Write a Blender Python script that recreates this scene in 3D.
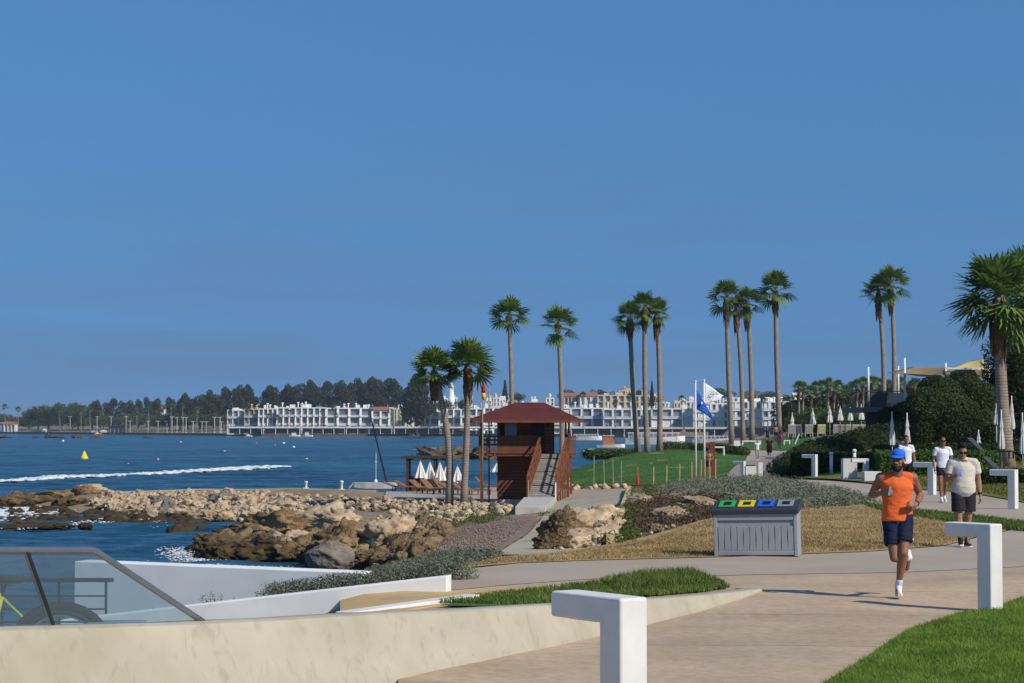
import bpy, bmesh, math, random
import numpy as np
from mathutils import Vector, Matrix, noise
for o in list(bpy.data.objects): bpy.data.objects.remove(o)
SC = bpy.context.scene; COL = SC.collection
rnd = random.Random(7); R = math.radians; PI = math.pi
# ---------------------------------------------------------------- camera, sky, sun, exposure
F = 2000.0; HOR = 427.5; CH = 2.0
cam = bpy.data.cameras.new('camera'); co = bpy.data.objects.new('camera', cam); COL.objects.link(co)
cam.sensor_width = 36; cam.lens = 36*F/1024; cam.clip_start = .5; cam.clip_end = 30000
PITCH = math.atan((HOR-341.5)/F)
co.location = (0, 0, CH); co.rotation_euler = (PI/2+PITCH, 0, 0)
cam.dof.use_dof = True; cam.dof.focus_distance = 26; cam.dof.aperture_fstop = 13
SC.camera = co
SUN_EL = R(38); SUN_AZ = math.atan2(.775, -.63)      # clockwise from +Y
S = Vector((math.sin(SUN_AZ)*math.cos(SUN_EL), math.cos(SUN_AZ)*math.cos(SUN_EL), math.sin(SUN_EL)))
wd = bpy.data.worlds.new('World'); SC.world = wd; wd.use_nodes = True
nt = wd.node_tree; nt.nodes.clear()
sky = nt.nodes.new('ShaderNodeTexSky'); sky.sky_type = 'NISHITA'; sky.sun_disc = False
sky.sun_elevation = SUN_EL; sky.sun_rotation = SUN_AZ; sky.altitude = 0
sky.air_density = 1.0; sky.dust_density = 0.0; sky.ozone_density = 3.0
# thin streaky cloud veil low in the sky
tc = nt.nodes.new('ShaderNodeTexCoord'); mp = nt.nodes.new('ShaderNodeMapping'); mp.inputs['Scale'].default_value = (3.5, 3.5, 45)
nz = nt.nodes.new('ShaderNodeTexNoise'); nz.inputs['Scale'].default_value = 1.6; nz.inputs['Detail'].default_value = 3
rp = nt.nodes.new('ShaderNodeMapRange'); rp.inputs['From Min'].default_value = .2; rp.inputs['From Max'].default_value = .7; rp.inputs['To Min'].default_value = .05
sp = nt.nodes.new('ShaderNodeSeparateXYZ'); hz = nt.nodes.new('ShaderNodeMapRange')
hz.inputs['From Min'].default_value = .17; hz.inputs['From Max'].default_value = .0
mu = nt.nodes.new('ShaderNodeMath'); mu.operation = 'MULTIPLY'
mu2 = nt.nodes.new('ShaderNodeMath'); mu2.operation = 'MULTIPLY'; mu2.inputs[1].default_value = .72
tint = nt.nodes.new('ShaderNodeMix'); tint.data_type = 'RGBA'; tint.blend_type = 'MULTIPLY'; tint.inputs[0].default_value = 1
tint.inputs[7].default_value = (.84, 1.38, 1.60, 1)
mx = nt.nodes.new('ShaderNodeMix'); mx.data_type = 'RGBA'; mx.inputs[7].default_value = (1.42, 2.15, 3.5, 1)
bg = nt.nodes.new('ShaderNodeBackground'); bg.inputs['Strength'].default_value = .1
wo = nt.nodes.new('ShaderNodeOutputWorld'); L = nt.links.new
L(tc.outputs['Generated'], mp.inputs[0]); L(mp.outputs[0], nz.inputs['Vector']); L(nz.outputs['Fac'], rp.inputs[0])
vm = nt.nodes.new('ShaderNodeVectorMath'); vm.operation = 'MULTIPLY_ADD'; vm.inputs[1].default_value = (1, 1, .5); vm.inputs[2].default_value = (0, 0, .34)
L(tc.outputs['Generated'], vm.inputs[0]); L(vm.outputs[0], sky.inputs[0])
L(tc.outputs['Generated'], sp.inputs[0]); L(sp.outputs[2], hz.inputs[0]); L(rp.outputs[0], mu.inputs[0]); L(hz.outputs[0], mu.inputs[1])
L(mu.outputs[0], mu2.inputs[0]); L(mu2.outputs[0], mx.inputs[0]); L(sky.outputs[0], tint.inputs[6]); L(tint.outputs[2], mx.inputs[6])
L(mx.outputs[2], bg.inputs['Color']); L(bg.outputs[0], wo.inputs[0])
sl = bpy.data.lights.new('sun', 'SUN'); sl.energy = 5.0; sl.angle = R(.55); sl.color = (1, .90, .75)
so = bpy.data.objects.new('sun', sl); COL.objects.link(so); so.rotation_euler = (-S).to_track_quat('-Z', 'Y').to_euler()
so.location = S*300
vs = SC.view_settings; vs.view_transform = 'Standard'; vs.look = 'None'; vs.exposure = -.15; vs.gamma = 1; vs.use_curve_mapping = False
SC.cycles.max_bounces = 6; SC.cycles.transparent_max_bounces = 16; SC.cycles.volume_bounces = 0

# ---------------------------------------------------------------- helpers
def W(px, py, D):                     # where the ray through a picture point reaches depth D
    x = (px-512)/F; u = (341.5-py)/F
    y = math.cos(PITCH)-u*math.sin(PITCH); z = math.sin(PITCH)+u*math.cos(PITCH)
    return Vector((x/y*D, D, CH+z/y*D))
_cp = [(-300,8,0),(0,8,0),(512,8,0),(1300,8,0),(-300,15,-.3),(0,15,-.1),(100,17,-.2),(250,16,-.05),(512,15,0),(800,15,0),(1300,18,0),
(340,22,0),(250,20,-.3),(150,19,-.5),(0,20,-.6),(450,24,0),(450,28,0),(390,28,-.1),(320,28,-.5),(200,23.5,-.9),(250,30,-1.7),(100,30,-2.6),(-100,24,-1.5),(-300,30,-3.4),
(0,40,-3.5),(100,60,-3.6),(-300,70,-4),(600,20,0),(700,25,0),(600,30,0),(760,30,0),(900,30,0),(1050,30,0),(1300,30,0),(700,40,0),(850,42,0),(1000,45,0),(1300,45,.1),
(900,55,0),(1024,60,.1),(1300,60,.3),(800,62,0),(900,75,.1),(660,60,-.05),(620,50,-.1),(720,75,0),(650,80,-.5),(700,90,-.4),(800,85,-.15),(760,98,-.5),
(500,33,-.07),(530,40,-.25),(540,62,-.62),(590,80,-.95),(590,100,-1.15),(535,85,-1.35),(530,92,-1.55),(530,105,-1.6),(580,45,-.35),(610,60,-.5),
(470,60,-.8),(420,45,-.75),(440,80,-1.45),(480,90,-1.55),(330,40,-1.3),(380,36,-.6),(450,35,-.2),(350,55,-2.1),(300,50,-2.8),(250,60,-3.0),(330,70,-1.7),(400,75,-1.35),(250,75,-2.2),(200,78,-2.9),
(100,75,-3.5),(0,75,-3.5),(-60,112,-2.7),(0,112,-2.35),(50,115,-2.1),(100,118,-1.8),(200,118,-1.65),(300,118,-1.6),(400,112,-1.65),(100,100,-2.55),(200,98,-2.3),(300,92,-1.9),(400,90,-1.55),(0,97,-3.2),(-250,112,-4),
(0,130,-3.6),(100,135,-3.6),(200,132,-3.2),(300,136,-3.0),(400,130,-2.15),(450,115,-1.75),(450,150,-2.6),(520,130,-1.95),(520,160,-2.6),(450,185,-4),(300,180,-4),
(600,110,-1.1),(640,160,-.1),(650,175,0),(700,122,-1.1),(700,170,-.1),(740,110,-.75),(757,155,-.67),(779,187,-.2),(580,155,-1.3),(570,200,-2.9),(620,230,-2.9),(700,250,-1.2),(750,215,.4),(700,210,.1),(650,210,-1.2),
(600,260,-4),(700,330,-3),(800,230,.9),(850,150,1.7),(810,150,.7),(790,100,-.1),(830,112,1.1),(880,110,1.8),(880,140,2.3),(900,92,.6),(960,80,.3),(1024,85,.5),(1024,110,1.8),(1300,110,2.5),
(900,200,3),(1024,200,3.5),(1300,200,4),(800,330,2),(1000,330,5),(600,430,-5),(300,400,-6),(0,400,-6),(-300,400,-6),(-300,200,-5),(800,480,1),(1100,480,7)]
_A = np.array([((p-512)/600., math.log(d), z) for p, d, z in _cp]); _n = len(_A)
def _phi(r2): return np.where(r2 > 0, r2*np.log(r2+1e-12), 0)
_d2 = ((_A[:, None, :2]-_A[None, :, :2])**2).sum(-1)
_K = np.zeros((_n+3, _n+3)); _K[:_n, :_n] = _phi(_d2)+np.eye(_n)*.002; _K[:_n, _n] = 1; _K[:_n, _n+1:] = _A[:, :2]; _K[_n:, :_n] = _K[:_n, _n:].T
_w = np.linalg.solve(_K, np.r_[_A[:, 2], 0, 0, 0])
def HT(X, Y):
    X = np.asarray(X, float); Y = np.maximum(np.asarray(Y, float), 5)
    u = np.clip(X/Y*F/600., -1.6, 1.6); v = np.log(Y); sh = u.shape; u = u.ravel(); v = v.ravel(); out = np.empty(len(u))
    for i in range(0, len(u), 20000):
        a = u[i:i+20000]; b = v[i:i+20000]
        d2 = (a[:, None]-_A[None, :, 0])**2+(b[:, None]-_A[None, :, 1])**2
        out[i:i+20000] = _phi(d2)@_w[:_n]+_w[_n]+_w[_n+1]*a+_w[_n+2]*b
    z = out.reshape(sh)
    # the paved promenade is level
    return z
def H(x, y): return float(HT(np.array([x]), np.array([y]))[0])
def GD(px, D, dz=0):
    X = (px-512)/F*D; return Vector((X, D, H(X, D)+dz))
_Ds = np.exp(np.linspace(math.log(8), math.log(420), 500))
def G(px, py):                        # picture point -> ground
    x = (px-512)/F; zr = CH-(py-HOR)/F*_Ds; hs = HT(x*_Ds, _Ds)
    k = np.argmax(zr <= hs) if (zr <= hs).any() else len(_Ds)-1
    D = _Ds[k]
    if k > 0:
        a = zr[k-1]-hs[k-1]; b = hs[k]-zr[k]; D = _Ds[k-1]+(_Ds[k]-_Ds[k-1])*a/(a+b+1e-9)
    return GD(px, D)

MATS = {}
def mat(name, col, rough=.8, var=.18, scale=4., bump=0., bscale=None, col2=None, metal=0, spec=.18, detail=5, coord='Object', trans=0, dist=.02):
    if name in MATS: return MATS[name]
    m = bpy.data.materials.new(name); m.use_nodes = True; n = m.node_tree; p = n.nodes['Principled BSDF']
    p.inputs['Roughness'].default_value = rough; p.inputs['Metallic'].default_value = metal; p.inputs['Specular IOR Level'].default_value = spec
    t = n.nodes.new('ShaderNodeTexCoord'); z = n.nodes.new('ShaderNodeTexNoise'); z.inputs['Scale'].default_value = scale; z.inputs['Detail'].default_value = detail
    z.inputs['Roughness'].default_value = .62
    if coord == 'World':
        g = n.nodes.new('ShaderNodeNewGeometry'); src = g.outputs['Position']
    else: src = t.outputs['Object']
    n.links.new(src, z.inputs['Vector'])
    r = n.nodes.new('ShaderNodeValToRGB'); r.color_ramp.elements[0].position = .3; r.color_ramp.elements[1].position = .7
    c = Vector(col); c2 = Vector(col2) if col2 else c*(1+var)
    r.color_ramp.elements[0].color = (*(c if col2 else c*(1-var)), 1); r.color_ramp.elements[1].color = (*c2, 1)
    n.links.new(z.outputs['Fac'], r.inputs[0]); n.links.new(r.outputs[0], p.inputs['Base Color'])
    if bump:
        z2 = n.nodes.new('ShaderNodeTexNoise'); z2.inputs['Scale'].default_value = bscale or scale*4; z2.inputs['Detail'].default_value = 6
        n.links.new(src, z2.inputs['Vector']); b = n.nodes.new('ShaderNodeBump'); b.inputs['Strength'].default_value = bump; b.inputs['Distance'].default_value = dist
        n.links.new(z2.outputs['Fac'], b.inputs['Height']); n.links.new(b.outputs[0], p.inputs['Normal'])
    m['ramp'] = r.name
    MATS[name] = m; return m
def leafmat(name, a, b, scale=1.2):
    m = mat(name, a, .65, col2=b, scale=scale, spec=.14)
    n = m.node_tree
    if 'tl' not in n.nodes:
        p = n.nodes['Principled BSDF']; tr = n.nodes.new('ShaderNodeBsdfTranslucent'); tr.name = 'tl'; mxs = n.nodes.new('ShaderNodeMixShader'); mxs.inputs[0].default_value = .22
        n.links.new(n.nodes[m['ramp']].outputs[0], tr.inputs['Color']); n.links.new(p.outputs[0], mxs.inputs[1]); n.links.new(tr.outputs[0], mxs.inputs[2])
        n.links.new(mxs.outputs[0], n.nodes['Material Output'].inputs['Surface'])
    return m
def glass_mat(name, tint=(.75, .88, .9), refl=.12):
    m = bpy.data.materials.new(name); m.use_nodes = True; n = m.node_tree; n.nodes.clear()
    t = n.nodes.new('ShaderNodeBsdfTransparent'); t.inputs[0].default_value = (*tint, 1)
    g = n.nodes.new('ShaderNodeBsdfGlossy'); g.inputs['Roughness'].default_value = .03; g.inputs['Color'].default_value = (.9, .95, 1, 1)
    d = n.nodes.new('ShaderNodeBsdfDiffuse'); d.inputs[0].default_value = (.5, .62, .68, 1)
    lw = n.nodes.new('ShaderNodeLayerWeight'); pw = n.nodes.new('ShaderNodeMath'); pw.operation = 'POWER'; pw.inputs[1].default_value = 5; f = n.nodes.new('ShaderNodeMath'); f.operation = 'MULTIPLY_ADD'; f.inputs[1].default_value = .9; f.inputs[2].default_value = .03
    n.links.new(lw.outputs['Facing'], pw.inputs[0]); n.links.new(pw.outputs[0], f.inputs[0])
    x = n.nodes.new('ShaderNodeMixShader'); x2 = n.nodes.new('ShaderNodeMixShader'); x2.inputs[0].default_value = refl; o = n.nodes.new('ShaderNodeOutputMaterial')
    n.links.new(f.outputs[0], x.inputs[0]); n.links.new(x2.outputs[0], x.inputs[1]); n.links.new(g.outputs[0], x.inputs[2])
    n.links.new(t.outputs[0], x2.inputs[1]); n.links.new(d.outputs[0], x2.inputs[2]); n.links.new(x.outputs[0], o.inputs[0])
    return m

class MB:
    def __init__(s): s.v = []; s.f = []
    def add(s, vs, fs):
        b = len(s.v); s.v += [tuple(v) for v in vs]; s.f += [tuple(i+b for i in f) for f in fs]; return s
    def box(s, c, size, rz=0, rx=0, ry=0):
        m = Matrix.Translation(c) @ Matrix.Rotation(rz, 4, 'Z') @ Matrix.Rotation(ry, 4, 'Y') @ Matrix.Rotation(rx, 4, 'X')
        a, b, c2 = [q/2 for q in size]
        vs = [m @ Vector((x*a, y*b, z*c2)) for x in (-1, 1) for y in (-1, 1) for z in (-1, 1)]
        return s.add(vs, [(0,1,3,2),(4,6,7,5),(0,4,5,1),(2,3,7,6),(0,2,6,4),(1,5,7,3)])
    def bb(s, x0, x1, y0, y1, z0, z1): return s.box(((x0+x1)/2, (y0+y1)/2, (z0+z1)/2), (x1-x0, y1-y0, z1-z0))
    def hexa(s, q):                   # q: 4 bottom then 4 top, same winding
        return s.add(q, [(3,2,1,0),(4,5,6,7),(0,1,5,4),(1,2,6,5),(2,3,7,6),(3,0,4,7)])
    def bar(s, p, q, w, h=None, up=(0,0,1)):
        p = Vector(p); q = Vector(q); h = h or w; d = (q-p).normalized(); u = Vector(up)
        if abs(d.dot(u)) > .95: u = Vector((0, 1, 0))
        a = d.cross(u).normalized()*w/2; b = a.cross(d).normalized()*h/2
        return s.hexa([p-a-b, p+a-b, p+a+b, p-a+b, q-a-b, q+a-b, q+a+b, q-a+b])
    def tube(s, pts, rs, n=8, cap=True, sx=1, sy=1):
        pts = [Vector(p) for p in pts]
        if not hasattr(rs, '__len__'): rs = [rs]*len(pts)
        b = len(s.v); k = len(pts); pa = None
        for i, p in enumerate(pts):
            d = (pts[min(i+1, k-1)]-pts[max(i-1, 0)]).normalized()
            if pa is None:
                u = Vector((0, 1, 0)) if abs(d.z) > .8 else Vector((0, 0, 1)); a = (u.cross(d)).normalized()
            else:
                a = pa-d*pa.dot(d); a.normalize()
            pa = a; c = d.cross(a)
            for j in range(n):
                t = 2*PI*j/n; s.v.append(tuple(p+a*math.cos(t)*rs[i]*sx+c*math.sin(t)*rs[i]*sy))
        for i in range(k-1):
            for j in range(n): s.f.append((b+i*n+j, b+i*n+(j+1) % n, b+(i+1)*n+(j+1) % n, b+(i+1)*n+j))
        if cap: s.f.append(tuple(b+j for j in range(n-1, -1, -1))); s.f.append(tuple(b+(k-1)*n+j for j in range(n)))
        return s
    def ell(s, c, r, n=12, m=8, rot=None):
        c = Vector(c); r = (r, r, r) if not hasattr(r, '__len__') else r; b = len(s.v); rot = rot or Matrix.Identity(3)
        s.v.append(tuple(c+rot @ Vector((0, 0, -r[2]))))
        for i in range(1, m):
            t = PI*i/m
            for j in range(n):
                a = 2*PI*j/n; s.v.append(tuple(c+rot @ Vector((math.sin(t)*math.cos(a)*r[0], math.sin(t)*math.sin(a)*r[1], -math.cos(t)*r[2]))))
        s.v.append(tuple(c+rot @ Vector((0, 0, r[2])))); e = len(s.v)-1
        for j in range(n): s.f.append((b, b+1+(j+1) % n, b+1+j)); s.f.append((e, b+1+(m-2)*n+j, b+1+(m-2)*n+(j+1) % n))
        for i in range(m-2):
            for j in range(n): s.f.append((b+1+i*n+j, b+1+i*n+(j+1) % n, b+1+(i+1)*n+(j+1) % n, b+1+(i+1)*n+j))
        return s
    def cap(s, p, r0, q, r1, n=12):
        p = Vector(p); q = Vector(q); d = (q-p).normalized(); pts = []; rs = []
        for t in (-90, -60, -30, 0): pts.append(p+d*r0*math.sin(R(t))); rs.append(max(r0*math.cos(R(t)), r0*.05))
        for t in (0, 30, 60, 90): pts.append(q+d*r1*math.sin(R(t))); rs.append(max(r1*math.cos(R(t)), r1*.05))
        return s.tube(pts, rs, n)
    def lathe(s, c, prof, n=16):
        c = Vector(c); return s.tube([c+Vector((0, 0, z)) for r, z in prof], [r for r, z in prof], n)
    def arr(s, v, f): return s.add(v.tolist(), f.tolist())
    def build(s, name, m, parent=None, smooth=False, bevel=0, loc=None, rz=0):
        me = bpy.data.meshes.new(name); me.from_pydata(s.v, [], s.f); me.validate()
        if m: me.materials.append(m)
        if smooth: me.polygons.foreach_set('use_smooth', [True]*len(me.polygons))
        o = bpy.data.objects.new(name, me); COL.objects.link(o)
        if parent: o.parent = parent
        if loc is not None: o.location = loc
        if rz: o.rotation_euler.z = rz
        if bevel:
            b = o.modifiers.new('bevel', 'BEVEL'); b.width = bevel; b.segments = 2; b.limit_method = 'ANGLE'
        return o
def tag(o, label, cat, group=None):
    o['label'] = label; o['category'] = cat
    if group: o['group'] = group
    return o
def struct(o, kind='structure'): o['kind'] = kind; return o
def thing(name, label, cat, loc=(0,0,0), rz=0, group=None):
    o = bpy.data.objects.new(name, None); COL.objects.link(o); o.location = loc; o.rotation_euler.z = rz; o.empty_display_size = .2
    return tag(o, label, cat, group)
def dup(root, loc, rz=0, label=None, group=None, scale=None):
    r = root.copy(); COL.objects.link(r); r.location = loc; r.rotation_euler.z = rz
    if label: r['label'] = label
    if group: r['group'] = group
    if scale: r.scale = scale if hasattr(scale, '__len__') else (scale,)*3
    for ch in list(root.children):
        c = ch.copy(); COL.objects.link(c); c.parent = r
        for g in ch.children:
            d = g.copy(); COL.objects.link(d); d.parent = c
    return r
def fuse(o, voxel, smooth=4):         # melt overlapping closed shapes into one continuous skin
    m = o.modifiers.new('r', 'REMESH'); m.mode = 'VOXEL'; m.voxel_size = voxel
    if smooth: s = o.modifiers.new('s', 'SMOOTH'); s.iterations = smooth; s.factor = .5
    dg = bpy.context.evaluated_depsgraph_get(); me = bpy.data.meshes.new_from_object(o.evaluated_get(dg))
    mt = o.data.materials[0] if o.data.materials else None
    o.modifiers.clear(); o.data = me; me.materials.clear()
    if mt: me.materials.append(mt)
    me.polygons.foreach_set('use_smooth', [True]*len(me.polygons)); return o
def mesh_np(name, v, f, m, smooth=False, parent=None):
    me = bpy.data.meshes.new(name); nv = len(v); k = f.shape[1]; nf = len(f)
    me.vertices.add(nv); me.vertices.foreach_set('co', v.astype(np.float32).ravel())
    me.loops.add(nf*k); me.loops.foreach_set('vertex_index', f.astype(np.int32).ravel())
    me.polygons.add(nf); me.polygons.foreach_set('loop_start', np.arange(0, nf*k, k, dtype=np.int32)); me.polygons.foreach_set('loop_total', np.full(nf, k, dtype=np.int32))
    me.update(calc_edges=True); me.materials.append(m)
    if smooth: me.polygons.foreach_set('use_smooth', [True]*nf)
    o = bpy.data.objects.new(name, me); COL.objects.link(o)
    if parent: o.parent = parent
    return o
ORD = ['first','second','third','fourth','fifth','sixth','seventh','eighth','ninth','tenth','eleventh','twelfth','thirteenth','fourteenth','fifteenth','sixteenth','seventeenth','eighteenth','nineteenth','twentieth']
NP = np.random.default_rng(5)
def leaves(C, s, nrm=None, asp=.6):   # little leaf quads at centres C
    n = len(C); a = NP.normal(size=(n, 3)); a /= np.linalg.norm(a, axis=1)[:, None]
    if nrm is not None: a = a*.7+nrm; a /= np.linalg.norm(a, axis=1)[:, None]
    b = np.cross(a, NP.normal(size=(n, 3))); b /= np.linalg.norm(b, axis=1)[:, None]; c = np.cross(a, b)
    sz = (s*(.6+.8*NP.random(n)))[:, None] if not hasattr(s, 'shape') else s[:, None]
    v = np.stack([C-b*sz, C+c*sz*asp, C+b*sz, C-c*sz*asp], 1).reshape(-1, 3)
    return v, np.arange(4*n).reshape(n, 4)
def sph(n):
    a = NP.normal(size=(n, 3)); return a/np.linalg.norm(a, axis=1)[:, None]
def cloud(c, r, n, inner=.55, flat=0):           # points in the outer shell of an ellipsoid
    d = sph(n); q = (inner+(1-inner)*NP.random(n)**.6)[:, None]
    p = np.array(c)+d*q*np.array(r); return p, d
def inpoly(X, Y, P):
    c = np.zeros(len(X), bool); n = len(P)
    for i in range(n):
        x0, y0 = P[i]; x1, y1 = P[(i+1) % n]
        k = ((y0 > Y) != (y1 > Y)) & (X < (x1-x0)*(Y-y0)/((y1-y0) or 1e-9)+x0); c ^= k
    return c
def scatter(P, n):
    P = [(p[0], p[1]) for p in P]; a = np.array(P); lo = a.min(0); hi = a.max(0); X = lo[0]+NP.random(n)*(hi[0]-lo[0]); Y = lo[1]+NP.random(n)*(hi[1]-lo[1])
    k = inpoly(X, Y, P); return X[k], Y[k]
def scatter_px(Ppx, n):               # more where it is near
    a = np.array(Ppx, float); lo = a.min(0); hi = a.max(0); x = lo[0]+NP.random(n)*(hi[0]-lo[0]); y = lo[1]+NP.random(n)*(hi[1]-lo[1])
    k = inpoly(x, y, Ppx); return x[k], y[k]
def blades(name, X, Y, h, w, m, lean=.35, z0=0, hv=.5):
    n = len(X); Z = HT(X, Y)+z0-.01; a = NP.random(n)*2*PI; hh = h*(1-hv/2+hv*NP.random(n)); ww = w*(.7+.6*NP.random(n))
    B = np.stack([X, Y, Z], 1); d = np.stack([np.cos(a), np.sin(a), 0*a], 1)*ww[:, None]/2
    ln = NP.normal(size=(n, 3))*lean*hh[:, None]; ln[:, 2] = 0
    up = np.stack([0*a, 0*a, hh], 1)
    m1 = B+up*.55+ln*.35; v = np.stack([B-d, B+d, m1+d*.8, m1-d*.8, B+up+ln], 1).reshape(-1, 3)
    i = np.arange(n)*5; f = np.concatenate([np.stack([i, i+1, i+2], 1), np.stack([i, i+2, i+3], 1), np.stack([i+3, i+2, i+4], 1)])
    return mesh_np(name, v, f, m)
def densify(P, step):
    out = []
    for i in range(len(P)):
        a = Vector(P[i][:2]); b = Vector(P[(i+1) % len(P)][:2]); k = max(1, int((b-a).length/step))
        for j in range(k): out.append(a.lerp(b, j/k))
    return out
def patch(name, P, m, dz, cells=60, thick=0, rough_edge=0, jit=0, cx=None):    # polygon draped on the ground
    P = [Vector(p[:2]) for p in P]; xs = [p.x for p in P]; ys = [p.y for p in P]
    if jit: P = [p+Vector((rnd.uniform(-1, 1), rnd.uniform(-1, 1)))*jit*(p.y/30) for p in densify(P, jit*4)]
    bm = bmesh.new(); vs = [bm.verts.new((p.x, p.y, 0)) for p in P]; f = bm.faces.new(vs)
    bmesh.ops.triangulate(bm, faces=[f])
    y = max(min(ys), 6); 
    def cut(c, nn): bmesh.ops.bisect_plane(bm, geom=bm.verts[:]+bm.edges[:]+bm.faces[:], plane_co=c, plane_no=nn)
    while y < max(ys): cut((0, y, 0), (0, 1, 0)); y *= 1+1.5/cells*1.6
    for u in np.linspace(-1.2, 1.2, cells): 
        cut((0, 0, 0), (1, -u*.6, 0))
    vv = np.array([v.co[:] for v in bm.verts]); z = HT(vv[:, 0], vv[:, 1])+dz
    for v, q in zip(bm.verts, z): v.co.z = q
    bmesh.ops.recalc_face_normals(bm, faces=bm.faces)
    if sum(f.normal.z for f in bm.faces) < 0: bmesh.ops.reverse_faces(bm, faces=bm.faces[:])
    if thick:
        be = [e for e in bm.edges if e.is_boundary]; r = bmesh.ops.extrude_edge_only(bm, edges=be)
        for v in r['geom']:
            if isinstance(v, bmesh.types.BMVert): v.co.z -= thick
    me = bpy.data.meshes.new(name); bm.to_mesh(me); bm.free(); me.materials.append(m)
    me.polygons.foreach_set('use_smooth', [True]*len(me.polygons))
    me.set_sharp_from_angle(angle=R(32))
    o = bpy.data.objects.new(name, me); COL.objects.link(o); return o
def PX(pts): return [G(*p) for p in pts]
# ---------------------------------------------------------------- the setting
SEA = -2.4
m_soil = mat('soil_rock', (.17, .12, .075), .95, col2=(.33, .25, .165), scale=.9, bump=.7, bscale=5, coord='World', dist=.08, detail=8)
m_conc = mat('path_concrete', (.42, .295, .19), .8, col2=(.56, .42, .29), scale=.5, bump=.15, bscale=40, coord='World', dist=.004, detail=9)
def joints(m, size, rot, w=.006):
    n = m.node_tree; r = n.nodes[m['ramp']]; p = n.nodes['Principled BSDF']
    g = n.nodes.new('ShaderNodeNewGeometry'); mp = n.nodes.new('ShaderNodeMapping'); mp.inputs['Rotation'].default_value = (0, 0, rot)
    b = n.nodes.new('ShaderNodeTexBrick'); b.offset = 0; b.inputs['Scale'].default_value = 1; b.inputs['Mortar Size'].default_value = w
    b.inputs['Brick Width'].default_value = size[0]; b.inputs['Row Height'].default_value = size[1]; b.inputs['Mortar Smooth'].default_value = .3
    b.inputs['Color1'].default_value = (1, 1, 1, 1); b.inputs['Color2'].default_value = (.90, .93, .96, 1); b.inputs['Mortar'].default_value = (.42, .38, .32, 1)
    n.links.new(g.outputs['Position'], mp.inputs[0]); n.links.new(mp.outputs[0], b.inputs['Vector'])
    x = n.nodes.new('ShaderNodeMix'); x.data_type = 'RGBA'; x.blend_type = 'MULTIPLY'; x.inputs[0].default_value = 1
    n.links.new(r.outputs[0], x.inputs[6]); n.links.new(b.outputs['Color'], x.inputs[7])
    z = n.nodes.new('ShaderNodeTexNoise'); z.inputs['Scale'].default_value = 9; z.inputs['Detail'].default_value = 8; n.links.new(g.outputs['Position'], z.inputs['Vector'])
    q = n.nodes.new('ShaderNodeMapRange'); q.inputs['From Min'].default_value = .3; q.inputs['From Max'].default_value = .7; q.inputs['To Min'].default_value = .84; q.inputs['To Max'].default_value = 1.1
    n.links.new(z.outputs['Fac'], q.inputs[0]); y = n.nodes.new('ShaderNodeMix'); y.data_type = 'RGBA'; y.blend_type = 'MULTIPLY'; y.inputs[0].default_value = 1
    n.links.new(x.outputs[2], y.inputs[6]); n.links.new(q.outputs[0], y.inputs[7]); w2 = n.nodes.new('ShaderNodeTexNoise'); w2.inputs['Scale'].default_value = .32; w2.inputs['Detail'].default_value = 7; w2.inputs['Distortion'].default_value = .6; n.links.new(g.outputs['Position'], w2.inputs['Vector'])
    q2 = n.nodes.new('ShaderNodeMapRange'); q2.inputs['From Min'].default_value = .42; q2.inputs['From Max'].default_value = .62; n.links.new(w2.outputs['Fac'], q2.inputs[0])
    y2 = n.nodes.new('ShaderNodeMix'); y2.data_type = 'RGBA'; y2.blend_type = 'MULTIPLY'; y2.inputs[7].default_value = (.87, .90, .93, 1); n.links.new(q2.outputs[0], y2.inputs[0]); n.links.new(y.outputs[2], y2.inputs[6]); n.links.new(y2.outputs[2], p.inputs['Base Color'])
joints(m_conc, (70, 3.1), R(3), .014)
m_cgrey = mat('path_grey', (.34, .27, .20), .85, col2=(.40, .34, .28), scale=.35, bump=.15, bscale=40, coord='World', dist=.004, detail=9)
m_ramp = mat('ramp_concrete', (.34, .29, .21), .85, col2=(.43, .37, .28), scale=.6, bump=.1, bscale=30, coord='World', dist=.004)
m_lawn = mat('lawn_green', (.05, .11, .018), .9, col2=(.12, .20, .04), scale=.8, bump=.6, bscale=25, coord='World', dist=.03, detail=8)
m_lawn2 = mat('lawn_far', (.03, .09, .012), .9, col2=(.065, .15, .028), scale=.25, bump=.6, bscale=6, coord='World', dist=.05, detail=8)
m_dry = mat('dry_turf', (.22, .15, .062), .95, col2=(.45, .32, .16), scale=.9, bump=.6, bscale=25, coord='World', dist=.03, detail=9)
m_sand = mat('beach_sand', (.30, .27, .23), .95, col2=(.4, .36, .31), scale=2, bump=.5, bscale=12, coord='World', dist=.04)
m_grav = mat('purple_gravel', (.17, .12, .09), .95, col2=(.33, .25, .20), scale=3.5, bump=.9, bscale=14, coord='World', dist=.08, detail=10)

# ground sheet
Dg = [6.0]
while Dg[-1] < 500: Dg.append(Dg[-1]*1.0105)
Dg = np.array(Dg); U = np.linspace(-.62, .62, 330); XX = U[None, :]*Dg[:, None]; YY = np.repeat(Dg[:, None], len(U), 1); ZZ = HT(XX, YY)
nz_ = np.array([noise.fractal((x*.55, y*.55, 0), 1, 2, 4) for x, y in zip(XX.ravel(), YY.ravel())]).reshape(XX.shape)
wild = np.clip((-.12-ZZ)/.5, 0, 1)
ZZ = ZZ+nz_*.14*wild-.07
a, b = ZZ.shape; idx = np.arange(a*b).reshape(a, b)
fq = np.stack([idx[:-1, :-1], idx[:-1, 1:], idx[1:, 1:], idx[1:, :-1]], -1).reshape(-1, 4)
struct(mesh_np('ground', np.stack([XX, YY, ZZ], -1).reshape(-1, 3), fq, m_soil, True))
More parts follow.
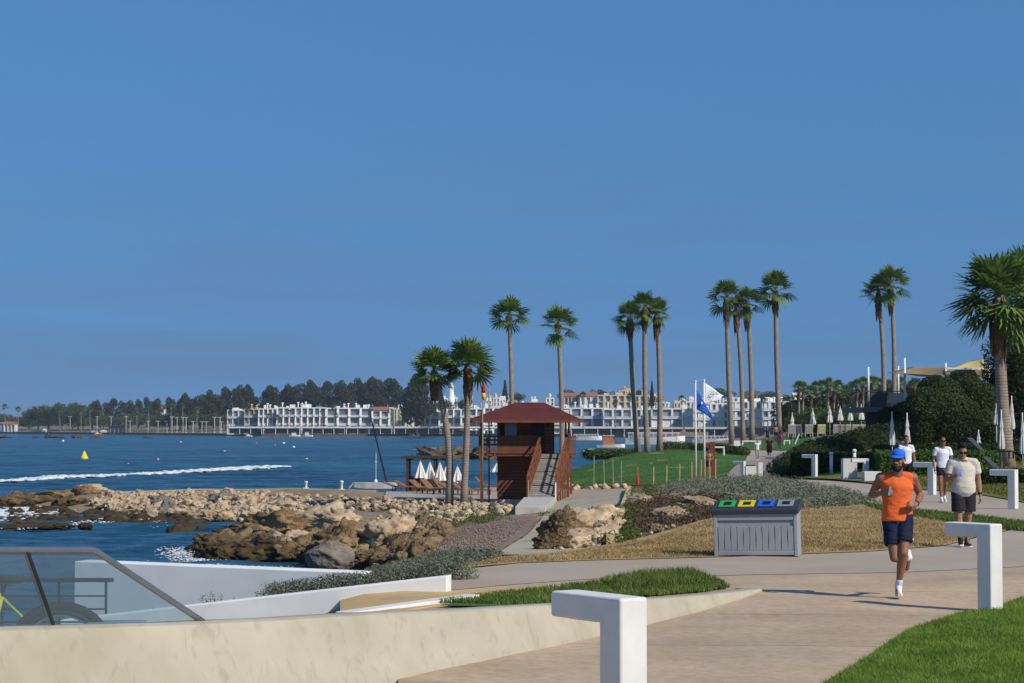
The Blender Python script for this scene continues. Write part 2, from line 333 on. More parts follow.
# behind the camera
struct(MB().add([(-30,-30,-.05),(30,-30,-.05),(30,6.02,-.05),(-30,6.02,-.05)], [(0,1,2,3)]).build('forecourt', m_conc))

# water
m_sea = bpy.data.materials.new('sea_water'); m_sea.use_nodes = True; n = m_sea.node_tree; p = n.nodes['Principled BSDF']
p.inputs['Roughness'].default_value = .22; p.inputs['IOR'].default_value = 1.33; p.inputs['Specular IOR Level'].default_value = .5
g = n.nodes.new('ShaderNodeNewGeometry'); c1 = n.nodes.new('ShaderNodeTexNoise'); c1.inputs['Scale'].default_value = .03; c1.inputs['Detail'].default_value = 6
mpp = n.nodes.new('ShaderNodeMapping'); mpp.inputs['Scale'].default_value = (.6, 1.0, 1)
rr = n.nodes.new('ShaderNodeValToRGB'); rr.color_ramp.elements[0].color = (.002, .028, .058, 1); rr.color_ramp.elements[1].color = (.008, .072, .112, 1)
rr.color_ramp.elements[0].position = .38; rr.color_ramp.elements[1].position = .62
n.links.new(g.outputs['Position'], mpp.inputs[0]); n.links.new(mpp.outputs[0], c1.inputs['Vector']); n.links.new(c1.outputs['Fac'], rr.inputs[0]); n.links.new(rr.outputs[0], p.inputs['Base Color'])
hs = None
for sc_, st in ((.22, .9), (.9, .32), (3.2, .1)):
    z = n.nodes.new('ShaderNodeTexNoise'); z.inputs['Scale'].default_value = sc_; z.inputs['Detail'].default_value = 3; n.links.new(mpp.outputs[0], z.inputs['Vector'])
    q = n.nodes.new('ShaderNodeMath'); q.operation = 'MULTIPLY'; q.inputs[1].default_value = st; n.links.new(z.outputs['Fac'], q.inputs[0])
    if hs is None: hs = q
    else:
        k = n.nodes.new('ShaderNodeMath'); k.operation = 'ADD'; n.links.new(hs.outputs[0], k.inputs[0]); n.links.new(q.outputs[0], k.inputs[1]); hs = k
bp = n.nodes.new('ShaderNodeBump'); bp.inputs['Strength'].default_value = 1; bp.inputs['Distance'].default_value = 1.5
n.links.new(hs.outputs[0], bp.inputs['Height']); n.links.new(bp.outputs[0], p.inputs['Normal'])
Ds = [18.0]
while Ds[-1] < 900: Ds.append(Ds[-1]*1.0065)
Ds += [1100, 1500, 2200, 3500, 6000]; Ds = np.array(Ds); U = np.linspace(-.9, .55, 420); X_ = U[None]*Ds[:, None]; Y_ = np.repeat(Ds[:, None], len(U), 1)
Z_ = np.zeros_like(X_)
for amp, wl_, an, ph in ((.085, 9, 80, 0), (.06, 5.2, 105, 1.3), (.045, 3.1, 62, 2.1), (.03, 1.9, 120, .4), (.05, 14, 95, 3)):
    kx, ky = math.cos(R(an))*2*PI/wl_, math.sin(R(an))*2*PI/wl_; am = amp*np.clip(wl_*45/Y_, 0, 1)
    Z_ += am*np.sin(kx*X_+ky*Y_+ph+1.7*np.sin(X_*.11+ph)+1.3*np.sin(Y_*.07))
a, b = Z_.shape; idx = np.arange(a*b).reshape(a, b); fq = np.stack([idx[:-1, :-1], idx[:-1, 1:], idx[1:, 1:], idx[1:, :-1]], -1).reshape(-1, 4)
struct(mesh_np('sea', np.stack([X_, Y_, Z_+SEA], -1).reshape(-1, 3), fq, m_sea, True))

# paving and planted areas
PROM = PX([(-150, 860), (0, 800), (400, 690), (395, 640), (376, 612), (376, 598), (447, 591), (447, 572), (520, 563), (600, 560), (720, 557), (860, 552), (942, 546), (985, 535), (1024, 527), (1130, 512), (1400, 515), (1400, 1100), (0, 1100)])
struct(patch('promenade', PROM, m_conc, 0, thick=.1))
B2 = PX([(447, 571), (520, 563), (600, 560), (720, 557), (860, 552), (942, 546), (985, 535), (1024, 527), (1130, 512), (1150, 545), (1024, 566), (900, 572), (760, 574), (600, 578), (500, 585), (447, 590)])
struct(patch('side_path', B2, m_cgrey, .006, cells=40))
struct(patch('tan_strip', PX([(341, 618), (341, 599.5), (447, 592), (560, 586), (480, 597), (400, 612)]), mat('ochre_soil', (.46, .31, .13), .9, col2=(.56, .40, .19), scale=1.5, coord='World'), .02, cells=30, thick=.6))
struct(patch('back_path', PX([(742, 479), (800, 479.5), (880, 485), (905, 489), (960, 492), (1024, 503), (1200, 520), (1200, 552), (1024, 521), (985, 517), (930, 511), (870, 503), (850, 497), (790, 488), (742, 483)]), m_cgrey, 0, cells=60))
struct(patch('far_path', PX([(742, 482), (776, 482), (779, 474), (778, 467), (790, 455), (793, 449.5), (744, 449.5), (748, 455), (744, 462), (727, 474)]), m_cgrey, .01, cells=80))
RAMP = PX([(497, 554), (546, 554), (600, 545), (626, 490), (625, 488.5), (562, 489.5), (558, 497), (540, 520)])
struct(patch('ramp_path', RAMP, m_ramp, .0, cells=60))
LAWN = PX([(824, 684), (860, 662), (905, 632), (960, 613.5), (980, 612), (1024, 598), (1100, 580), (1400, 585), (1400, 1100), (700, 1100)])
struct(patch('lawn', LAWN, m_lawn, .03, cells=60, thick=.05, jit=.025))
STRIP = PX([(440, 607), (480, 599), (560, 590), (640, 580), (690, 575), (715, 581), (728, 588), (700, 592), (600, 600), (520, 607)])
struct(patch('grass_verge', STRIP, m_lawn, .03, cells=60, jit=.02))
DRY = PX([(447, 569), (500, 556), (548, 552), (600, 545), (640, 537), (700, 520), (760, 510), (860, 505), (870, 504), (930, 512), (985, 518), (1024, 522), (1180, 552), (1150, 510), (1024, 526), (985, 534), (942, 545), (860, 551), (720, 556), (600, 559), (520, 562)])
struct(patch('dry_grass_field', DRY, m_dry, 0, cells=60))
struct(patch('far_lawn', PX([(568, 489), (560, 486), (575, 466), (600, 458), (640, 452), (700, 447), (735, 446), (748, 455), (744, 462), (727, 474), (700, 481), (640, 485)]), m_lawn2, 0, cells=80))
struct(patch('terrace_lawn', PX([(796, 449), (744, 449), (742, 442), (800, 436), (880, 434), (880, 437), (840, 445), (810, 449)]), m_lawn2, 0, cells=80))
GR = PX([(780, 477), (779, 470), (880, 470), (1024, 468), (1300, 470), (1300, 520), (1024, 502), (960, 491), (905, 488), (880, 484)])
m_mid = mat('mid_turf', (.05, .10, .015), .9, col2=(.19, .17, .045), scale=.35, bump=.5, bscale=12, coord='World', dist=.04, detail=8)
struct(patch('park_grass', GR, m_mid, 0, cells=60))
struct(patch('beach_sand', PX([(385, 499), (392, 487), (420, 484.5), (500, 484.5), (560, 484), (560, 490), (555, 499), (470, 500)]), m_sand, 0, cells=80))
struct(patch('gravel_slope', PX([(420, 555), (447, 535), (470, 520), (510, 515), (538, 519), (497, 553), (470, 558), (445, 560)]), m_grav, -.01, cells=80, jit=.04))
struct(patch('breakwater_top', [(-23.6, 115.2), (-18, 116.2), (-8, 116), (-8, 119.5), (-14, 121.5), (-23.6, 118.5)], mat('breakwater_pave', (.36, .31, .24), .9, scale=1), .05, cells=60, thick=.25))

# grass blades
g_green = leafmat('blade_green', (.075, .15, .018), (.24, .34, .06), 1.5)
g_strip = leafmat('blade_verge', (.045, .10, .014), (.19, .24, .06), 2)
g_dry = leafmat('blade_straw', (.20, .145, .055), (.52, .37, .18), .5)
g_mix = leafmat('blade_mixed', (.07, .12, .02), (.24, .19, .06), .5)
def px_grass(name, poly, n, h, w, m, lab=None, **k):
    x, y = scatter_px(poly, n); D = CH*F/(y-HOR); X = (x-512)/F*D
    return struct(blades(name, X, D, h, w, m, **k), 'stuff')
px_grass('lawn_grass', [(826, 684), (862, 661), (906, 631), (960, 612.5), (982, 611), (1024, 597), (1080, 585), (1350, 640), (1350, 760), (740, 760)], 330000, .05, .006, g_green, z0=.03, lean=.5)
px_grass('verge_grass', [(438, 607.5), (480, 598), (560, 589), (640, 579), (690, 574), (715, 580), (729, 588.5), (700, 592.7), (600, 600.7), (520, 607.7)], 30000, .06, .010, g_strip, z0=.03, lean=.4)
px_grass('verge_grass_tall', [(600, 587), (640, 578), (690, 575), (708, 582), (690, 588), (620, 594)], 7000, .12, .011, g_strip, z0=.03, lean=.3)
px_grass('dry_grass', [(452, 566), (500, 557), (548, 553), (600, 546), (640, 539), (700, 522), (760, 512), (860, 507), (930, 514), (985, 520), (1024, 524), (985, 533), (942, 544), (860, 550), (720, 555), (600, 558), (520, 561)], 90000, .05, .014, g_dry, lean=.8)
px_grass('green_tufts', [(862, 505), (930, 513), (985, 519), (1024, 524), (1024, 531), (985, 527), (930, 519), (880, 511)], 26000, .12, .02, leafmat('blade_tuft', (.05, .10, .02), (.15, .19, .04), .8), lean=.5)
px_grass('park_grass_blades', [(880, 475), (1024, 473), (1024, 502), (960, 490), (905, 487), (882, 483)], 30000, .07, .03, g_mix, lean=.6)

# ------------- shrubs that read as one mass on the slopes
def cover(name, pxpoly, n, hgt, rad, leaf, m, per=26, dmax=200, base=-.05):
    x, y = scatter_px(pxpoly, n); V = []
    for a_, b_ in zip(x, y):
        q = G(a_, b_)
        if q.y > dmax: continue
        r = rad*(.5+rnd.random()); hh = hgt*(.5+.8*rnd.random()); c, d = cloud((q.x, q.y, q.z+base), (r, r, hh), per, .7); d[:, 2] = np.abs(d[:, 2]); c[:, 2] = q.z+base+np.abs(c[:, 2]-q.z-base)
        V.append((c, d))
    C = np.concatenate([v[0] for v in V]); Dn = np.concatenate([v[1] for v in V]); v, f = leaves(C, leaf, Dn*.6, .32)
    return struct(mesh_np(name, v, f, m), 'stuff')
m_silver = leafmat('silver_leaf', (.095, .11, .065), (.25, .27, .19), .6)
m_olive = leafmat('olive_leaf', (.05, .085, .02), (.13, .16, .045), .8)
m_brownsh = leafmat('brown_twig', (.06, .04, .026), (.16, .115, .07), 1.2)
cover('silver_ground_cover', [(350, 583), (380, 568), (420, 561), (450, 551), (490, 552), (500, 556), (470, 562), (445, 568), (400, 577), (375, 584)], 900, .16, .24, .022, m_silver, 120)
cover('silver_slope_cover', [(645, 492), (660, 486), (700, 482), (760, 478), (800, 483), (850, 496), (872, 503), (800, 508), (750, 506), (715, 498), (680, 490)], 620, .28, .42, .042, m_silver, 120)
cover('dry_heath', [(630, 512), (650, 497), (700, 495), (740, 505), (730, 514), (690, 521), (640, 533), (615, 530)], 230, .26, .42, .045, m_brownsh, 80)
cover('green_slope_weeds', [(600, 548), (612, 522), (626, 500), (632, 487), (660, 486), (650, 500), (640, 520), (632, 538)], 260, .22, .34, .04, m_olive, 90)
cover('shore_weeds', [(405, 525), (420, 515), (470, 508), (515, 508), (500, 520), (450, 528), (425, 538)], 150, .18, .4, .04, m_olive, 80)
cover('beach_weeds', [(392, 500), (440, 496), (490, 497), (480, 503), (420, 504)], 90, .1, .4, .04, m_olive, 50)
cover('path_edge_weeds', [(540, 513), (555, 511), (556, 514), (542, 516)], 14, .1, .25, .03, m_olive, 50)

x_, y_ = scatter([(p.x, p.y) for p in PX([(568, 489), (562, 484), (577, 466), (600, 458), (640, 452), (700, 447), (735, 446), (748, 455), (744, 462), (727, 474), (700, 481), (640, 485)])], 60000)
struct(blades('far_lawn_grass', x_, y_, .06, .04, leafmat('blade_far', (.05, .10, .012), (.10, .16, .028), .3), lean=.5), 'stuff')
cover('silver_tufts', [(640, 540), (700, 522), (740, 514), (800, 510), (870, 506), (860, 500), (740, 500), (640, 515)], 60, .12, .3, .03, m_silver, 60)
cover('heath_green', [(640, 520), (700, 497), (760, 492), (800, 497), (740, 508), (690, 516)], 120, .22, .4, .04, m_olive, 70)
# ---------------------------------------------------------------- rocks
def rock_mesh(name, seed, sub=3, cuts=9, m=None, rough=.10, fr=2.2):
    r = random.Random(seed); bm = bmesh.new(); bmesh.ops.create_icosphere(bm, subdivisions=sub, radius=1)
    pl = []
    for _ in range(cuts):
        q = Vector((r.gauss(0, 1), r.gauss(0, 1), r.gauss(0, 1))).normalized(); pl.append((q, r.uniform(.62, .88)))
    for v in bm.verts:
        for q, d in pl:
            e = v.co.dot(q)-d
            if e > 0: v.co -= q*e
        pass
    for v in bm.verts:
        k_ = Vector((seed*3.1, 0, 0)); a_ = noise.fractal(v.co*fr+k_, 1, 2, 5); b_ = noise.voronoi(v.co*fr*1.6+k_)[0]; v.co *= 1+rough*(1.6*a_+1.5*(b_[1]-b_[0])-.5+.45*noise.fractal(v.co*fr*4+k_, 1, 2, 3))
    me = bpy.data.meshes.new(name); bm.to_mesh(me); bm.free()
    if m: me.materials.append(m)
    me.polygons.foreach_set('use_smooth', [sub > 4]*len(me.polygons)); return me
m_lime = mat('limestone', (.22, .15, .085), .95, col2=(.62, .49, .34), scale=1.1, bump=.8, bscale=4, dist=.06, detail=9)
m_brown = mat('weathered_rock', (.07, .046, .022), .9, col2=(.38, .26, .135), scale=.75, bump=1, bscale=4.5, dist=.35, detail=12)
m_wetr = mat('seaweed_rock', (.05, .038, .018), .7, col2=(.16, .115, .05), scale=1.4, bump=1, bscale=4, dist=.15, detail=9)
m_grrock = mat('grey_rock', (.11, .095, .08), .95, col2=(.26, .225, .19), scale=1.2, bump=.9, bscale=4, dist=.1, detail=9)
def wetband(m, z0=-1.6, z1=-1.15):                      # dark weed line above the water
    n = m.node_tree; p = n.nodes['Principled BSDF']; g = n.nodes.new('ShaderNodeNewGeometry'); sx = n.nodes.new('ShaderNodeSeparateXYZ'); z = n.nodes.new('ShaderNodeTexNoise'); z.inputs['Scale'].default_value = 1.5
    a = n.nodes.new('ShaderNodeMath'); a.operation = 'MULTIPLY_ADD'; a.inputs[1].default_value = 1.1; r = n.nodes.new('ShaderNodeMapRange'); r.inputs['From Min'].default_value = z0; r.inputs['From Max'].default_value = z1
    n.links.new(g.outputs['Position'], sx.inputs[0]); n.links.new(g.outputs['Position'], z.inputs['Vector']); n.links.new(z.outputs['Fac'], a.inputs[0]); n.links.new(sx.outputs[2], a.inputs[2]); n.links.new(a.outputs[0], r.inputs[0])
    x = n.nodes.new('ShaderNodeMix'); x.data_type = 'RGBA'; x.inputs[6].default_value = (.05, .035, .014, 1); n.links.new(r.outputs[0], x.inputs[0]); n.links.new(n.nodes[m['ramp']].outputs[0], x.inputs[7]); n.links.new(x.outputs[2], p.inputs['Base Color'])
wetband(m_brown); wetband(m_wetr); wetband(m_lime, -1.8, -1.5)
def rock(me, name, loc, sc, label, group=None, rz=None, tilt=.3):
    o = bpy.data.objects.new(name, me); COL.objects.link(o); o.location = loc; o.scale = sc
    o.rotation_euler = (rnd.uniform(-tilt, tilt), rnd.uniform(-tilt, tilt), rnd.uniform(0, 6.28) if rz is None else rz)
    return tag(o, label, 'rock', group)
# big brown boulders on the shore: px, py of the foot, D, half sizes, material, label
bigs = [
 (232,548,71,(2.6,2.0,1.15),0,'long low dark brown boulder at the seaward tip of the point'),
 (222,556,66,(1.5,1.3,.8),1,'low olive brown boulder awash at the tip of the point'),
 (268,528,76,(3.4,2.2,1.3),0,'broad tan topped brown boulder forming the ridge of the point'),
 (318,522,79,(3.0,2.0,1.05),2,'flat light tan slab behind the brown boulders'),
 (262,553,66,(2.0,1.5,.95),1,'dark brown boulder with yellowish weed just above the water'),
 (300,556,64,(1.6,1.4,1.0),0,'rounded dark brown boulder in the middle of the point'),
 (345,520,73,(1.9,1.6,.9),2,'pale tan boulder on top of the middle of the point'),
 (346,548,62,(1.9,1.6,1.3),0,'tall tan and dark boulder standing above the grey egg shaped one'),
 (395,536,62,(1.55,1.3,1.25),2,'upright blocky tan boulder with a pitted sunlit face'),
 (328,556,55,(1.1,.9,.9),3,'large smooth grey egg shaped boulder nearest the white wall'),
 (372,560,56,(1.1,.9,.6),0,'dark wedge shaped boulder right of the grey egg shaped one'),
 (420,551,54,(1.2,.9,.7),2,'cracked pale tan boulder beside the silver shrubs'),
 (400,556,53,(1.1,.8,.55),0,'brown block leaning on the cracked pale boulder'),
 (432,531,60,(.8,.7,.55),2,'small tan boulder below the gravel slope'),
 (365,527,70,(1.0,.9,.7),3,'grey brown boulder between two tan ones on the ridge'),
 (290,540,70,(1.3,1.1,.8),2,'tan sunlit boulder leaning against the broad ridge'),
 (205,548,70,(.8,.7,.5),1,'small dark rock at the far left tip in the water'),
]
bm_ = {0: m_brown, 1: m_wetr, 2: m_lime, 3: m_grrock}
for i, (px, py, D, s_, k, lab) in enumerate(bigs):
    me = rock_mesh('boulder', 40+i, 5, 12, bm_[k], .07 if k == 3 else .25, 1.9); s_ = (s_[0]*.72, s_[1]*.72, s_[2]*.68); q = W(px, py+5, D); q.z = q.z+s_[2]*.1; s_ = tuple(v_*.92 for v_ in s_)
    rock(me, 'boulder', q, s_, lab, rz=rnd.uniform(-.5, .5), tilt=.15)
m_heathrock = mat('heath_rock', (.16, .115, .07), .95, col2=(.42, .33, .23), scale=1.1, bump=.9, bscale=4, dist=.06, detail=9)
# limestone outcrop beside the ramp
for i, (px, py, D, s_, k, lab) in enumerate([
 (560,540,46,(.75,.6,.72),0,'hollowed dark sided rock at the foot of the ramp outcrop'),
 (580,533,49,(1.05,.8,.58),2,'pale pitted limestone rock in the middle of the ramp outcrop'),
 (600,525,53,(.95,.8,.5),2,'pale jagged rock at the upper right of the ramp outcrop'),
 (576,520,56,(1.1,.6,.35),2,'thin pale ledge rock along the ramp edge'),
 (592,542,46,(.7,.5,.36),2,'small brown rock in front of the ramp outcrop'),
 (553,548,43,(.55,.4,.3),0,'dark pitted rock lowest at the left foot of the ramp outcrop'),
 (572,547,43,(.6,.4,.3),2,'pale pitted rock lowest in the middle of the ramp outcrop'),
 (610,533,49,(.6,.5,.4),2,'pale rock against the ochre kerb'),
 (566,531,50,(.7,.5,.45),0,'brown overhanging rock behind the hollowed one'),
 (735,500,70,(.8,.5,.3),2,'half buried cream rock behind the recycling bin lid'),
 (640,505,75,(.9,.5,.4),2,'pale rock at the top of the heath slope'),
 (668,520,58,(1.0,.6,.42),2,'sunlit cream rock among the heath left of the recycling bin'),
 (702,509,62,(1.2,.6,.38),2,'pale flat rock just left of the recycling bin'),
 (655,530,50,(.45,.3,.2),2,'small cream rock at the edge of the dry grass')]):
    rock(rock_mesh('outcrop_rock', 90+i, 5, 12, (m_heathrock if px > 615 else bm_[k]), .17, 2.2), 'outcrop_rock', G(px, py)+Vector((0, 0, s_[2]*.25)), tuple(v_*(.68 if px < 615 else .55) for v_ in s_), lab, tilt=.2, rz=rnd.uniform(-.6, .6))
# riprap bank
rk = [rock_mesh('riprap_boulder', 200+i, 3, 8, m_lime, .28) for i in range(8)]; rkg = [rock_mesh('riprap_boulder', 220+i, 3, 8, m_grrock, .28) for i in range(3)]
RIP = [(98, 499), (110, 493), (250, 492), (350, 497), (410, 500), (505, 502), (505, 508), (440, 510), (400, 509), (330, 511), (250, 520), (190, 526), (140, 521), (95, 508)]
pts = []
while len(pts) < 285:
    x = rnd.uniform(90, 505); y = rnd.uniform(488, 527)
    if inpoly(np.array([x]), np.array([y]), RIP)[0] and all(abs(x-a)/1.5+abs(y-b) > 4.0 for a, b in pts[-200:]): pts.append((x, y))
for x, y in pts:
    q = G(x, y); s_ = rnd.choice((.2, .28, .34, .42, .5) if x < 300 and y > 499 else (.15, .2, .26, .32))*rnd.uniform(.85, 1.15)*(1 if x < 300 else .72); grey = rnd.random() < .1+.25*(x > 330)
    rock(rnd.choice(rkg if grey else rk), 'riprap_boulder', q+Vector((0, 0, s_*.15)), (s_*1.15, s_, s_*.75),
         ('large ' if s_ > .55 else 'small ' if s_ < .3 else 'medium ')+('grey' if grey else 'tan')+' boulder '+('low' if y > 512 else 'high' if y < 500 else 'midway')+' in the breakwater riprap '+('near its seaward tip' if x < 160 else 'left of the brown point' if x < 235 else 'behind the brown boulders' if x < 310 else 'below the white posts' if x < 385 else 'below the folded parasols' if x < 440 else 'beside the beach palms'), 'limestone boulders of the riprap bank')
def rubble(name, poly, n, s0, s1, m, dz=0, base=None):
    mb = MB(); V = []; Fc = []; me = rock_mesh('t', 300, 1, 6); bv = np.array([v.co[:] for v in me.vertices]); bf = np.array([p_.vertices[:] for p_ in me.polygons]); x, y = scatter_px(poly, n)
    k = 0
    for a, b in zip(x, y):
        q = G(a, b) if base is None else W(a, b, (CH-base)*F/(b-HOR)); s_ = rnd.uniform(s0, s1); M_ = np.array(Matrix.Rotation(rnd.uniform(0, 6.3), 3, 'Z') @ Matrix.Rotation(rnd.uniform(0, 6.3), 3, 'X'))
        V.append((bv*np.array([1.2, 1, .7])*s_)@M_.T+np.array([q.x, q.y, q.z+dz])); Fc.append(bf+k*len(bv)); k += 1
    bpy.data.meshes.remove(me)
    return struct(mesh_np(name, np.concatenate(V), np.concatenate(Fc), m), 'stuff')
rubble('riprap_rubble', RIP, 1300, .06, .2, m_lime, .02)
rubble('ledge_rubble', [(395, 510), (510, 503), (512, 512), (470, 520), (400, 540), (360, 535), (380, 515)], 420, .05, .22, m_lime, .02)
rubble('shore_rubble', [(330, 530), (440, 520), (450, 535), (420, 555), (370, 565), (330, 560), (280, 545)], 500, .08, .4, m_brown, .05)
rubble('gravel_stones', [(425, 553), (447, 537), (470, 522), (510, 517), (530, 520), (495, 550), (470, 556)], 2500, .008, .03, m_grav, .01)
rubble('lawn_edge_rubble', [(560, 486), (568, 478), (575, 487), (600, 486), (625, 486), (625, 489), (570, 490)], 60, .1, .3, m_lime, .02)
rubble('ramp_rubble', [(548, 551), (550, 535), (565, 520), (600, 515), (612, 525), (610, 545), (580, 548)], 140, .02, .06, m_lime, .02)
rubble('slope_rubble', [(620, 540), (640, 520), (680, 505), (720, 505), (715, 518), (660, 532)], 40, .02, .08, m_lime, .02)
rubble('low_reef', [(0, 516), (60, 505), (110, 507), (150, 514), (200, 519), (215, 526), (190, 531), (120, 525), (60, 523), (0, 524)], 500, .25, .8, m_wetr, -.25, base=SEA)
for i, (px, py, D, s_, lab) in enumerate([(60,500,None,(2.2,1.3,.75),'dark brown tide worn rock on the left arm of the breakwater'), (25,502,None,(2.0,1.2,.5),'low dark rock at the left end of the breakwater'),
  (85,500,None,(1.6,1.3,.8),'brown rock block where the pale riprap begins'), (5,506,None,(1.6,1.0,.45),'low brown rock cut by the left edge of the photo'),
  (42,503,None,(1.5,1.1,.5),'squat brown rock between two dark ones on the breakwater'), (72,506,None,(1.3,.9,.5),'weedy dark rock low at the breakwater waterline'), (92,489,None,(.9,.8,.35),'flat pale stone lying on top of the breakwater'),
  (85,527,None,(.35,.3,.22),'tiny dark rock standing in the water off the reef'), (18,527,None,(1.6,.6,.16),'flat dark rock awash near the left edge'), (45,526,None,(1.3,.5,.15),'thin reef rock awash beside the tiny standing rock')]):
    D = (CH-SEA)*F/(py+3-HOR) if i != 6 else 117; q = W(px, py, D)
    rock(rock_mesh('reef_rock', 400+i, 4, 9, m_lime if i == 6 else m_wetr if i > 6 else m_brown, .2, 1.8), 'reef_rock', q, s_, lab, tilt=.1, rz=rnd.uniform(-.3, .3))
# islet in the bay
m_islet = mat('islet_stone', (.06, .05, .035), .9, col2=(.17, .135, .09), scale=1.2, bump=1, bscale=3, dist=.2, detail=9)
isl = thing('rock_islet', 'low brown rocky islet in the water behind the lifeguard tower', 'rock', W(470, 460, 270))
for k, (x, y, s_) in enumerate([(-3.5,0,(4.2,3,2.4)),(1.0,1,(4.5,3.5,1.7)),(4.5,-1,(3.5,2.5,1.1)),(-6,1,(2.2,2,1.0)),(7,-1,(2.2,1.5,.6))]):
    o = bpy.data.objects.new('islet_rock', rock_mesh('islet_rock', 500+k, 5, 10, m_islet, .35, 2.5)); COL.objects.link(o); o.parent = isl; o.location = (x, y, -.2); o.scale = s_
fr = 0
for px, w_, h_ in ((7, 5.5, .7), (37, 1.3, .6), (48, 4.0, 1.7), (58, 4, .6), (77, 3, 1.7), (95, 6, .7), (148, 2, .7)):
    q = W(px, 438, 840); rock(rock_mesh('offshore_rock', 520+fr, 3, 8, m_wetr, .2, 2), 'offshore_rock', Vector((q.x, q.y, SEA)), (w_, 2, h_),
       ORD[fr]+' dark rock from the left in the row breaking the water before the far quay'); fr += 1

# ---------------------------------------------------------------- white walls in the foreground
m_plas = mat('cream_plaster', (.36, .32, .235), .85, col2=(.46, .42, .33), scale=1.3, bump=.25, bscale=9, coord='World', dist=.012, detail=10)
n = m_plas.node_tree   # streaks running down the render
z = n.nodes.new('ShaderNodeTexNoise'); z.inputs['Scale'].default_value = 3.5; z.inputs['Detail'].default_value = 8; z.inputs['Distortion'].default_value = 1.5
g = n.nodes.new('ShaderNodeNewGeometry'); mpp = n.nodes.new('ShaderNodeMapping'); mpp.inputs['Scale'].default_value = (2.2, 1.2, .8)
q = n.nodes.new('ShaderNodeMapRange'); q.inputs['From Min'].default_value = .56; q.inputs['From Max'].default_value = .7; q.inputs['To Min'].default_value = 1; q.inputs['To Max'].default_value = .80
x = n.nodes.new('ShaderNodeMix'); x.data_type = 'RGBA'; x.blend_type = 'MULTIPLY'; x.inputs[0].default_value = .8
n.links.new(g.outputs['Position'], mpp.inputs[0]); n.links.new(mpp.outputs[0], z.inputs['Vector']); n.links.new(z.outputs['Fac'], q.inputs[0])
n.links.new(n.nodes[m_plas['ramp']].outputs[0], x.inputs[6]); n.links.new(q.outputs[0], x.inputs[7]); n.links.new(x.outputs[2], n.nodes['Principled BSDF'].inputs['Base Color'])
m_white = mat('white_paint', (.60, .59, .56), .6, col2=(.73, .72, .69), scale=3.5, bump=.12, bscale=30, dist=.004, detail=8)
m_wallw = mat('white_wall_paint', (.60, .59, .56), .7, col2=(.74, .73, .70), scale=1.2, bump=.12, bscale=12, coord='World', dist=.006, detail=8)
base = [(-200,9.3,1.02),(-100,10.3,.93),(0,11.4,.84),(100,12.25,.775),(200,13.2,.70),(300,14.3,.625),(400,15.66,.545),(480,16.9,.46),(560,18.4,.37),(630,20,.27),(700,21.9,.165),(740,23.5,.08),(762,24.6,.03)]
bp_ = []; 
for i in range(len(base)-1):
    for t in np.linspace(0, 1, 7)[:-1]: bp_.append([base[i][k]*(1-t)+base[i+1][k]*t for k in range(3)])
bp_.append(list(base[-1]))
ring = []
for i, (px, D, h) in enumerate(bp_):
    p0 = Vector(((px-512)/F*D, D)); a = bp_[max(i-1, 0)]; b = bp_[min(i+1, len(bp_)-1)]
    t = (Vector(((b[0]-512)/F*b[1], b[1]))-Vector(((a[0]-512)/F*a[1], a[1]))).normalized(); nn = Vector((-t.y, t.x))
    k = h/.8
    prof = [(0, -.1), (.0, .01), (.10*k, .28*h), (.21*k, .62*h), (.28*k, .9*h), (.31*k+.01, .98*h), (.34*k+.03, h), (.34*k+.20, h), (.34*k+.22, h-.012), (.34*k+.22, -.6)]
    ring.append([(p0.x+nn.x*o_, p0.y+nn.y*o_, z_) for o_, z_ in prof])
mb = MB(); npf = len(ring[0])
for r_ in ring: mb.v += r_
for i in range(len(ring)-1):
    for j in range(npf-1): mb.f.append((i*npf+j, (i+1)*npf+j, (i+1)*npf+j+1, i*npf+j+1))
mb.f.append(tuple(range((len(ring)-1)*npf, len(ring)*npf)))
o = mb.build('curved_parapet', m_plas, smooth=True); o.data.set_sharp_from_angle(angle=R(40))
tag(o, 'long cream rendered parapet with sloping face curving along the foreground path edge', 'wall')
def topline(px):                     # centre of the parapet's top
    cs = [(Vector(r_[6])+Vector(r_[7]))/2 for r_ in ring]; pp = [512+F*c.x/c.y for c in cs]
    for i in range(len(cs)-1):
        if px <= pp[i+1]: break
    return cs[i].lerp(cs[i+1], (px-pp[i])/(pp[i+1]-pp[i]))
# glass balustrade on the parapet
m_steel = mat('brushed_steel', (.38, .38, .38), .35, var=.08, metal=.9)
m_glass = glass_mat('balustrade_glass', (.72, .81, .85), .07)
def onwall(px, py):                  # the point above the wall's top line seen at this height
    a = topline(px); D = a.y; 
    for _ in range(4): q = W(px, py, D); D = topline(px+ (0)).y
    return W(px, py, topline(px).y)
def colx(px, py):
    return onwall(px, py)
gb = thing('glass_balustrade', 'clear glass balustrade with grey steel handrail sloping down at its right end', 'balustrade', topline(60))
inv = Vector(gb.location)
bot = [topline(p_)+Vector((0, 0, -.01)) for p_ in np.linspace(-170, 205, 24)]
def railpt(px): return onwall(px, 549.5 if px < 88 else 549.5+(px-88)*.12 if px < 96 else 551+(px-96)**1.0*.66)
pxs = list(np.linspace(-170, 86, 14))+[90, 94, 98, 103, 110, 130, 160, 190, 203]
rail = [railpt(p_)-inv for p_ in pxs]
MB().tube(rail, .021, 10).build('handrail', m_steel, gb, True)
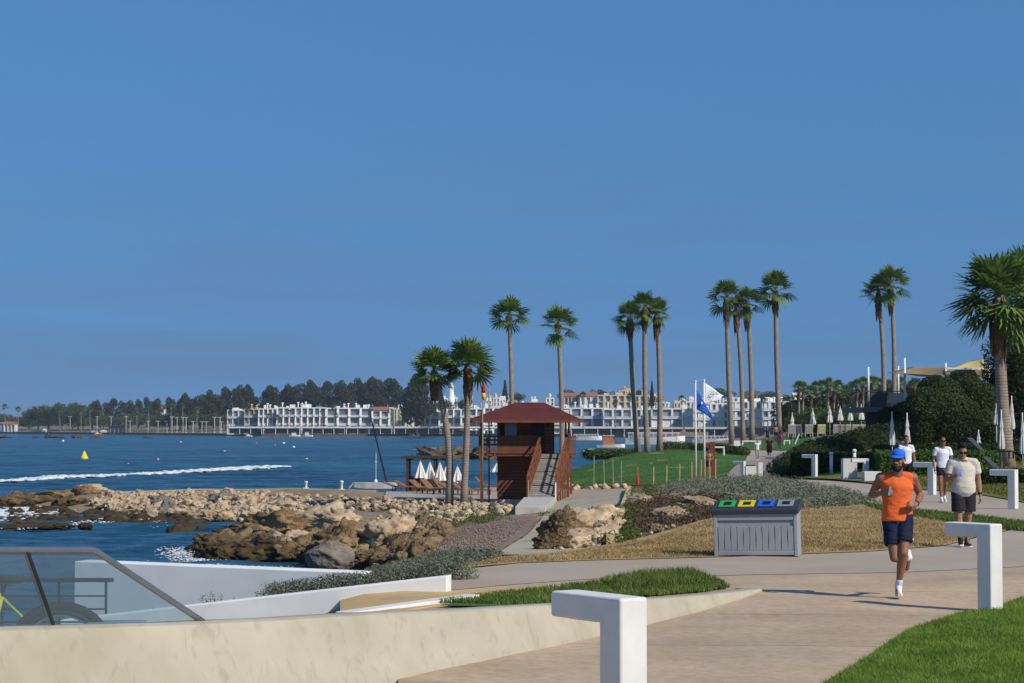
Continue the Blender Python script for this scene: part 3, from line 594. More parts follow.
def panel(p0, p1, q0, q1):           # top from p0 to p1, foot from q0 to q1
    tops = [p0+(p1-p0)*t for t in np.linspace(0, 1, 12)]; bots = [q0+(q1-q0)*t for t in np.linspace(0, 1, 12)]
    v = []; f = []
    for t_, b_ in zip(tops, bots):
        T = railpt(t_)-inv-Vector((0, 0, .02)); B = topline(b_)-inv
        if T.z < B.z: T.z = B.z+.002
        n_ = Vector((.9, -.43, 0)).normalized()*.006
        v += [T+n_, B+n_, B-n_, T-n_]
    for i in range(11):
        for j in range(4): f.append((i*4+j, (i+1)*4+j, (i+1)*4+(j+1) % 4, i*4+(j+1) % 4))
    f += [(0,3,2,1), (44,45,46,47)]
    return MB().add(v, f).build('glass_panel', m_glass, gb)
panel(-170, 25, -140, 54); panel(27.5, 202, 56.5, 203)
MB().bar(railpt(26)-inv, topline(55)-inv, .018, .03).build('mullion', mat('black_seal', (.02, .02, .02), .5), gb)
MB().bar(railpt(25)-inv, topline(54)-inv, .012, .03).build('mullion', m_steel, gb)
# sunken ramp walls behind
def wallrun(name, pts, zt, zb, th, m, label, bev=.012):
    mb = MB()
    for i in range(len(pts)-1):
        a = Vector(pts[i]); b = Vector(pts[i+1]); t = (b-a).normalized(); n_ = Vector((-t.y, t.x))*th
        za, zb_ = zt[i], zt[i+1]
        mb.hexa([(a.x, a.y, zb), (b.x, b.y, zb), (b.x+n_.x, b.y+n_.y, zb), (a.x+n_.x, a.y+n_.y, zb), (a.x, a.y, za), (b.x, b.y, zb_), (b.x+n_.x, b.y+n_.y, zb_), (a.x+n_.x, a.y+n_.y, za)])
    return tag(mb.build(name, m, bevel=bev), label, 'wall')
def xy(px, D): return ((px-512)/F*D, D)
m_wall2 = mat('grey_white_wall', (.72, .72, .70), .75, col2=(.83, .83, .81), scale=1.5, bump=.1, bscale=14, coord='World', dist=.006, detail=8)
wallrun('ramp_wall', [xy(60, 25.0), xy(447, 24.15)], [-.40, .215], -1.8, .28, m_wall2, 'grey white ramp wall rising behind the cream parapet to a square end at the side path')
wallrun('seaward_wall', [xy(76, 29), xy(362, 27.4)], [.07, .02], -3.0, .4, m_wall2, 'long white retaining wall between the sunken ramp and the sea')
wallrun('path_kerb', [xy(352, 20.8), xy(480, 23.0)], [.09, .09], -.2, .2, m_wallw, 'narrow whitewashed kerb between grass verge and tan strip', .01)
def bushline(name, label, pts, n, leaf, m, r=.28):
    C = []; Dn = []; t = thing(name, label, 'shrub', W(pts[0][0], pts[0][1]+12, pts[0][2])); b0 = Vector(t.location)
    for px, py, D in pts:
        c = W(px, py, D)-b0; p, d = cloud((c.x, c.y, c.z-.12), (r, r*.8, .26), int(n/len(pts)), .5); C.append(p); Dn.append(d)
    v, f = leaves(np.concatenate(C), leaf, np.concatenate(Dn)*.5, .32); mesh_np('foliage', v, f, m, parent=t)
    q = MB()
    for px, py, D in pts: c = W(px, py, D)-b0; q.tube([c+Vector((0, 0, -.45)), c+Vector((.03, 0, -.05))], .012, 5)
    q.build('stems', m_brownsh, t)
bushline('silver_bush', 'grey green bush trailing along the top of the ramp wall before the seaward wall', [(x, 590-(x-290)*.135+rnd.uniform(-1.5, 1.5), 25.6+(x-290)*.004) for x in range(270, 470, 5)], 26000, .02, m_silver, .22)
bushline('weed_tuft', 'small dry green tuft against the seaward wall', [(203, 603, 26), (211, 602, 26.1), (219, 603, 26)], 700, .014, m_olive, .09)
bushline('weed_tuft', 'tiny green sprig right of the dry tuft on the seaward wall', [(233, 604, 26)], 120, .012, m_olive, .05)
# the terrace floor behind the glass and the sloped landing
struct(MB().hexa([(-9,13,-.9),(-3.1,13.5,-.9),(-3.4,19.5,-.9),(-9,20.5,-.9),(-9,13,-.10),(-3.1,13.5,-.10),(-3.4,19.5,-.10),(-9,20.5,-.10)]).build('sunken_terrace', m_cgrey))
MB_ = MB().box((0, 0, .17), (.42, .3, .34)); q = W(116, 622, 15.6)
tag(MB_.build('ramp_kerb_block', mat('grey_block', (.24, .27, .31), .8), loc=(q.x, q.y, -.10+.0), bevel=.01), 'plain grey kerb block standing behind the glass balustrade', 'block').scale = (1, 1, 1.75)
# dark metal railing of the terrace
m_dark = mat('dark_railing', (.02, .028, .04), .5, var=.1)
rl = thing('terrace_railing', 'dark metal railing with horizontal bars seen through the glass balustrade', 'railing', W(60, 640, 17.6))
ro = Vector(rl.location)
P_ = lambda px, py: W(px, py, 17.6+(60-px)*.006)-ro
MB().bar(P_(-120, 580), P_(112, 580), .05, .035).build('top_rail', m_dark, rl, bevel=.004)
for py in (596, 609, 622): MB().bar(P_(-120, py), P_(106, py), .014).build('bar', m_dark, rl)
for px in (-100, -50, 2, 59, 106): MB().bar(P_(px, 580), P_(px, 614 if px == 106 else 640), .02).build('post', m_dark, rl)
# bicycle parked behind the glass
bk = thing('bicycle', 'yellow green bicycle with black tyres parked behind the glass balustrade', 'bicycle', (W(30, 650, 15.5).x, 15.5, -.1), R(6))
m_black = mat('black_rubber', (.015, .015, .017), .6, var=.1); m_yel = mat('bicycle_paint', (.58, .52, .02), .3, var=.05, spec=.6)
def wheel(cx, nm):
    v = MB(); v.tube([(cx+.33*math.cos(t), 0, .345+.33*math.sin(t)) for t in np.linspace(0, 2*PI, 33)], .02, 8, False); w = v.build('wheel', m_black, bk, True)
    s_ = MB(); s_.tube([(cx+.305*math.cos(t), 0, .345+.305*math.sin(t)) for t in np.linspace(0, 2*PI, 33)], .009, 6, False); s_.build('rim', m_steel, w, True)
    s_ = MB()
    for k in range(16): s_.bar((cx, .02*(-1)**k, .345), (cx+.3*math.cos(k*PI/8), 0, .345+.3*math.sin(k*PI/8)), .003)
    s_.build('spokes', m_steel, w)
wheel(.23, 0); wheel(-.80, 1)
f = MB(); BB = (-.33, 0, .33); ST = (-.22, 0, .80); HT_ = (-.60, 0, .78); HB = (-.66, 0, .66)
f.tube([HT_, ST], .026, 8).tube([HB, (-.5, 0, .5), BB], .042, 8).tube([ST, BB], .02, 8).tube([BB, (.23, .04, .345)], .012, 6).tube([ST, (.23, .04, .345)], .01, 6).tube([HT_, HB], .026, 8)
f.build('frame', m_yel, bk, True)
MB().tube([HB, (-.74, .05, .5), (-.80, .06, .345)], .016, 6).tube([HB, (-.74, -.05, .5), (-.80, -.06, .345)], .016, 6).build('fork', m_black, bk, True)
MB().tube([(-.60, 0, .78), (-.58, 0, .9), (-.66, 0, .93)], .014, 6).tube([(-.62, -.3, .95), (-.66, 0, .93), (-.62, .3, .95)], .014, 6).build('handlebar', m_black, bk, True)
s_ = MB(); s_.ell((-.16, 0, .93), (.14, .07, .035)); s_.tube([ST, (-.18, 0, .92)], .013, 6); s_.build('saddle', m_black, bk, True)
MB().tube([(.23+.38*math.cos(t), 0, .345+.38*math.sin(t)) for t in np.linspace(R(20), R(150), 10)], .03, 6, True, 1.2, .3).build('mudguard', m_black, bk, True)

# ---------------------------------------------------------------- angular white path lamps
def lamp_mesh(D_near=False):
    # 0.16 deep, arm towards local -x
    mb = MB(); 
    return mb
def make_lamp(h=.96, w=.20, d=.20, arm=.47, t=.15):
    bm = bmesh.new(); prof = [(0, 0), (w, 0), (w, h), (-arm, h), (-arm, h-t), (0, h-t)]
    a = [bm.verts.new((x, -d/2, z)) for x, z in prof]; b = [bm.verts.new((x, d/2, z)) for x, z in prof]
    bm.faces.new(a); bm.faces.new(b[::-1])
    for i in range(6): bm.faces.new((a[i], b[i], b[(i+1) % 6], a[(i+1) % 6]))
    bmesh.ops.recalc_face_normals(bm, faces=bm.faces); me = bpy.data.meshes.new('path_lamp'); bm.to_mesh(me); bm.free(); me.materials.append(m_white); return me
lm = make_lamp(); lens_m = mat('lamp_lens', (.35, .36, .37), .4, var=.05)
def path_lamp(loc, rz, label, grp='angular white path lamps', sc=1):
    r_ = thing('path_lamp', label, 'lamp', loc, rz, grp)
    o = bpy.data.objects.new('post', lm); COL.objects.link(o); o.parent = r_; bv = o.modifiers.new('b', 'BEVEL'); bv.width = .018; bv.segments = 3
    l_ = MB().box((-.22, 0, .807), (.26, .1, .008)).build('lens', lens_m, r_)
    r_.scale = (sc,)*3; return r_
def lampat(px, D, rz, label, z=None):
    x = (px-512)/F*D; path_lamp((x, D, H(x, D) if z is None else z), rz, label)
path_lamp(((612-512)/F*12.0, 12.0, 0), R(-55), 'large white angular lamp nearest the camera, cut by the bottom edge', sc=1.04)
lampat(981, 22.1, R(-55), 'white angular lamp at the lawn corner in front of the man in the polo shirt')
lampat(928, 59, R(-38), 'white angular lamp between the jogger and the man in the white T-shirt')
lampat(1008, 49, R(-38), 'white angular lamp cut by the right edge of the photo')
lampat(812, 85, R(-38), 'white angular lamp alone before the dark rounded hedge')
lampat(774, 97, R(-38), 'white angular lamp right of the dark gap, next to the thin stakes')
lampat(741, 101, R(-38), 'small white angular lamp left of the white planter box')
# ---------------------------------------------------------------- recycling station
q = W(758, 555.5, 31.3); rb = thing('recycling_bin', 'long grey recycling station with green, yellow, blue and grey openings on its dark lid', 'recycling bin', (q.x, q.y, H(q.x, q.y)), R(-15)); rb.rotation_euler.y = R(-1.3)
m_pg = mat('bin_grey_plastic', (.29, .305, .325), .55, var=.06, scale=3); m_ld = mat('bin_lid_dark', (.035, .042, .055), .5, var=.1)
w, d, h = 1.30, .44, .70
mb = MB(); mb.bb(-w/2+.02, w/2-.02, -d/2+.03, d/2-.02, .03, h-.02); mb.bb(-w/2, -w/2+.055, -d/2, d/2, 0, h); mb.bb(w/2-.055, w/2, -d/2, d/2, 0, h)
mb.bb(-w/2+.056, w/2-.056, -d/2+.005, -d/2+.029, h-.14, h-.005); mb.bb(-w/2+.056, w/2-.056, -d/2+.005, -d/2+.029, .02, .085)
mb.build('body', m_pg, rb, bevel=.006)
sl_ = MB(); k = 12; x0 = -w/2+.062; x1 = w/2-.062; pw = (x1-x0)/k
for i in range(k):
    xs = x0+i*pw; v = []; f = []
    for j in range(9):
        z_ = .087+(h-.23-.087)*j/8; g_ = .004+.006*math.sin(j/8*PI*2+i*.4)*(1 if i % 2 else -1); a = xs+.005+abs(.006*math.sin(j/8*PI)); b = xs+pw-.004+g_*.8
        v += [(a, -d/2+.008, z_), (b, -d/2+.008, z_), (b, -d/2+.026, z_), (a, -d/2+.026, z_)]
    for j in range(8):
        for c in range(4): f.append((j*4+c, j*4+(c+1) % 4, j*4+4+(c+1) % 4, j*4+4+c))
    f += [(3,2,1,0), (32,33,34,35)]; sl_.add(v, f)
sl_.build('slatted_front', m_pg, rb, bevel=.002)
lid = MB(); zf, zb = h+.0, h+.165; e = .03
lid.hexa([(-w/2-e,-d/2-e,zf-.045), (w/2+e,-d/2-e,zf-.045), (w/2+e,d/2+e,zf+.03), (-w/2-e,d/2+e,zf+.03), (-w/2-e,-d/2-e,zf+.03), (w/2+e,-d/2-e,zf+.03), (w/2+e,d/2+e,zb), (-w/2-e,d/2+e,zb)])
lo = lid.build('lid', m_ld, rb, bevel=.015)
sl0 = (zb-zf-.03)/(d+2*e); an = math.atan(sl0)
for i, (cn, c) in enumerate([('green', (.03, .33, .08)), ('yellow', (.62, .50, .02)), ('blue', (.02, .12, .55)), ('grey', (.22, .24, .26))]):
    cx = -w/2+.19+i*.305; zc = zf+.03+sl0*(d/2+e)+.012; mt = mat('opening_'+cn, c, .45, var=.05)
    fr_ = MB(); L_, T_ = .125, .16
    for (a, b, c_, d_) in ((-L_, L_, -T_, -T_+.07), (-L_, L_, T_-.06, T_), (-L_, -L_+.06, -T_+.07, T_-.06), (L_-.06, L_, -T_+.07, T_-.06)): fr_.bb(a, b, c_, d_, -.005, .012)
    o = fr_.build('opening_frame', mt, lo, bevel=.003); o.location = (cx, 0, zc); o.rotation_euler.x = an; o['label'] = cn+' opening'
    o = MB().tube([(0,0,-.006), (0,0,-.002)], .062, 16).build('hole_disc', mat('hole_shade', (.008, .008, .01), .9), lo); o.location = (cx, 0, zc); o.rotation_euler.x = an  # black disc laid on the lid paints the dark inside of the opening
mk = MB(); 
for i in range(3): mk.bb(-.07+i*.05, -.035+i*.05, -d/2+.001, -d/2+.0045, h-.09, h-.055)
mk.build('faint_mark', mat('pale_mark', (.4, .42, .44), .6), rb)

# ---------------------------------------------------------------- lifeguard tower
m_wood = mat('red_brown_wood', (.12, .043, .02), .75, col2=(.23, .085, .04), scale=2.5, bump=.3, bscale=12)
def planks(m, pitch, axis='Z', depth=.5):
    n = m.node_tree; p = n.nodes['Principled BSDF']; t = n.nodes.new('ShaderNodeTexCoord'); s = n.nodes.new('ShaderNodeSeparateXYZ')
    a = n.nodes.new('ShaderNodeMath'); a.operation = 'MULTIPLY'; a.inputs[1].default_value = 1/pitch; b = n.nodes.new('ShaderNodeMath'); b.operation = 'FRACT'
    c = n.nodes.new('ShaderNodeMath'); c.operation = 'GREATER_THAN'; c.inputs[1].default_value = .13; r = n.nodes.new('ShaderNodeMapRange'); r.inputs['To Min'].default_value = .25
    n.links.new(t.outputs['Object'], s.inputs[0]); n.links.new(s.outputs['XYZ'.index(axis)], a.inputs[0]); n.links.new(a.outputs[0], b.inputs[0]); n.links.new(b.outputs[0], c.inputs[0]); n.links.new(c.outputs[0], r.inputs[0])
    x = n.nodes.new('ShaderNodeMix'); x.data_type = 'RGBA'; x.blend_type = 'MULTIPLY'; x.inputs[0].default_value = 1
    n.links.new(n.nodes[m['ramp']].outputs[0], x.inputs[6]); n.links.new(r.outputs[0], x.inputs[7]); n.links.new(x.outputs[2], p.inputs['Base Color'])
    return m
m_plank = planks(mat('plank_wall', (.11, .040, .019), .75, col2=(.20, .075, .036), scale=1.6), .16)
m_roof = planks(mat('oxblood_roof', (.085, .022, .018), .8, col2=(.12, .032, .025), scale=1.5), .35, 'Y')
m_tread = planks(mat('grey_decking', (.22, .19, .165), .9, col2=(.33, .29, .255), scale=3), .17, 'Y')
m_dkw = mat('dark_parts_and_shade', (.02, .014, .012), .8)  # near-black for real dark parts and for painted shade
T = thing('lifeguard_tower', 'red brown wooden lifeguard tower with hipped oxblood roof, deck and front stairs', 'lifeguard tower', (.624, 96, -1.5))
m = MB(); m.bb(-1.34, 1.45, .85, 3.4, 0, 2.12); m.build('lower_enclosure', m_plank, T)
m = MB(); m.bb(-2.2, 2.4, -.1, 3.6, 2.13, 2.24); dk = m.build('deck', m_wood, T)
m = MB(); m.bb(-1.34, -.98, .5, 3.2, 2.245, 3.78); m.bb(-.4, 1.42, .5, 3.2, 2.245, 3.78); m.bb(-.979, -.401, .5, 3.2, 2.245, 2.7); m.bb(-.979, -.401, .5, 3.2, 3.72, 3.78); m.bb(-.978, -.402, 2.9, 3.2, 2.701, 3.719); cb = m.build('cabin', m_plank, T)
wn = MB().bb(-.97, -.41, .52, .56, 2.71, 3.70).build('window', mat('cabin_glass', (.12, .16, .16), .15, spec=.8), T)
m = MB()
for x in (-.97, -.68, -.44): m.bb(x, x+.04, .47, .515, 2.71, 3.70)
m.build('window_frame', mat('pale_frame', (.4, .42, .4), .6), wn)
MB().bb(-1.30, -1.02, .46, .495, 2.9, 3.6).build('hatch_shade_panel', m_dkw, T)  # flat dark panel on the wall paints the unlit inside of an opening
MB().bb(.35, .95, .45, .496, 2.25, 3.70).build('door', mat('blue_black_door', (.012, .018, .035), .5), T)
MB().bb(-1.34, .60, -.14, -.08, 2.245, 3.05).build('front_parapet', m_plank, T)
m = MB(); m.bb(-1.36, .9, -.17, -.06, 3.052, 3.11); m.bb(-2.22, -1.36, -.15, -.08, 3.03, 3.09); 
for z_ in (2.45, 2.68, 2.9): m.bb(-2.2, -1.345, -.13, -.10, z_-.045, z_+.045)
for x in (-2.16, -1.8, -1.45): m.bb(x-.04, x+.04, -.15, -.081, 2.0, 3.03)
for i in range(6): m.bb(-2.14+i*.09, -2.11+i*.09, -.1, -.07, 2.25, 3.0)
m.build('railing', m_wood, T)
m = MB(); m.bar((-2.2, -.08, 3.06), (-2.2, 3.5, 3.06), .07); m.bar((-2.2, -.08, 2.65), (-2.2, 3.5, 2.65), .08, .03)
for y in (1, 2.2, 3.5): m.bar((-2.2, y, 2.2), (-2.2, y, 3.05), .08)
m.build('railing', m_wood, T)
m = MB(); m.bb(1.95, 2.42, -.13, -.08, 2.25, 2.33); m.bb(1.9, 2.42, -.15, -.08, 3.03, 3.09)
for i in range(5): m.bb(1.98+i*.095, 2.045+i*.095, -.12, -.085, 2.331, 3.029)
m.bar((2.4, -.08, 3.06), (2.4, 3.5, 3.06), .07); m.bar((2.4, -.08, 2.65), (2.4, 3.5, 2.65), .08, .03)
m.build('railing', m_wood, T)
for x, y in ((-2.1, -.05), (-2.1, 3.4), (2.05, -.05), (2.3, 3.4), (1.56, 2.9)):
    MB().bb(x-.06, x+.06, y-.06, y+.06, 0, 2.128).build('post', m_wood, T)
for x, y in ((-1.25, -.03), (1.95, 0), (-2.1, 3.5), (2.2, 3.5), (-2.1, .0)):
    MB().bb(x-.05, x+.05, y-.05, y+.05, 2.245, 3.82).build('post', m_wood, T)
# roof
m = MB(); X0, X1, Y0, Y1, ze, za = -2.75, 2.75, -1.0, 4.3, 3.86, 4.72
m.v = [(X0,Y0,ze),(X1,Y0,ze),(X1,Y1,ze),(X0,Y1,ze),(-.45,1.6,za),(.95,1.6,za),(X0,Y0,ze-.12),(X1,Y0,ze-.12),(X1,Y1,ze-.12),(X0,Y1,ze-.12)]
m.f = [(0,1,5,4),(1,2,5),(2,3,4,5),(3,0,4),(6,7,1,0),(7,8,2,1),(8,9,3,2),(9,6,0,3),(9,8,7,6)]; rf = m.build('roof', m_roof, T)
MB().bb(X0-.02, X1+.02, Y0-.05, Y0-.002, ze-.13, ze-.01).build('fascia', m_wood, rf)
MB().bb(1.0, 1.16, -.9, -.8, 3.55, 3.73).build('lantern', m_dkw, T)
# stairs
b0 = Vector((.72, -4.9, .36)); t0 = Vector((1.38, -.1, 2.22)); wv = Vector((.62, 0, 0))
m = MB(); th = Vector((0, 0, -.07)); m.hexa([b0-wv+th, b0+wv+th, t0+wv*.95+th, t0-wv*.95+th, b0-wv, b0+wv, t0+wv*.95, t0-wv*.95]); sr = m.build('ramp_stair', m_tread, T)
m = MB()
for i in range(22):
    p = b0.lerp(t0, (i+.5)/22); m.box(p+Vector((0, 0, .02)), (1.14, .05, .035), rx=0)
m.build('tread_cleats', m_tread, sr)
for s_ in (-1, 1):
    m = MB(); o1 = wv*s_*1.03; m.bar(b0+o1+Vector((0, 0, .9)), t0+o1+Vector((0, 0, .92)), .10, .06); m.bar(b0+o1+Vector((0, 0, .5)), t0+o1+Vector((0, 0, .52)), .035, .09); m.bar(b0+o1+Vector((0, 0, .22)), t0+o1+Vector((0, 0, .24)), .035, .09)
    m.bar(b0+o1+Vector((0, 0, -.05)), t0+o1+Vector((0, 0, -.05)), .05, .16)
    for i in range(6):
        p = b0.lerp(t0, i/5)+o1; m.bar((p.x, p.y, 0), (p.x, p.y, p.z+.9), .08)
    m.build('stair_railing', m_wood, T)
MB().box((.10, -4.9, .55), (.07, .05, 1.1)).build('white_post', m_white, T); MB().box((1.36, -4.95, .5), (.07, .05, 1.0)).build('white_post', m_white, T)
# pad in front
a = [G(515, 512.5), G(549, 512.5), G(556, 497), G(524, 497)]
pz = [W(515, 506.5, a[0].y), W(546, 506.5, a[0].y), W(556, 497, 92), W(524, 497, 92)]
tag(MB().hexa([v+Vector((0, 0, -.5)) for v in pz]+pz).build('concrete_pad', mat('pale_pad', (.45, .43, .38), .9, scale=2, bump=.1), bevel=.02), 'pale sloping concrete pad at the foot of the tower stairs', 'concrete pad')
tag(MB().hexa([W(500,503,94)+Vector((0,0,-.6)),W(528,503,94)+Vector((0,0,-.6)),W(528,503,98)+Vector((0,0,-.6)),W(500,503,98)+Vector((0,0,-.6)),W(500,499.5,94),W(528,499.5,94),W(528,499.5,98)-Vector((0,0,.1)),W(500,499.5,98)-Vector((0,0,.1))]).build('foundation_slab', mat('pale_pad', (.4, .4, .4))), 'pale concrete footing under the left side of the tower', 'footing')
# low yellow edge wall along the ramp
m_ochre = mat('ochre_edge', (.42, .32, .14), .85, col2=(.52, .42, .22), scale=2)
ep = [G(x, y) for x, y in ((606, 543), (612, 531), (618, 516), (623, 503), (627, 490))]
mb = MB()
for i in range(len(ep)-1):
    p, q = ep[i], ep[i+1]; mb.hexa([p+Vector((0,0,-.3)), p+Vector((.14,0,-.3)), q+Vector((.18,0,-.3)), q+Vector((0,0,-.3)), p+Vector((0,0,.16)), p+Vector((.14,0,.16)), q+Vector((.18,0,.2)), q+Vector((0,0,.2))])
tag(mb.build('ramp_kerb', m_ochre), 'ochre painted kerb along the right edge of the concrete ramp', 'kerb')

# ---------------------------------------------------------------- flags
m_pole = mat('white_pole', (.7, .7, .68), .4, var=.04); m_wpole = mat('grey_wood_pole', (.25, .2, .16), .8)
def cloth_flag(name, pts, ncol, m, parent, wave=.12, nrow=8):
    # pts: top-hoist, bottom-hoist, bottom-fly, top-fly
    a, b, c, d = [Vector(p) for p in pts]; v = []; f = []
    for i in range(ncol+1):
        for j in range(nrow+1):
            s, t = i/ncol, j/nrow; p = a.lerp(d, s).lerp(b.lerp(c, s), t); p.y += wave*math.sin(s*9+t*3)*s; p.z += wave*.3*math.sin(s*7+t*5)*s; p.x += wave*.3*math.sin(t*8+s*3)*s
            v += [p]
    for i in range(ncol):
        for j in range(nrow): k = i*(nrow+1)+j; f.append((k, k+1, k+nrow+2, k+nrow+1))
    o = MB().add(v, f).build(name, m, parent, True); so_ = o.modifiers.new('s', 'SOLIDIFY'); so_.thickness = .004; return o
def dim_mat(name, fn):
    return fn
def flagpole(px, ytop, ybase, D, label, r=.05):
    tp = W(px, ytop, D); g_ = GD(px, D); z0 = g_.z; t = thing('flagpole', label, 'flagpole', (g_.x, D, z0))
    MB().tube([(0,0,-.1), (0,0,tp.z-z0)], [r, r*.7], 10).build('pole', m_pole, t, True); MB().ell((0,0,tp.z-z0+.03), r*1.1).build('finial', m_pole, t, True)
    return t, tp.z-z0
m_fb = mat('flag_blue', (.015, .09, .42), .7, var=.1); m_fw = mat('flag_white', (.72, .74, .78), .7, var=.05)
t1, h1 = flagpole(695.5, 382, 478, 112, 'white flagpole flying the blue flag on the lawn edge', .06)
s1 = 112/F
fl = cloth_flag('flag', [(.05,0,h1-7*s1*1.0), (.05,0,h1-27*s1), (19*s1,.1,h1-38*s1), (13*s1,.2,h1-27*s1)], 14, m_fb, t1, .1)
# white round emblem with waves on the blue flag
mk = MB(); cx, cz = 6*s1, h1-21*s1
mk.tube([(cx, -.10, cz), (cx+.01, -.105, cz)], .09, 14); mk.build('emblem', m_fw, fl)
t2, h2 = flagpole(704, 381, 476, 116, 'white flagpole flying the white flag behind the blue one', .07); s2 = 116/F
fl2 = cloth_flag('flag', [(.06,0,h2-2*s2), (.06,0,h2-24*s2), (14*s2,.1,h2-19*s2), (20*s2,.2,h2-15*s2)], 14, m_fw, t2, .12)
mk = MB()
for i in range(8):
    a = i*PI/4; mk.box((.55+.17*math.cos(a), -.12, h2-.78+.17*math.sin(a)), (.05, .012, .05))
mk.box((.5, -.12, h2-.78), (.14, .012, .07)); mk.build('emblem', mat('faint_navy', (.2, .22, .35), .7), fl2)
tp = W(482.5, 399, 94.5); t3 = thing('flagpole', 'thin grey pole with red and yellow lifeguard flag at the tower deck', 'flagpole', (tp.x, 94.5, -1.5))
MB().tube([(0,0,0), (0,0,tp.z+1.5+.9)], [.04, .03], 8).build('pole', m_wpole, t3, True); hh = tp.z+1.5+.8
fR = MB(); fR.tube([(.03,0,hh-.05), (.05,0,hh-.3), (.04,0,hh-.52)], [.03, .10, .09], 8); fR.build('flag_red', mat('flag_red', (.5, .015, .02), .7), t3, True)
fR = MB(); fR.tube([(.04,0,hh-.521), (.06,0,hh-.68), (.05,0,hh-.86)], [.09, .10, .03], 8); fR.build('flag_yellow', mat('flag_yellow', (.75, .5, .02), .7), t3, True)
tp = W(489, 388, 98); t4 = tag(MB().tube([(tp.x, 98, -1.6), (tp.x, 98, tp.z)], [.04, .03], 8).build('bare_pole', m_wpole, None, True), 'thin bare pole right of the lifeguard flag', 'pole')

# ---------------------------------------------------------------- fan palms
m_trunk = planks(mat('palm_bark', (.22, .175, .135), .9, col2=(.34, .285, .23), scale=3, bump=.6, bscale=10), .12); m_skirt = mat('dead_frond', (.09, .05, .025), .95, col2=(.19, .12, .065), scale=4)
m_palm = leafmat('palm_leaf', (.05, .115, .02), (.20, .27, .055), 1.4)
def crown_mesh(seed, nl=34, Rr=1.9, low=-55):
    g = np.random.default_rng(seed); V = []; Fq = []; k = 0
    for i in range(nl):
        az = i*2.39996+g.normal()*.25; el = R(low+(80-low)*((i+.5)/nl)**.62+g.normal()*9); pl_ = Rr*(.40+.16*g.random()); bl = Rr*(.52+.14*g.random())
        d = np.array([math.cos(az)*math.cos(el), math.sin(az)*math.cos(el), math.sin(el)]); side = np.array([-math.sin(az), math.cos(az), 0]); up = np.cross(d, side)*-1
        up = np.cross(side, d); 
        up = up if up[2] > 0 else -up
        c = d*pl_-np.array([0, 0, .10*pl_*math.cos(el)])
        w = .022*Rr/1.9
        V += [np.zeros(3)-side*w, np.zeros(3)+side*w, c+side*w, c-side*w]; Fq.append((k, k+1, k+2, k+3)); k += 4
        ns = 15; roll = g.normal()*.35
        sd = side*math.cos(roll)+up*math.sin(roll); upp = up*math.cos(roll)-side*math.sin(roll)
        for j in range(ns):
            a = R(-105+210*(j+.5)/ns); L_ = bl*(1-.28*abs(a)/R(105))*(.9+.2*g.random()); dr = d*math.cos(a)+sd*math.sin(a); wd_ = np.cross(dr, upp)*L_*.07
            fold = upp*.10*L_*(-1)**j*.4; dip = np.array([0, 0, -1])
            p1 = c+dr*L_*.55+fold-dip*0+dip*.02*L_; p2 = c+dr*L_+dip*(.08+.14*g.random())*L_
            V += [c-wd_*.15, c+wd_*.15, p1+wd_, p1-wd_]; Fq.append((k, k+1, k+2, k+3)); k += 4
            V += [p1-wd_, p1+wd_, p2+wd_*.18, p2-wd_*.18]; Fq.append((k, k+1, k+2, k+3)); k += 4
    me_o = mesh_np('t', np.array(V), np.array(Fq), m_palm); me = me_o.data; bpy.data.objects.remove(me_o); return me
def skirt_mesh(seed, n=70, L_=1.1, r0=.22):
    g = np.random.default_rng(seed); V = []; Fq = []; k = 0
    for i in range(n):
        az = g.random()*6.28; z0 = -g.random()*L_*.75; ll = L_*(.35+.5*g.random()); d = np.array([math.cos(az), math.sin(az), 0]); s_ = np.array([-d[1], d[0], 0])*(.05+.07*g.random())
        a = d*r0*.6+[0, 0, z0]; b = d*(r0+.04+.06*g.random())+[0, 0, z0-ll*.4]; c = d*(r0+.03*g.random())+[0, 0, z0-ll]
        V += [a-s_, a+s_, b+s_*1.6, b-s_*1.6, b-s_*1.6, b+s_*1.6, c+s_*.4, c-s_*.4]; Fq += [(k, k+1, k+2, k+3), (k+4, k+5, k+6, k+7)]; k += 8
    o = mesh_np('t', np.array(V), np.array(Fq), m_skirt); me = o.data; bpy.data.objects.remove(o); return me
CR = [crown_mesh(s, 27+2*(s % 3), 1.9, -58) for s in range(6)]; CRB = [crown_mesh(20+s, 42, 1.9, -50) for s in range(2)]+[crown_mesh(30+s, 60, 1.9, -72) for s in range(1)]; SK = [skirt_mesh(s) for s in range(3)]
def palm(base, top, r0, r1, crad, label, group=None, seed=0, skirt=1.0, cm=None, rzc=0, sag=.12):
    t = thing('fan_palm', label, 'palm tree', base, 0, group); d = Vector(top)-Vector(base); n_ = 9
    pts = [Vector((d.x*(u**1.15)+sag*math.sin(u*PI)*(1 if seed % 2 else -1), d.y*u, d.z*u)) for u in np.linspace(0, 1, n_)]; pts[0].z = -.2
    rs = [r0*1.25 if i == 0 else r0+(r1-r0)*i/(n_-1) for i in range(n_)]
    MB().tube(pts, rs, 12).build('trunk', m_trunk, t, True)
    o = bpy.data.objects.new('crown', (cm or CR)[seed % len(cm or CR)]); COL.objects.link(o); o.parent = t; o.location = d; o.scale = (crad/1.9,)*3; o.rotation_euler.z = seed*1.3+rzc
    if skirt:
        o = bpy.data.objects.new('dead_fronds', SK[seed % 3]); COL.objects.link(o); o.parent = t; o.location = d+Vector((0, 0, .1)); k = r1/.17; o.scale = (k, k, skirt); o.rotation_euler.z = seed
    return t
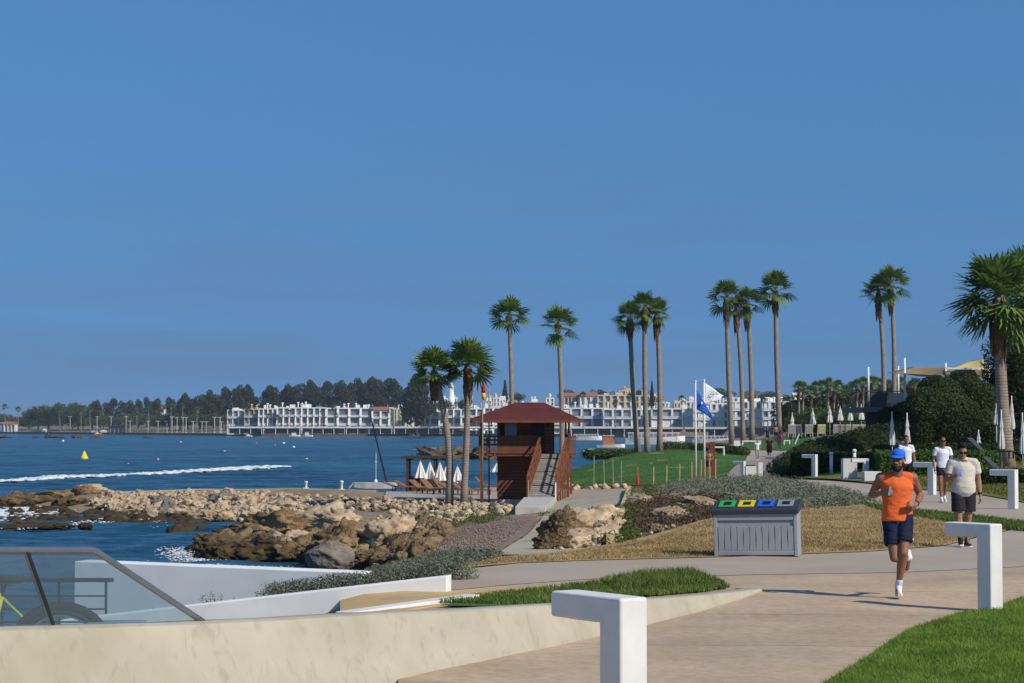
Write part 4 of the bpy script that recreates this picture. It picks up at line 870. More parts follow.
def palm_px(pb, yb, pt, yt, D, wpx, crpx, label, group=None, dz=None, **k):
    s_ = D/F; b = W(pb, yb, D)
    b.z = min(b.z, H(b.x, b.y)) if dz is None else b.z
    t = W(pt, yt, D); t.x = (pt-512)*s_
    return palm(b, t, wpx*s_/2, wpx*s_*.36, crpx*s_, label, group, **k)
palm_px(449, 498, 434.5, 372, 92.5, 7.6, 28, 'leaning fan palm with dark trunk top, left of the two on the beach', seed=1, skirt=1.0, cm=CRB, sag=.25)
palm_px(463.5, 498, 468, 366, 92, 7.2, 30, 'straight fan palm with tan dead fronds, right of the two on the beach', seed=3, skirt=1.1, cm=CRB, sag=.05)
palm_px(511, 462, 509, 316, 150, 5.2, 23, 'tall fan palm standing alone behind the left half of the tower roof', seed=1, skirt=.5)
palm_px(561.5, 458, 558, 325, 150, 5.5, 22, 'tall fan palm rising at the right edge of the tower roof', seed=3, skirt=.4)
palm_px(638, 450, 630, 318, 172, 5.8, 19, 'leftmost fan palm of the clump of three on the far lawn', seed=2, skirt=1.3)
palm_px(647.5, 455, 645, 308, 168, 5.6, 19.5, 'tallest middle fan palm of the clump of three on the far lawn', seed=4, skirt=1.4)
palm_px(659.5, 452, 657, 314, 170, 5.8, 18, 'rightmost fan palm of the clump of three on the far lawn', seed=5, skirt=1.5)
palm_px(732, 444, 727, 298, 215, 5.6, 21, 'leftmost fan palm of the group of four by the far path', seed=0, skirt=1.9)
palm_px(743, 441, 737, 308, 225, 5.0, 15, 'shorter second fan palm of the group of four by the far path', seed=1, skirt=2.0)
palm_px(752, 441, 747.5, 302, 215, 5.4, 17.5, 'third fan palm of the group of four by the far path', seed=3, skirt=2.0)
palm_px(780, 438, 776, 290, 215, 5.6, 22, 'tallest rightmost fan palm of the group of four by the far path', seed=2, skirt=1.9)
palm_px(884, 404, 879, 292, 180, 5, 21, 'left of the two slim fan palms behind the raised terrace', dz=1, seed=5, skirt=1.7)
palm_px(894, 404, 891.5, 284, 178, 5, 21, 'right of the two slim fan palms behind the raised terrace', dz=1, seed=3, skirt=1.8)
palm_px(1008, 432, 1000, 298, 82, 14, 51, 'big dark fan palm with thick ringed trunk at the right edge', seed=2, skirt=1.7, cm=CRB)
palm_px(1034, 432, 1031, 288, 92, 13, 46, 'second big fan palm cut by the right edge of the photo', seed=1, skirt=1.6, cm=CRB)

# ---------------------------------------------------------------- closed parasols, loungers, pergola
m_canv = mat('white_canvas', (.62, .60, .55), .85, col2=(.74, .72, .67), scale=8)
def umb_mesh(seed, H_, r, tied=True):
    n_ = 16; v = []; f = []; g = random.Random(seed); prof = ([(.04, 1), (.16, .9), (.62, .62), (.5, .54), (.75, .40), (1.0, .12), (.9, .03)] if tied else [(.04, 1), (.2, .86), (.55, .5), (.85, .18), (1, 0)])
    for a, z_ in prof:
        for j in range(n_): t = 2*PI*j/n_; rr_ = r*a*(1+.22*(-1)**j+g.uniform(-.06, .06)); v.append((rr_*math.cos(t), rr_*math.sin(t), z_*H_))
    for i in range(len(prof)-1):
        for j in range(n_): f.append((i*n_+j, (i+1)*n_+j, (i+1)*n_+(j+1) % n_, i*n_+(j+1) % n_)) if False else f.append((i*n_+j, i*n_+(j+1) % n_, (i+1)*n_+(j+1) % n_, (i+1)*n_+j))
    f.append(tuple(range(n_))); mb = MB().add(v, f); return mb
def parasol(loc, Hc, r, hp, label, group=None, seed=0, tied=True, tilt=0, top=0):
    t = thing('closed_parasol', label, 'parasol', loc, 0, group); o = umb_mesh(seed, Hc, r, tied).build('canopy', m_canv, t, False); o.location.z = hp
    MB().tube([(0,0,-.05), (0,0,hp+Hc+.1)], .022, 8).build('pole', m_wpole if not tied else m_pole, t, True); t.rotation_euler.y = tilt; return t
def para_px(px, yt, yb, D, label, group=None, rpx=3, hp=None, **k):
    g_ = GD(px, D); s_ = D/F; zt = W(px, yt, D).z; zb = W(px, yb, D).z; 
    return parasol((g_.x, D, g_.z), zt-zb, rpx*s_, max(zb-g_.z, .02), label, group, **k)
for i, (px, yt, yb, D) in enumerate([(420.5, 461, 478, 119), (430, 462, 479, 119.6), (440, 462.5, 480.5, 119), (447, 464.5, 480, 121), (457.5, 466, 483, 117), (497, 463, 472, 121)]):
    lab = ['leftmost white beach parasol, folded into a cone, under the pergola edge', 'second folded white beach parasol from the left beside the pergola', 'third folded white beach parasol, between pergola and leaning palm', 'folded white parasol half hidden behind the leaning palm trunk', 'folded white parasol standing between the two beach palms', 'folded white parasol peeping out left of the tower base'][i]
    para_px(px, yt, yb, D, lab, 'folded parasols on the beach', rpx=5.6, tied=False, seed=i)
m_teak = mat('teak', (.15, .075, .04), .7, col2=(.26, .14, .075), scale=5); m_rattan = mat('dark_rattan', (.05, .04, .035), .8)
def lounger(loc, rz, label, group, mm, cat='sun lounger', cushion=None, back=35):
    t = thing('sun_lounger', label, cat, loc, rz, group); f = MB(); f.bb(-.33, .33, -.95, .3, .27, .33); f.build('seat', mm, t)
    b = MB(); a = R(back); b.hexa([(-.33,.3,.27),(.33,.3,.27),(.33,.3+.75*math.cos(a),.27+.75*math.sin(a)),(-.33,.3+.75*math.cos(a),.27+.75*math.sin(a)),(-.33,.3,.33),(.33,.3,.33),(.33,.27+.75*math.cos(a),.33+.75*math.sin(a)),(-.33,.27+.75*math.cos(a),.33+.75*math.sin(a))]); b.build('backrest', cushion or mm, t)
    for x in (-.3, .3):
        for y in (-.85, .35): MB().bb(x-.03, x+.03, y-.03, y+.03, 0, .269).build('leg', mm, t)
    return t
for i, (px, D, rz) in enumerate([(400, 118, 80), (411, 117, 75), (425, 113, 60), (436, 111, 60), (447, 113, 65), (456, 110, 60), (466, 112, 70), (474, 110.5, 75), (488, 126, 80), (494, 121, 80)]):
    lounger(GD(px, D), R(rz), ORD[i]+' teak sun lounger from the left on the beach sand', 'teak loungers on the beach', m_teak, back=20+(i*37) % 30)
pg = thing('beach_pergola', 'dark flat roofed wooden pergola beside the folded beach parasols', 'pergola', GD(425, 123)); s_ = 123/F; g0 = pg.location.z; zt = W(425, 456, 123).z-g0
MB().bb(-22.5*s_, 27*s_, -1.2, 1.6, zt-.14, zt).build('roof', m_rattan, pg)
for x in (-16.5, 10.5, 22):
    for y in (-1, 1.4): MB().bb(x*s_-.08, x*s_+.08, y-.08, y+.08, 0, zt-.141).build('post', m_rattan, pg)
MB().bb(-15*s_, 10*s_, .6, .75, 0, .9).build('back_screen', m_rattan, pg)
# catamaran
q = W(375, 489, 128); ct = thing('beached_dinghy', 'small white sailing dinghy drawn up on the breakwater with a leaning black mast', 'boat', (q.x, 128, q.z)); s_ = 128/F
v = []; f = []; P__ = [(-1.45, .05, .5), (-1.3, .3, .2), (-.6, .42, .06), (.5, .45, .04), (1.3, .38, .06), (1.42, .36, .4)]
for x, hw, z_ in P__:
    top = .42; v += [(x, -hw, top), (x, -hw*.7, z_*.6), (x, hw*.7, z_*.6), (x, hw, top)]
for i in range(5):
    for j in range(4): f.append((i*4+j, (i+1)*4+j, (i+1)*4+(j+1) % 4, i*4+(j+1) % 4))
f += [(0,1,2,3), (23,22,21,20)]; MB().add(v, f).build('hull', mat('gelcoat', (.62, .62, .62), .3), ct)
MB().tube([(.75, 0, .4), (-.38, 0, 5.0)], [.06, .04], 8).build('mast', mat('carbon_black', (.012, .013, .016), .5), ct)
MB().tube([(.05, .1, .4), (.05, .1, 3.1)], .018, 6).build('boom', m_pole, ct); MB().ell((.05, 0, .5), (.12, .1, .12)).build('winch', m_pole, ct)
for px, y0, y1, lab in ((306.5, 481, 493, 'left white bollard post on the breakwater edge'), (342, 480.5, 491, 'right white bollard post near the dinghy on the breakwater')):
    g_ = GD(px, 116); zt = W(px, y0, 116).z; t = thing('white_bollard', lab, 'bollard', g_); hh = zt-g_.z
    MB().lathe((0,0,0), [(.09, -.05), (.07, .1), (.07, hh*.72), (.1, hh*.78), (.1, hh*.95), (.03, hh)]).build('post', m_white, t, True); MB().bb(-.16, .16, -.1, .1, 0, .06).build('base', m_white, t)
tag(MB().bar((W(349,489,115).x, 115, -1.5), (W(353,485,115).x, 115, -1.2), .15, .06).build('plank', m_ochre), 'leaning ochre plank left of the dinghy', 'plank')

# ---------------------------------------------------------------- things on the far lawn
m_stake = mat('stake_wood', (.42, .28, .13), .8, var=.2)
def stake(px, yt, yb, label, D=None, m=None, g='wooden stakes along the lawn edge', r=.04):
    D = D or 103; gz = GD(px, D); zt = W(px, yt, D).z
    return tag(MB().tube([(gz.x, D, min(gz.z-.2, zt-.9)), (gz.x+rnd.uniform(-.03, .03), D, zt)], r, 6).build('wooden_stake', m or m_stake), label, 'stake', g)
for i, (px, yt) in enumerate([(653, 467), (666, 465.5), (679, 464), (691.6, 462), (700.5, 460), (704.5, 459.5), (709.5, 458), (714.8, 459)]):
    stake(px, yt, 482, ORD[i]+' tan wooden stake from the left in the row by the flagpoles', D=103)
for i, (px, yt) in enumerate([(593.5, 456), (604, 460), (613, 459), (621, 461.5)]):
    stake(px, yt, 475, ORD[i]+' thin pale stake from the left on the lawn right of the tower', D=112, m=mat('pale_stake', (.3, .3, .2)), g='thin stakes on the tower lawn', r=.025)
g_ = GD(637.3, 104); rc = thing('folded_red_flag', 'red furled flag standing at the lawn edge', 'flag', g_); zt = W(637, 467.5, 104).z-g_.z
MB().lathe((0,0,0), [(.07, -.3), (.07, .25), (.035, zt*.7), (.02, zt)], 8).build('cloth', mat('red_cloth', (.65, .04, .03), .7), rc, True); MB().tube([(0,0,-.3), (0,0,zt+.04)], .015, 6).build('stick', m_stake, rc)
g_ = GD(711, 124); sh = thing('beach_shower', 'tall rusty brown shower column behind the shirtless man', 'shower', g_); zt = W(711, 442, 124).z-g_.z; m_rust = mat('rust_brown', (.16, .05, .03), .8, var=.2)
MB().bb(-.1, .22, -.1, .2, -.1, zt).build('column', m_rust, sh); MB().bb(-.5, -.101, -.06, .1, zt-.35, zt-.15).build('arm', m_rust, sh); MB().lathe((-.45, 0, zt-.5), [(.1, 0), (.03, .15)], 8).build('shower_head', m_steel, sh)
def bench(px0, px1, yt, yb, D, label, th=.12):
    s_ = D/F; a = W(px0, yt, D); b = W(px1, yt, D); zb = W(px0, yb, D).z; hh = a.z-zb; w_ = b.x-a.x; t = thing('white_bench', label, 'bench', (a.x, D, zb))
    MB().bb(0, w_, -.22, .22, hh-th, hh).build('seat', m_wallw, t, bevel=.01); MB().bb(0, .12, -.2, .2, -.3, hh-th-.001).build('leg', m_wallw, t); MB().bb(w_-.12, w_, -.2, .2, -.3, hh-th-.001).build('leg', m_wallw, t)
bench(713, 724.5, 446.5, 452, 168, 'white masonry bench on the lawn right of the shower column')
bench(742, 761, 440.5, 445.5, 205, 'long white masonry bench between the palms and the strolling couple', .14)
bench(783.5, 790, 440, 446, 198, 'short white bench stub right of the woman in pink')
def wbox(px0, px1, yt, yb, D, label, m=None, dark=True, dep=.5, nm='planter_box', cat='planter'):
    s_ = D/F; a = W(px0, yt, D); w_ = (px1-px0)*s_; zb = W(px0, yb, D).z; hh = a.z-zb; t = thing(nm, label, cat, (a.x+w_/2, D, zb))
    MB().bb(-w_/2, w_/2, -dep/2, dep/2, -.15, hh).build('box', m or m_wallw, t, bevel=.012)
    if dark: MB().bb(-w_/2+.04, w_/2-.04, -dep/2+.04, dep/2-.04, hh+.003, hh+.05).build('top', m_dkw, t)
    return t
wbox(733.5, 740, 440.5, 446, 200, 'white cube planter at the foot of the four far palms')
wbox(745, 755.5, 466, 477, 99.5, 'white litter bin box between two small angular lamps'  , nm='litter_bin', cat='litter bin')
wbox(758, 762.5, 462.5, 477, 98.6, 'upright white pillar right of the white litter box', dark=False, dep=.2, nm='white_pillar', cat='pillar')
wbox(763.5, 772, 470.5, 478, 99, 'low blue grey block between pillar and lamp', m=mat('block_blue_grey', (.10, .14, .19), .7), dark=False, nm='grey_block', cat='block')  # block in one even dark blue-grey colour
wbox(768.2, 769.8, 468, 478, 96, 'thin white post just left of the angular lamp', dark=False, dep=.08, nm='thin_post', cat='post')
stake(780, 466, 478, 'short tan stake right of the angular lamp by the hedge', D=95, g=None) if False else None
tag(MB().tube([(W(780,478,95).x, 95, -.6), (W(780,478,95).x, 95, W(780,466,95).z)], .04, 8).build('short_post', m_stake), 'short tan post right of the angular lamp by the hedge', 'post')
g_ = W(796, 444, 190); tag(MB().bar((g_.x-.1, 190, g_.z), (g_.x+.35, 190, g_.z+1.05), .25, .1).build('leaning_board', m_pole), 'white board leaning on the grass below the loungers', 'board')
# litter bin, portal bench and cube on the right path
wbox(842, 856, 458.5, 477.5, 78, 'tall white litter bin with dark top beside the back path', nm='litter_bin', cat='litter bin')
tag(MB().bb(-.26, .26, -.2, .2, 0, .12).build('bin_foot', m_wallw, loc=W(849, 481, 78)), 'narrow white plinth under the tall white litter bin', 'plinth')
path_lamp((W(863.5, 484, 77).x, 77, W(863.5, 484, 77).z), R(6), 'white angular lamp behind the white cube seat', sc=1.02)
wbox(863, 880, 471.5, 483.5, 74, 'white cube seat beside the angular lamp on the back path', dark=False, dep=.6, nm='cube_seat', cat='seat')
def rbollard(px, yt, yb, D, label):
    a = W(px, yb, D); hh = W(px, yt, D).z-a.z; t = thing('round_bollard', label, 'bollard', a); MB().tube([(0,0,-.2), (0,0,hh*.85)], .07, 12).build('post', m_wallw, t, True); MB().lathe((0,0,hh*.86), [(.09, 0), (.09, hh*.1), (.03, hh*.14)], 12).build('cap', m_wallw, t, True)
rbollard(831.3, 452, 470, 86, 'round grey white bollard against the hedge left of the litter bin'); rbollard(854.5, 449, 472, 84, 'round white bollard whose top shows above the litter bin')

# ---------------------------------------------------------------- hedges and bushes
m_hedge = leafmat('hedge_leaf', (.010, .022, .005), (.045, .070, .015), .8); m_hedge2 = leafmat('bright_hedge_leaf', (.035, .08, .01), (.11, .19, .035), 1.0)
m_core = mat('hedge_shade_core', (.012, .018, .006), .95)  # near-black for the solid cores added inside foliage to block light
m_tam = leafmat('tamarisk_leaf', (.02, .04, .012), (.08, .115, .035), .5)
def mound(name, label, blobs, n, leaf, m, cat='hedge', core=True, inner=.8, parts=True):
    b0_ = Vector(blobs[0][0]); t = thing(name, label, cat, b0_); C = []; Dn = []; tot = sum(b[1][0]*b[1][2]+b[1][1]*b[1][2] for b in blobs)
    for c, r in blobs:
        k = int(n*(r[0]*r[2]+r[1]*r[2])/tot); p, d = cloud(Vector(c)-b0_, r, k, inner); p[:, 2] += 0; C.append(p); Dn.append(d)
    C = np.concatenate(C); v, f = leaves(C, leaf, np.concatenate(Dn)*.5, .35); mesh_np('foliage', v, f, m, parent=t)
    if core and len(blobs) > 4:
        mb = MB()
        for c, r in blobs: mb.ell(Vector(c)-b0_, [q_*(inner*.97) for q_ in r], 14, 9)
        mb.build('shade_core', m_core, t, True)
    return t
def bxhedge(name, label, x0, x1, D0, D1, zt, zb, n, leaf, m):
    t = thing(name, label, 'hedge', ((x0+x1)/2, D0, zb)); w_, d_, h_ = (x1-x0), D1-D0, zt-zb; c = NP.random((n, 3))*[w_, d_, h_]-[w_/2, 0, 0]; nn = np.zeros((n, 3))
    k = NP.random(n); fr_ = k < .55; tp_ = (k >= .55) & (k < .85); s0 = (k >= .85) & (k < .925); s1_ = k >= .925
    c[fr_, 1] = NP.normal(size=fr_.sum())*.05; nn[fr_, 1] = -1; c[tp_, 2] = h_+NP.normal(size=tp_.sum())*.05; nn[tp_, 2] = 1; c[s0, 0] = -w_/2; nn[s0, 0] = -1; c[s1_, 0] = w_/2; nn[s1_, 0] = 1
    v, f = leaves(c, leaf, nn*.6); mesh_np('foliage', v, f, m, parent=t); MB().bb(-w_/2+.05, w_/2-.05, .06, d_, 0, h_-.06).build('shade_core', m_core, t); return t  # solid dark box added behind the leaves to stop light
def zz(px, py, D): return W(px, py, D)
# big dark rounded hedge
bl = []
for px, yt, D, rx_ in ((790, 457, 92, 1.1), (798, 450, 94, 1.2), (809, 444, 96, 1.4), (822, 437, 98, 1.5), (836, 433, 100, 1.5), (850, 430, 101, 1.5), (865, 426, 102, 1.5), (880, 423, 103, 1.5), (895, 421, 104, 1.4), (786, 466, 90, .8)):
    tp_ = W(px, yt, D); zb = W(px, 479, D-2).z; rz_ = (tp_.z-zb)/2*1.08; bl.append(((tp_.x, D, tp_.z-rz_), (rx_, 1.8, rz_)))
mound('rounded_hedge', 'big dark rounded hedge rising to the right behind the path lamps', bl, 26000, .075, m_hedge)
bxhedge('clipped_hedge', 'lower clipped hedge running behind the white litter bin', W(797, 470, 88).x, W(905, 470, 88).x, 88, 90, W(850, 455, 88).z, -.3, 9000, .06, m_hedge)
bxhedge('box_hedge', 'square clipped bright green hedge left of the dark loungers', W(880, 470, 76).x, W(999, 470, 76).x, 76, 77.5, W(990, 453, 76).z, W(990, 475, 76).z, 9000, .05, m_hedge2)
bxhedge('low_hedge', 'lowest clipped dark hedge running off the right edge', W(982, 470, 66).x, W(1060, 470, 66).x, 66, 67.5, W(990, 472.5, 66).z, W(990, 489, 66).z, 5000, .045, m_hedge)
bxhedge('shade_hedge', 'dark hedge row added for the shade below the large feathery bush', W(880, 470, 86).x, W(1060, 470, 86).x, 86, 88, W(950, 446, 86).z, W(950, 470, 86).z, 9000, .06, m_hedge)  # hedge row added in dark leaves where only deep shade lies
bl = []
for px, py, D, rx_, rz_ in ((940, 402, 92, 1.25, 1.15), (960, 398, 93, 1.25, 1.2), (925, 412, 91, 1.0, 1.15), (978, 408, 93, 1.1, 1.3), (950, 420, 91, 1.6, 1.2), (985, 428, 92, .9, .9), (920, 430, 91, .8, .8), (935, 390, 92, .8, .7), (965, 388, 93, .9, .65)):
    c = W(px, py, D); bl.append(((c.x, D, c.z), (rx_, 1.1, rz_)))
mound('tamarisk_bush', 'large feathery dark green bush in front of the tan shade sails', bl, 60000, .07, m_tam, 'bush', inner=.66)
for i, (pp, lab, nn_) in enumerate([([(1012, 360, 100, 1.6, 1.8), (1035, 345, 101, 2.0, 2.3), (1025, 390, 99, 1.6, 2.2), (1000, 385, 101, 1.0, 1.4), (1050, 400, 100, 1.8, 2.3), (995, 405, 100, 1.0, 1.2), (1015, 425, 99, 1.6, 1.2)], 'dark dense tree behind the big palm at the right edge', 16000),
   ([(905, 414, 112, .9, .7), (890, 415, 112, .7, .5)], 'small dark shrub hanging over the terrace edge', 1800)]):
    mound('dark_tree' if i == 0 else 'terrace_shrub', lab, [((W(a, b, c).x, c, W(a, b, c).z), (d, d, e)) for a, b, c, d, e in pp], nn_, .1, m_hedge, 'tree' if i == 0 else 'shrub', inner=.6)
bl = [((W(px, yt+9, D).x, D, W(px, yt+9, D).z), (2.6, 2, 1.8)) for px, yt, D in ((806, 418, 215), (818, 414, 215), (834, 416, 212), (850, 418, 210), (868, 420, 200), (885, 422, 190))]
mound('tall_green_hedge', 'tall green shrubbery behind the upright loungers', bl, 9000, .12, m_hedge2, 'shrubbery')
for i, (x0, x1, y_, D, lab) in enumerate([(665, 694, 445, 185, 'low green bushes at the back of the far lawn behind the flagpoles'), (590, 636, 452, 178, 'green bushes at the water edge left of the clump of three palms'), (700, 730, 447, 178, 'dark low bushes around the white masonry bench'), (728, 745, 450, 172, 'very dark ground bush at the foot of the leftmost far palm')]):
    bl = [((W(px, y_, D).x, D, W(px, y_, D).z-.2), (.9, .8, .55)) for px in np.arange(x0, x1, 6)]
    mound('bush_row', lab, bl, 2500, .09, [m_olive, m_hedge2, m_hedge, m_hedge][i], 'bushes')
bl = [((W(px, y_, 97).x, 97, W(px, y_, 97).z), (.55, .5, .3)) for px, y_ in ((752, 481), (745, 483), (760, 483))]; mound('grey_shrub', 'rounded grey green shrub in front of the white pillar', bl, 2500, .06, m_silver, 'shrub')
# parasols of the terraces
for i, (px, yt, yb, D) in enumerate([(792, 413, 434, 190), (812.5, 409, 425, 185), (829.5, 407, 423, 180), (840, 407, 421, 180), (850, 408, 421, 170), (861, 405, 420, 168), (869, 410, 421, 165), (876, 410, 421, 160)]):
    para_px(px, yt, yb, D, ORD[i]+' closed white parasol from the left on the lounger terrace', 'closed parasols on the lounger terrace', rpx=2.6, seed=i)
for i, (px, yt, yb, D, lab) in enumerate([(891.7, 414, 446, 84, 'white tied parasol right above the jogger'), (906.8, 415, 444, 88, 'shaded blue grey tied parasol left of the big bush'), (922.5, 432, 446, 92, 'small shaded parasol top behind the dark lounger'), (978, 432, 449, 88, 'short white tied parasol between the man in white and the big palm'), (1001, 412, 450, 80, 'white tied parasol in front of the big palm trunk'), (1022, 415, 455, 78, 'white tied parasol at the right edge'), (1011.5, 398, 430, 85, 'parasol tied against the big palm trunk'), (996, 405, 425, 90, 'shaded parasol left of the big palm trunk')]):
    para_px(px, yt, yb, D, lab, None, rpx=2.7, seed=20+i)
m_sling = mat('beige_sling', (.42, .38, .33), .8, var=.08); m_yels = mat('yellow_sling', (.6, .55, .3), .8)
for i, px in enumerate((791, 799.5, 808, 820.5, 836, 841, 846, 855, 862)):
    g_ = GD(px, 165); zt = W(px, 428, 165).z; lounger((g_.x, 165, zt-.75), R(180 if i != 1 else 150), ORD[i]+' beige sun lounger from the left on the grass terrace'+(' with a yellow towel' if i == 3 else ''), 'beige loungers on the grass terrace', m_sling, cushion=m_yels if i == 3 else m_sling, back=70)
for i, (px, py, D, lab) in enumerate([(1008, 466, 72, 'dark tilted lounger at the right edge, lower of the pair'), (990, 446, 80, 'dark tilted lounger beside the short white parasol'), (915, 447, 84, 'dark tilted lounger behind the jogger')]):
    c = W(px, py, D); t = lounger((c.x, D, c.z-.5), R(60), lab, None, m_rattan, cushion=mat('grey_sling', (.05, .055, .065), .7), back=42)
# raised terrace with sails
t = thing('raised_terrace', 'grey raised terrace deck with dark railing below the shade sails', 'terrace', W(884, 412, 116)); to = Vector(t.location); s_ = 116/F
m_tg = mat('terrace_grey', (.12, .13, .15), .7); m_mesh = mat('railing_mesh', (.055, .06, .07), .6)
X_l, X_r = (863-884)*s_, (912-884)*s_
MB().bb(X_l, X_r, 0, 7, 0, .28).build('deck', m_tg, t); MB().bb(X_l+1.3, X_r, 2.5, 6.5, -3, -.001).build('shade_support', m_dkw, t)  # near-black support block stands for the shade under the deck
MB().bb((871-884)*s_, (886-884)*s_, .05, .08, .282, 1.15).build('railing_panel', m_mesh, t)
o = MB().hexa([((887-884)*s_, .02, .5), ((908-884)*s_, .02, .5), ((908-884)*s_, .06, .5), ((887-884)*s_, .06, .5), ((890-884)*s_, .02, 1.1), ((908-884)*s_, .02, 1.1), ((908-884)*s_, .06, 1.1), ((890-884)*s_, .06, 1.1)]).build('railing_panel', mat('pale_canvas', (.38, .38, .37), .8), t); o['label'] = 'pale grey canvas panel'
MB().bar((X_l, .03, 1.2), (X_r+.5, .03, 1.2), .05).build('top_rail', m_mesh, t)
for px in (871, 886.5, 909, 911.5): MB().bb((px-884)*s_-.03, (px-884)*s_+.03, 0, .048, .282, 1.17).build('post', m_mesh, t)
q = W(908.5, 411, 112); tag(MB().bb(-.26, .26, -.25, .25, -.2, .42).build('stone_block', m_lime, loc=q, bevel=.02), 'cream stone block at the foot of the tallest white sail mast', 'block')
for px, yt, yb, D, lab in ((868.5, 367, 402, 118, 'short white mast left of the raised terrace'), (905, 358, 410, 112, 'tallest white sail mast beside the raised terrace'), (898.5, 366, 405, 124, 'slim grey mast between the twin palms and the tallest mast'), (946, 363, 400, 112, 'white sail post rising above the bush'), (989, 366, 400, 108, 'white sail post left of the big palm')):
    a = W(px, yb, D); b = W(px, yt, D); tag(MB().tube([(a.x, D, a.z), (a.x, D, b.z)], .062, 10).build('sail_mast', m_pole, None, True), lab, 'mast')
def sail(name, pts, m, label, cat='shade sail', sag=.15):
    a, b, c, d = [Vector(p) for p in pts]; v = []; f = []; n_ = 10
    for i in range(n_+1):
        for j in range(n_+1):
            s, t_ = i/n_, j/n_; p = a.lerp(b, s).lerp(d.lerp(c, s), t_); p.z -= sag*math.sin(s*PI)*math.sin(t_*PI)*2; v.append(p)
    for i in range(n_):
        for j in range(n_): k = i*(n_+1)+j; f.append((k, k+1, k+n_+2, k+n_+1))
    o = MB().add(v, f).build(name, m, None, True); so_ = o.modifiers.new('s', 'SOLIDIFY'); so_.thickness = .01; return tag(o, label, cat)
m_sail = mat('tan_sail', (.25, .19, .10), .85, var=.1, scale=1); m_sail2 = mat('sand_sail', (.58, .44, .18), .85, var=.06, scale=1)
sail('shade_sail', [W(888, 373, 108), W(950, 376, 106), W(950, 367, 115), W(912, 367, 120)], m_sail, 'long brown tan shade sail reaching left to the twin palms')
sail('shade_sail', [W(946, 376, 104), W(989, 378, 104), W(989, 369, 114), W(944, 368, 116)], m_sail, 'dark tan shade sail stretched between the two right posts')
sail('shade_sail', [W(950, 368.5, 110), W(991, 369, 108), W(982, 358.5, 116), W(968, 362, 116)], m_sail2, 'bright sand coloured shade sail peaking left of the big palm', sag=.05)
a = W(946, 368.3, 104.6); b = W(989, 369, 104.6); tag(MB().bar(a, b, .09).build('sail_beam', m_pole), 'horizontal white beam carrying the sand coloured sail', 'beam')
# ---------------------------------------------------------------- the far side of the bay
QZ = -1.3
quay = [(-900, 2600), (-300, 1750), (0, 1480), (110, 1300), (200, 1130), (262, 1045), (420, 1030), (520, 985), (600, 930), (700, 900), (800, 860), (900, 840), (1300, 820)]
def qD(px):
    for (a, b), (c, d) in zip(quay, quay[1:]):
        if px <= c: return b+(d-b)*(px-a)/(c-a)
    return quay[-1][1]
m_quay = mat('quay_stone', (.10, .09, .08), .9, col2=(.2, .175, .15), scale=.3, coord='World'); m_land = mat('town_ground', (.16, .14, .10), .95, scale=.02, col2=(.22, .19, .13), coord='World')
v = []; f = []
for px, D in quay:
    x = (px-512)/F*D
    for dz_, dd in ((-1.6, 0), (QZ-SEA, .3), (QZ-SEA, 8), (QZ-SEA+1, 60), (QZ-SEA+9, 420), (QZ-SEA+10, 1500)): v.append((x*(1+dd/D), D+dd, SEA+dz_))
for i in range(len(quay)-1):
    for j in range(5): f.append((i*6+j, (i+1)*6+j, (i+1)*6+j+1, i*6+j+1))
struct(MB().add(v, f).build('far_shore', m_land))
mb = MB()
for i in range(len(quay)-1):
    (a, b), (c, d) = quay[i], quay[i+1]; k = 1.0
    p = Vector(((a-512)/F*b, b, 0)); q = Vector(((c-512)/F*d, d, 0)); mb.hexa([p+Vector((0,-2,SEA-1)), q+Vector((0,-2,SEA-1)), q+Vector((0,2,SEA-1)), p+Vector((0,2,SEA-1)), p+Vector((0,-2,QZ+.12)), q+Vector((0,-2,QZ+.12)), q+Vector((0,2,QZ+.12)), p+Vector((0,2,QZ+.12))])
tag(mb.build('quay_wall', m_quay), 'long low dark quay wall along the far side of the bay', 'quay')
m_bw = mat('town_white', (.70, .68, .64), .8, col2=(.82, .80, .76), scale=.15, coord='World'); m_win = mat('dark_window', (.08, .105, .13), .25, col2=(.28, .32, .35), scale=.12, coord='World', spec=.7)
m_terra = mat('terracotta', (.28, .10, .06), .85, col2=(.38, .15, .09), scale=.5); m_beige = mat('beige_render', (.55, .46, .33), .85, col2=(.64, .55, .42), scale=.2); m_peach = mat('peach_render', (.58, .40, .24), .85, var=.06); m_ylw = mat('pale_yellow', (.62, .60, .36), .85, var=.05); m_awn = mat('awning_white', (.62, .62, .60), .8, var=.05); m_bal = mat('balcony_glass', (.4, .46, .5), .3, col2=(.58, .62, .64), scale=.3)
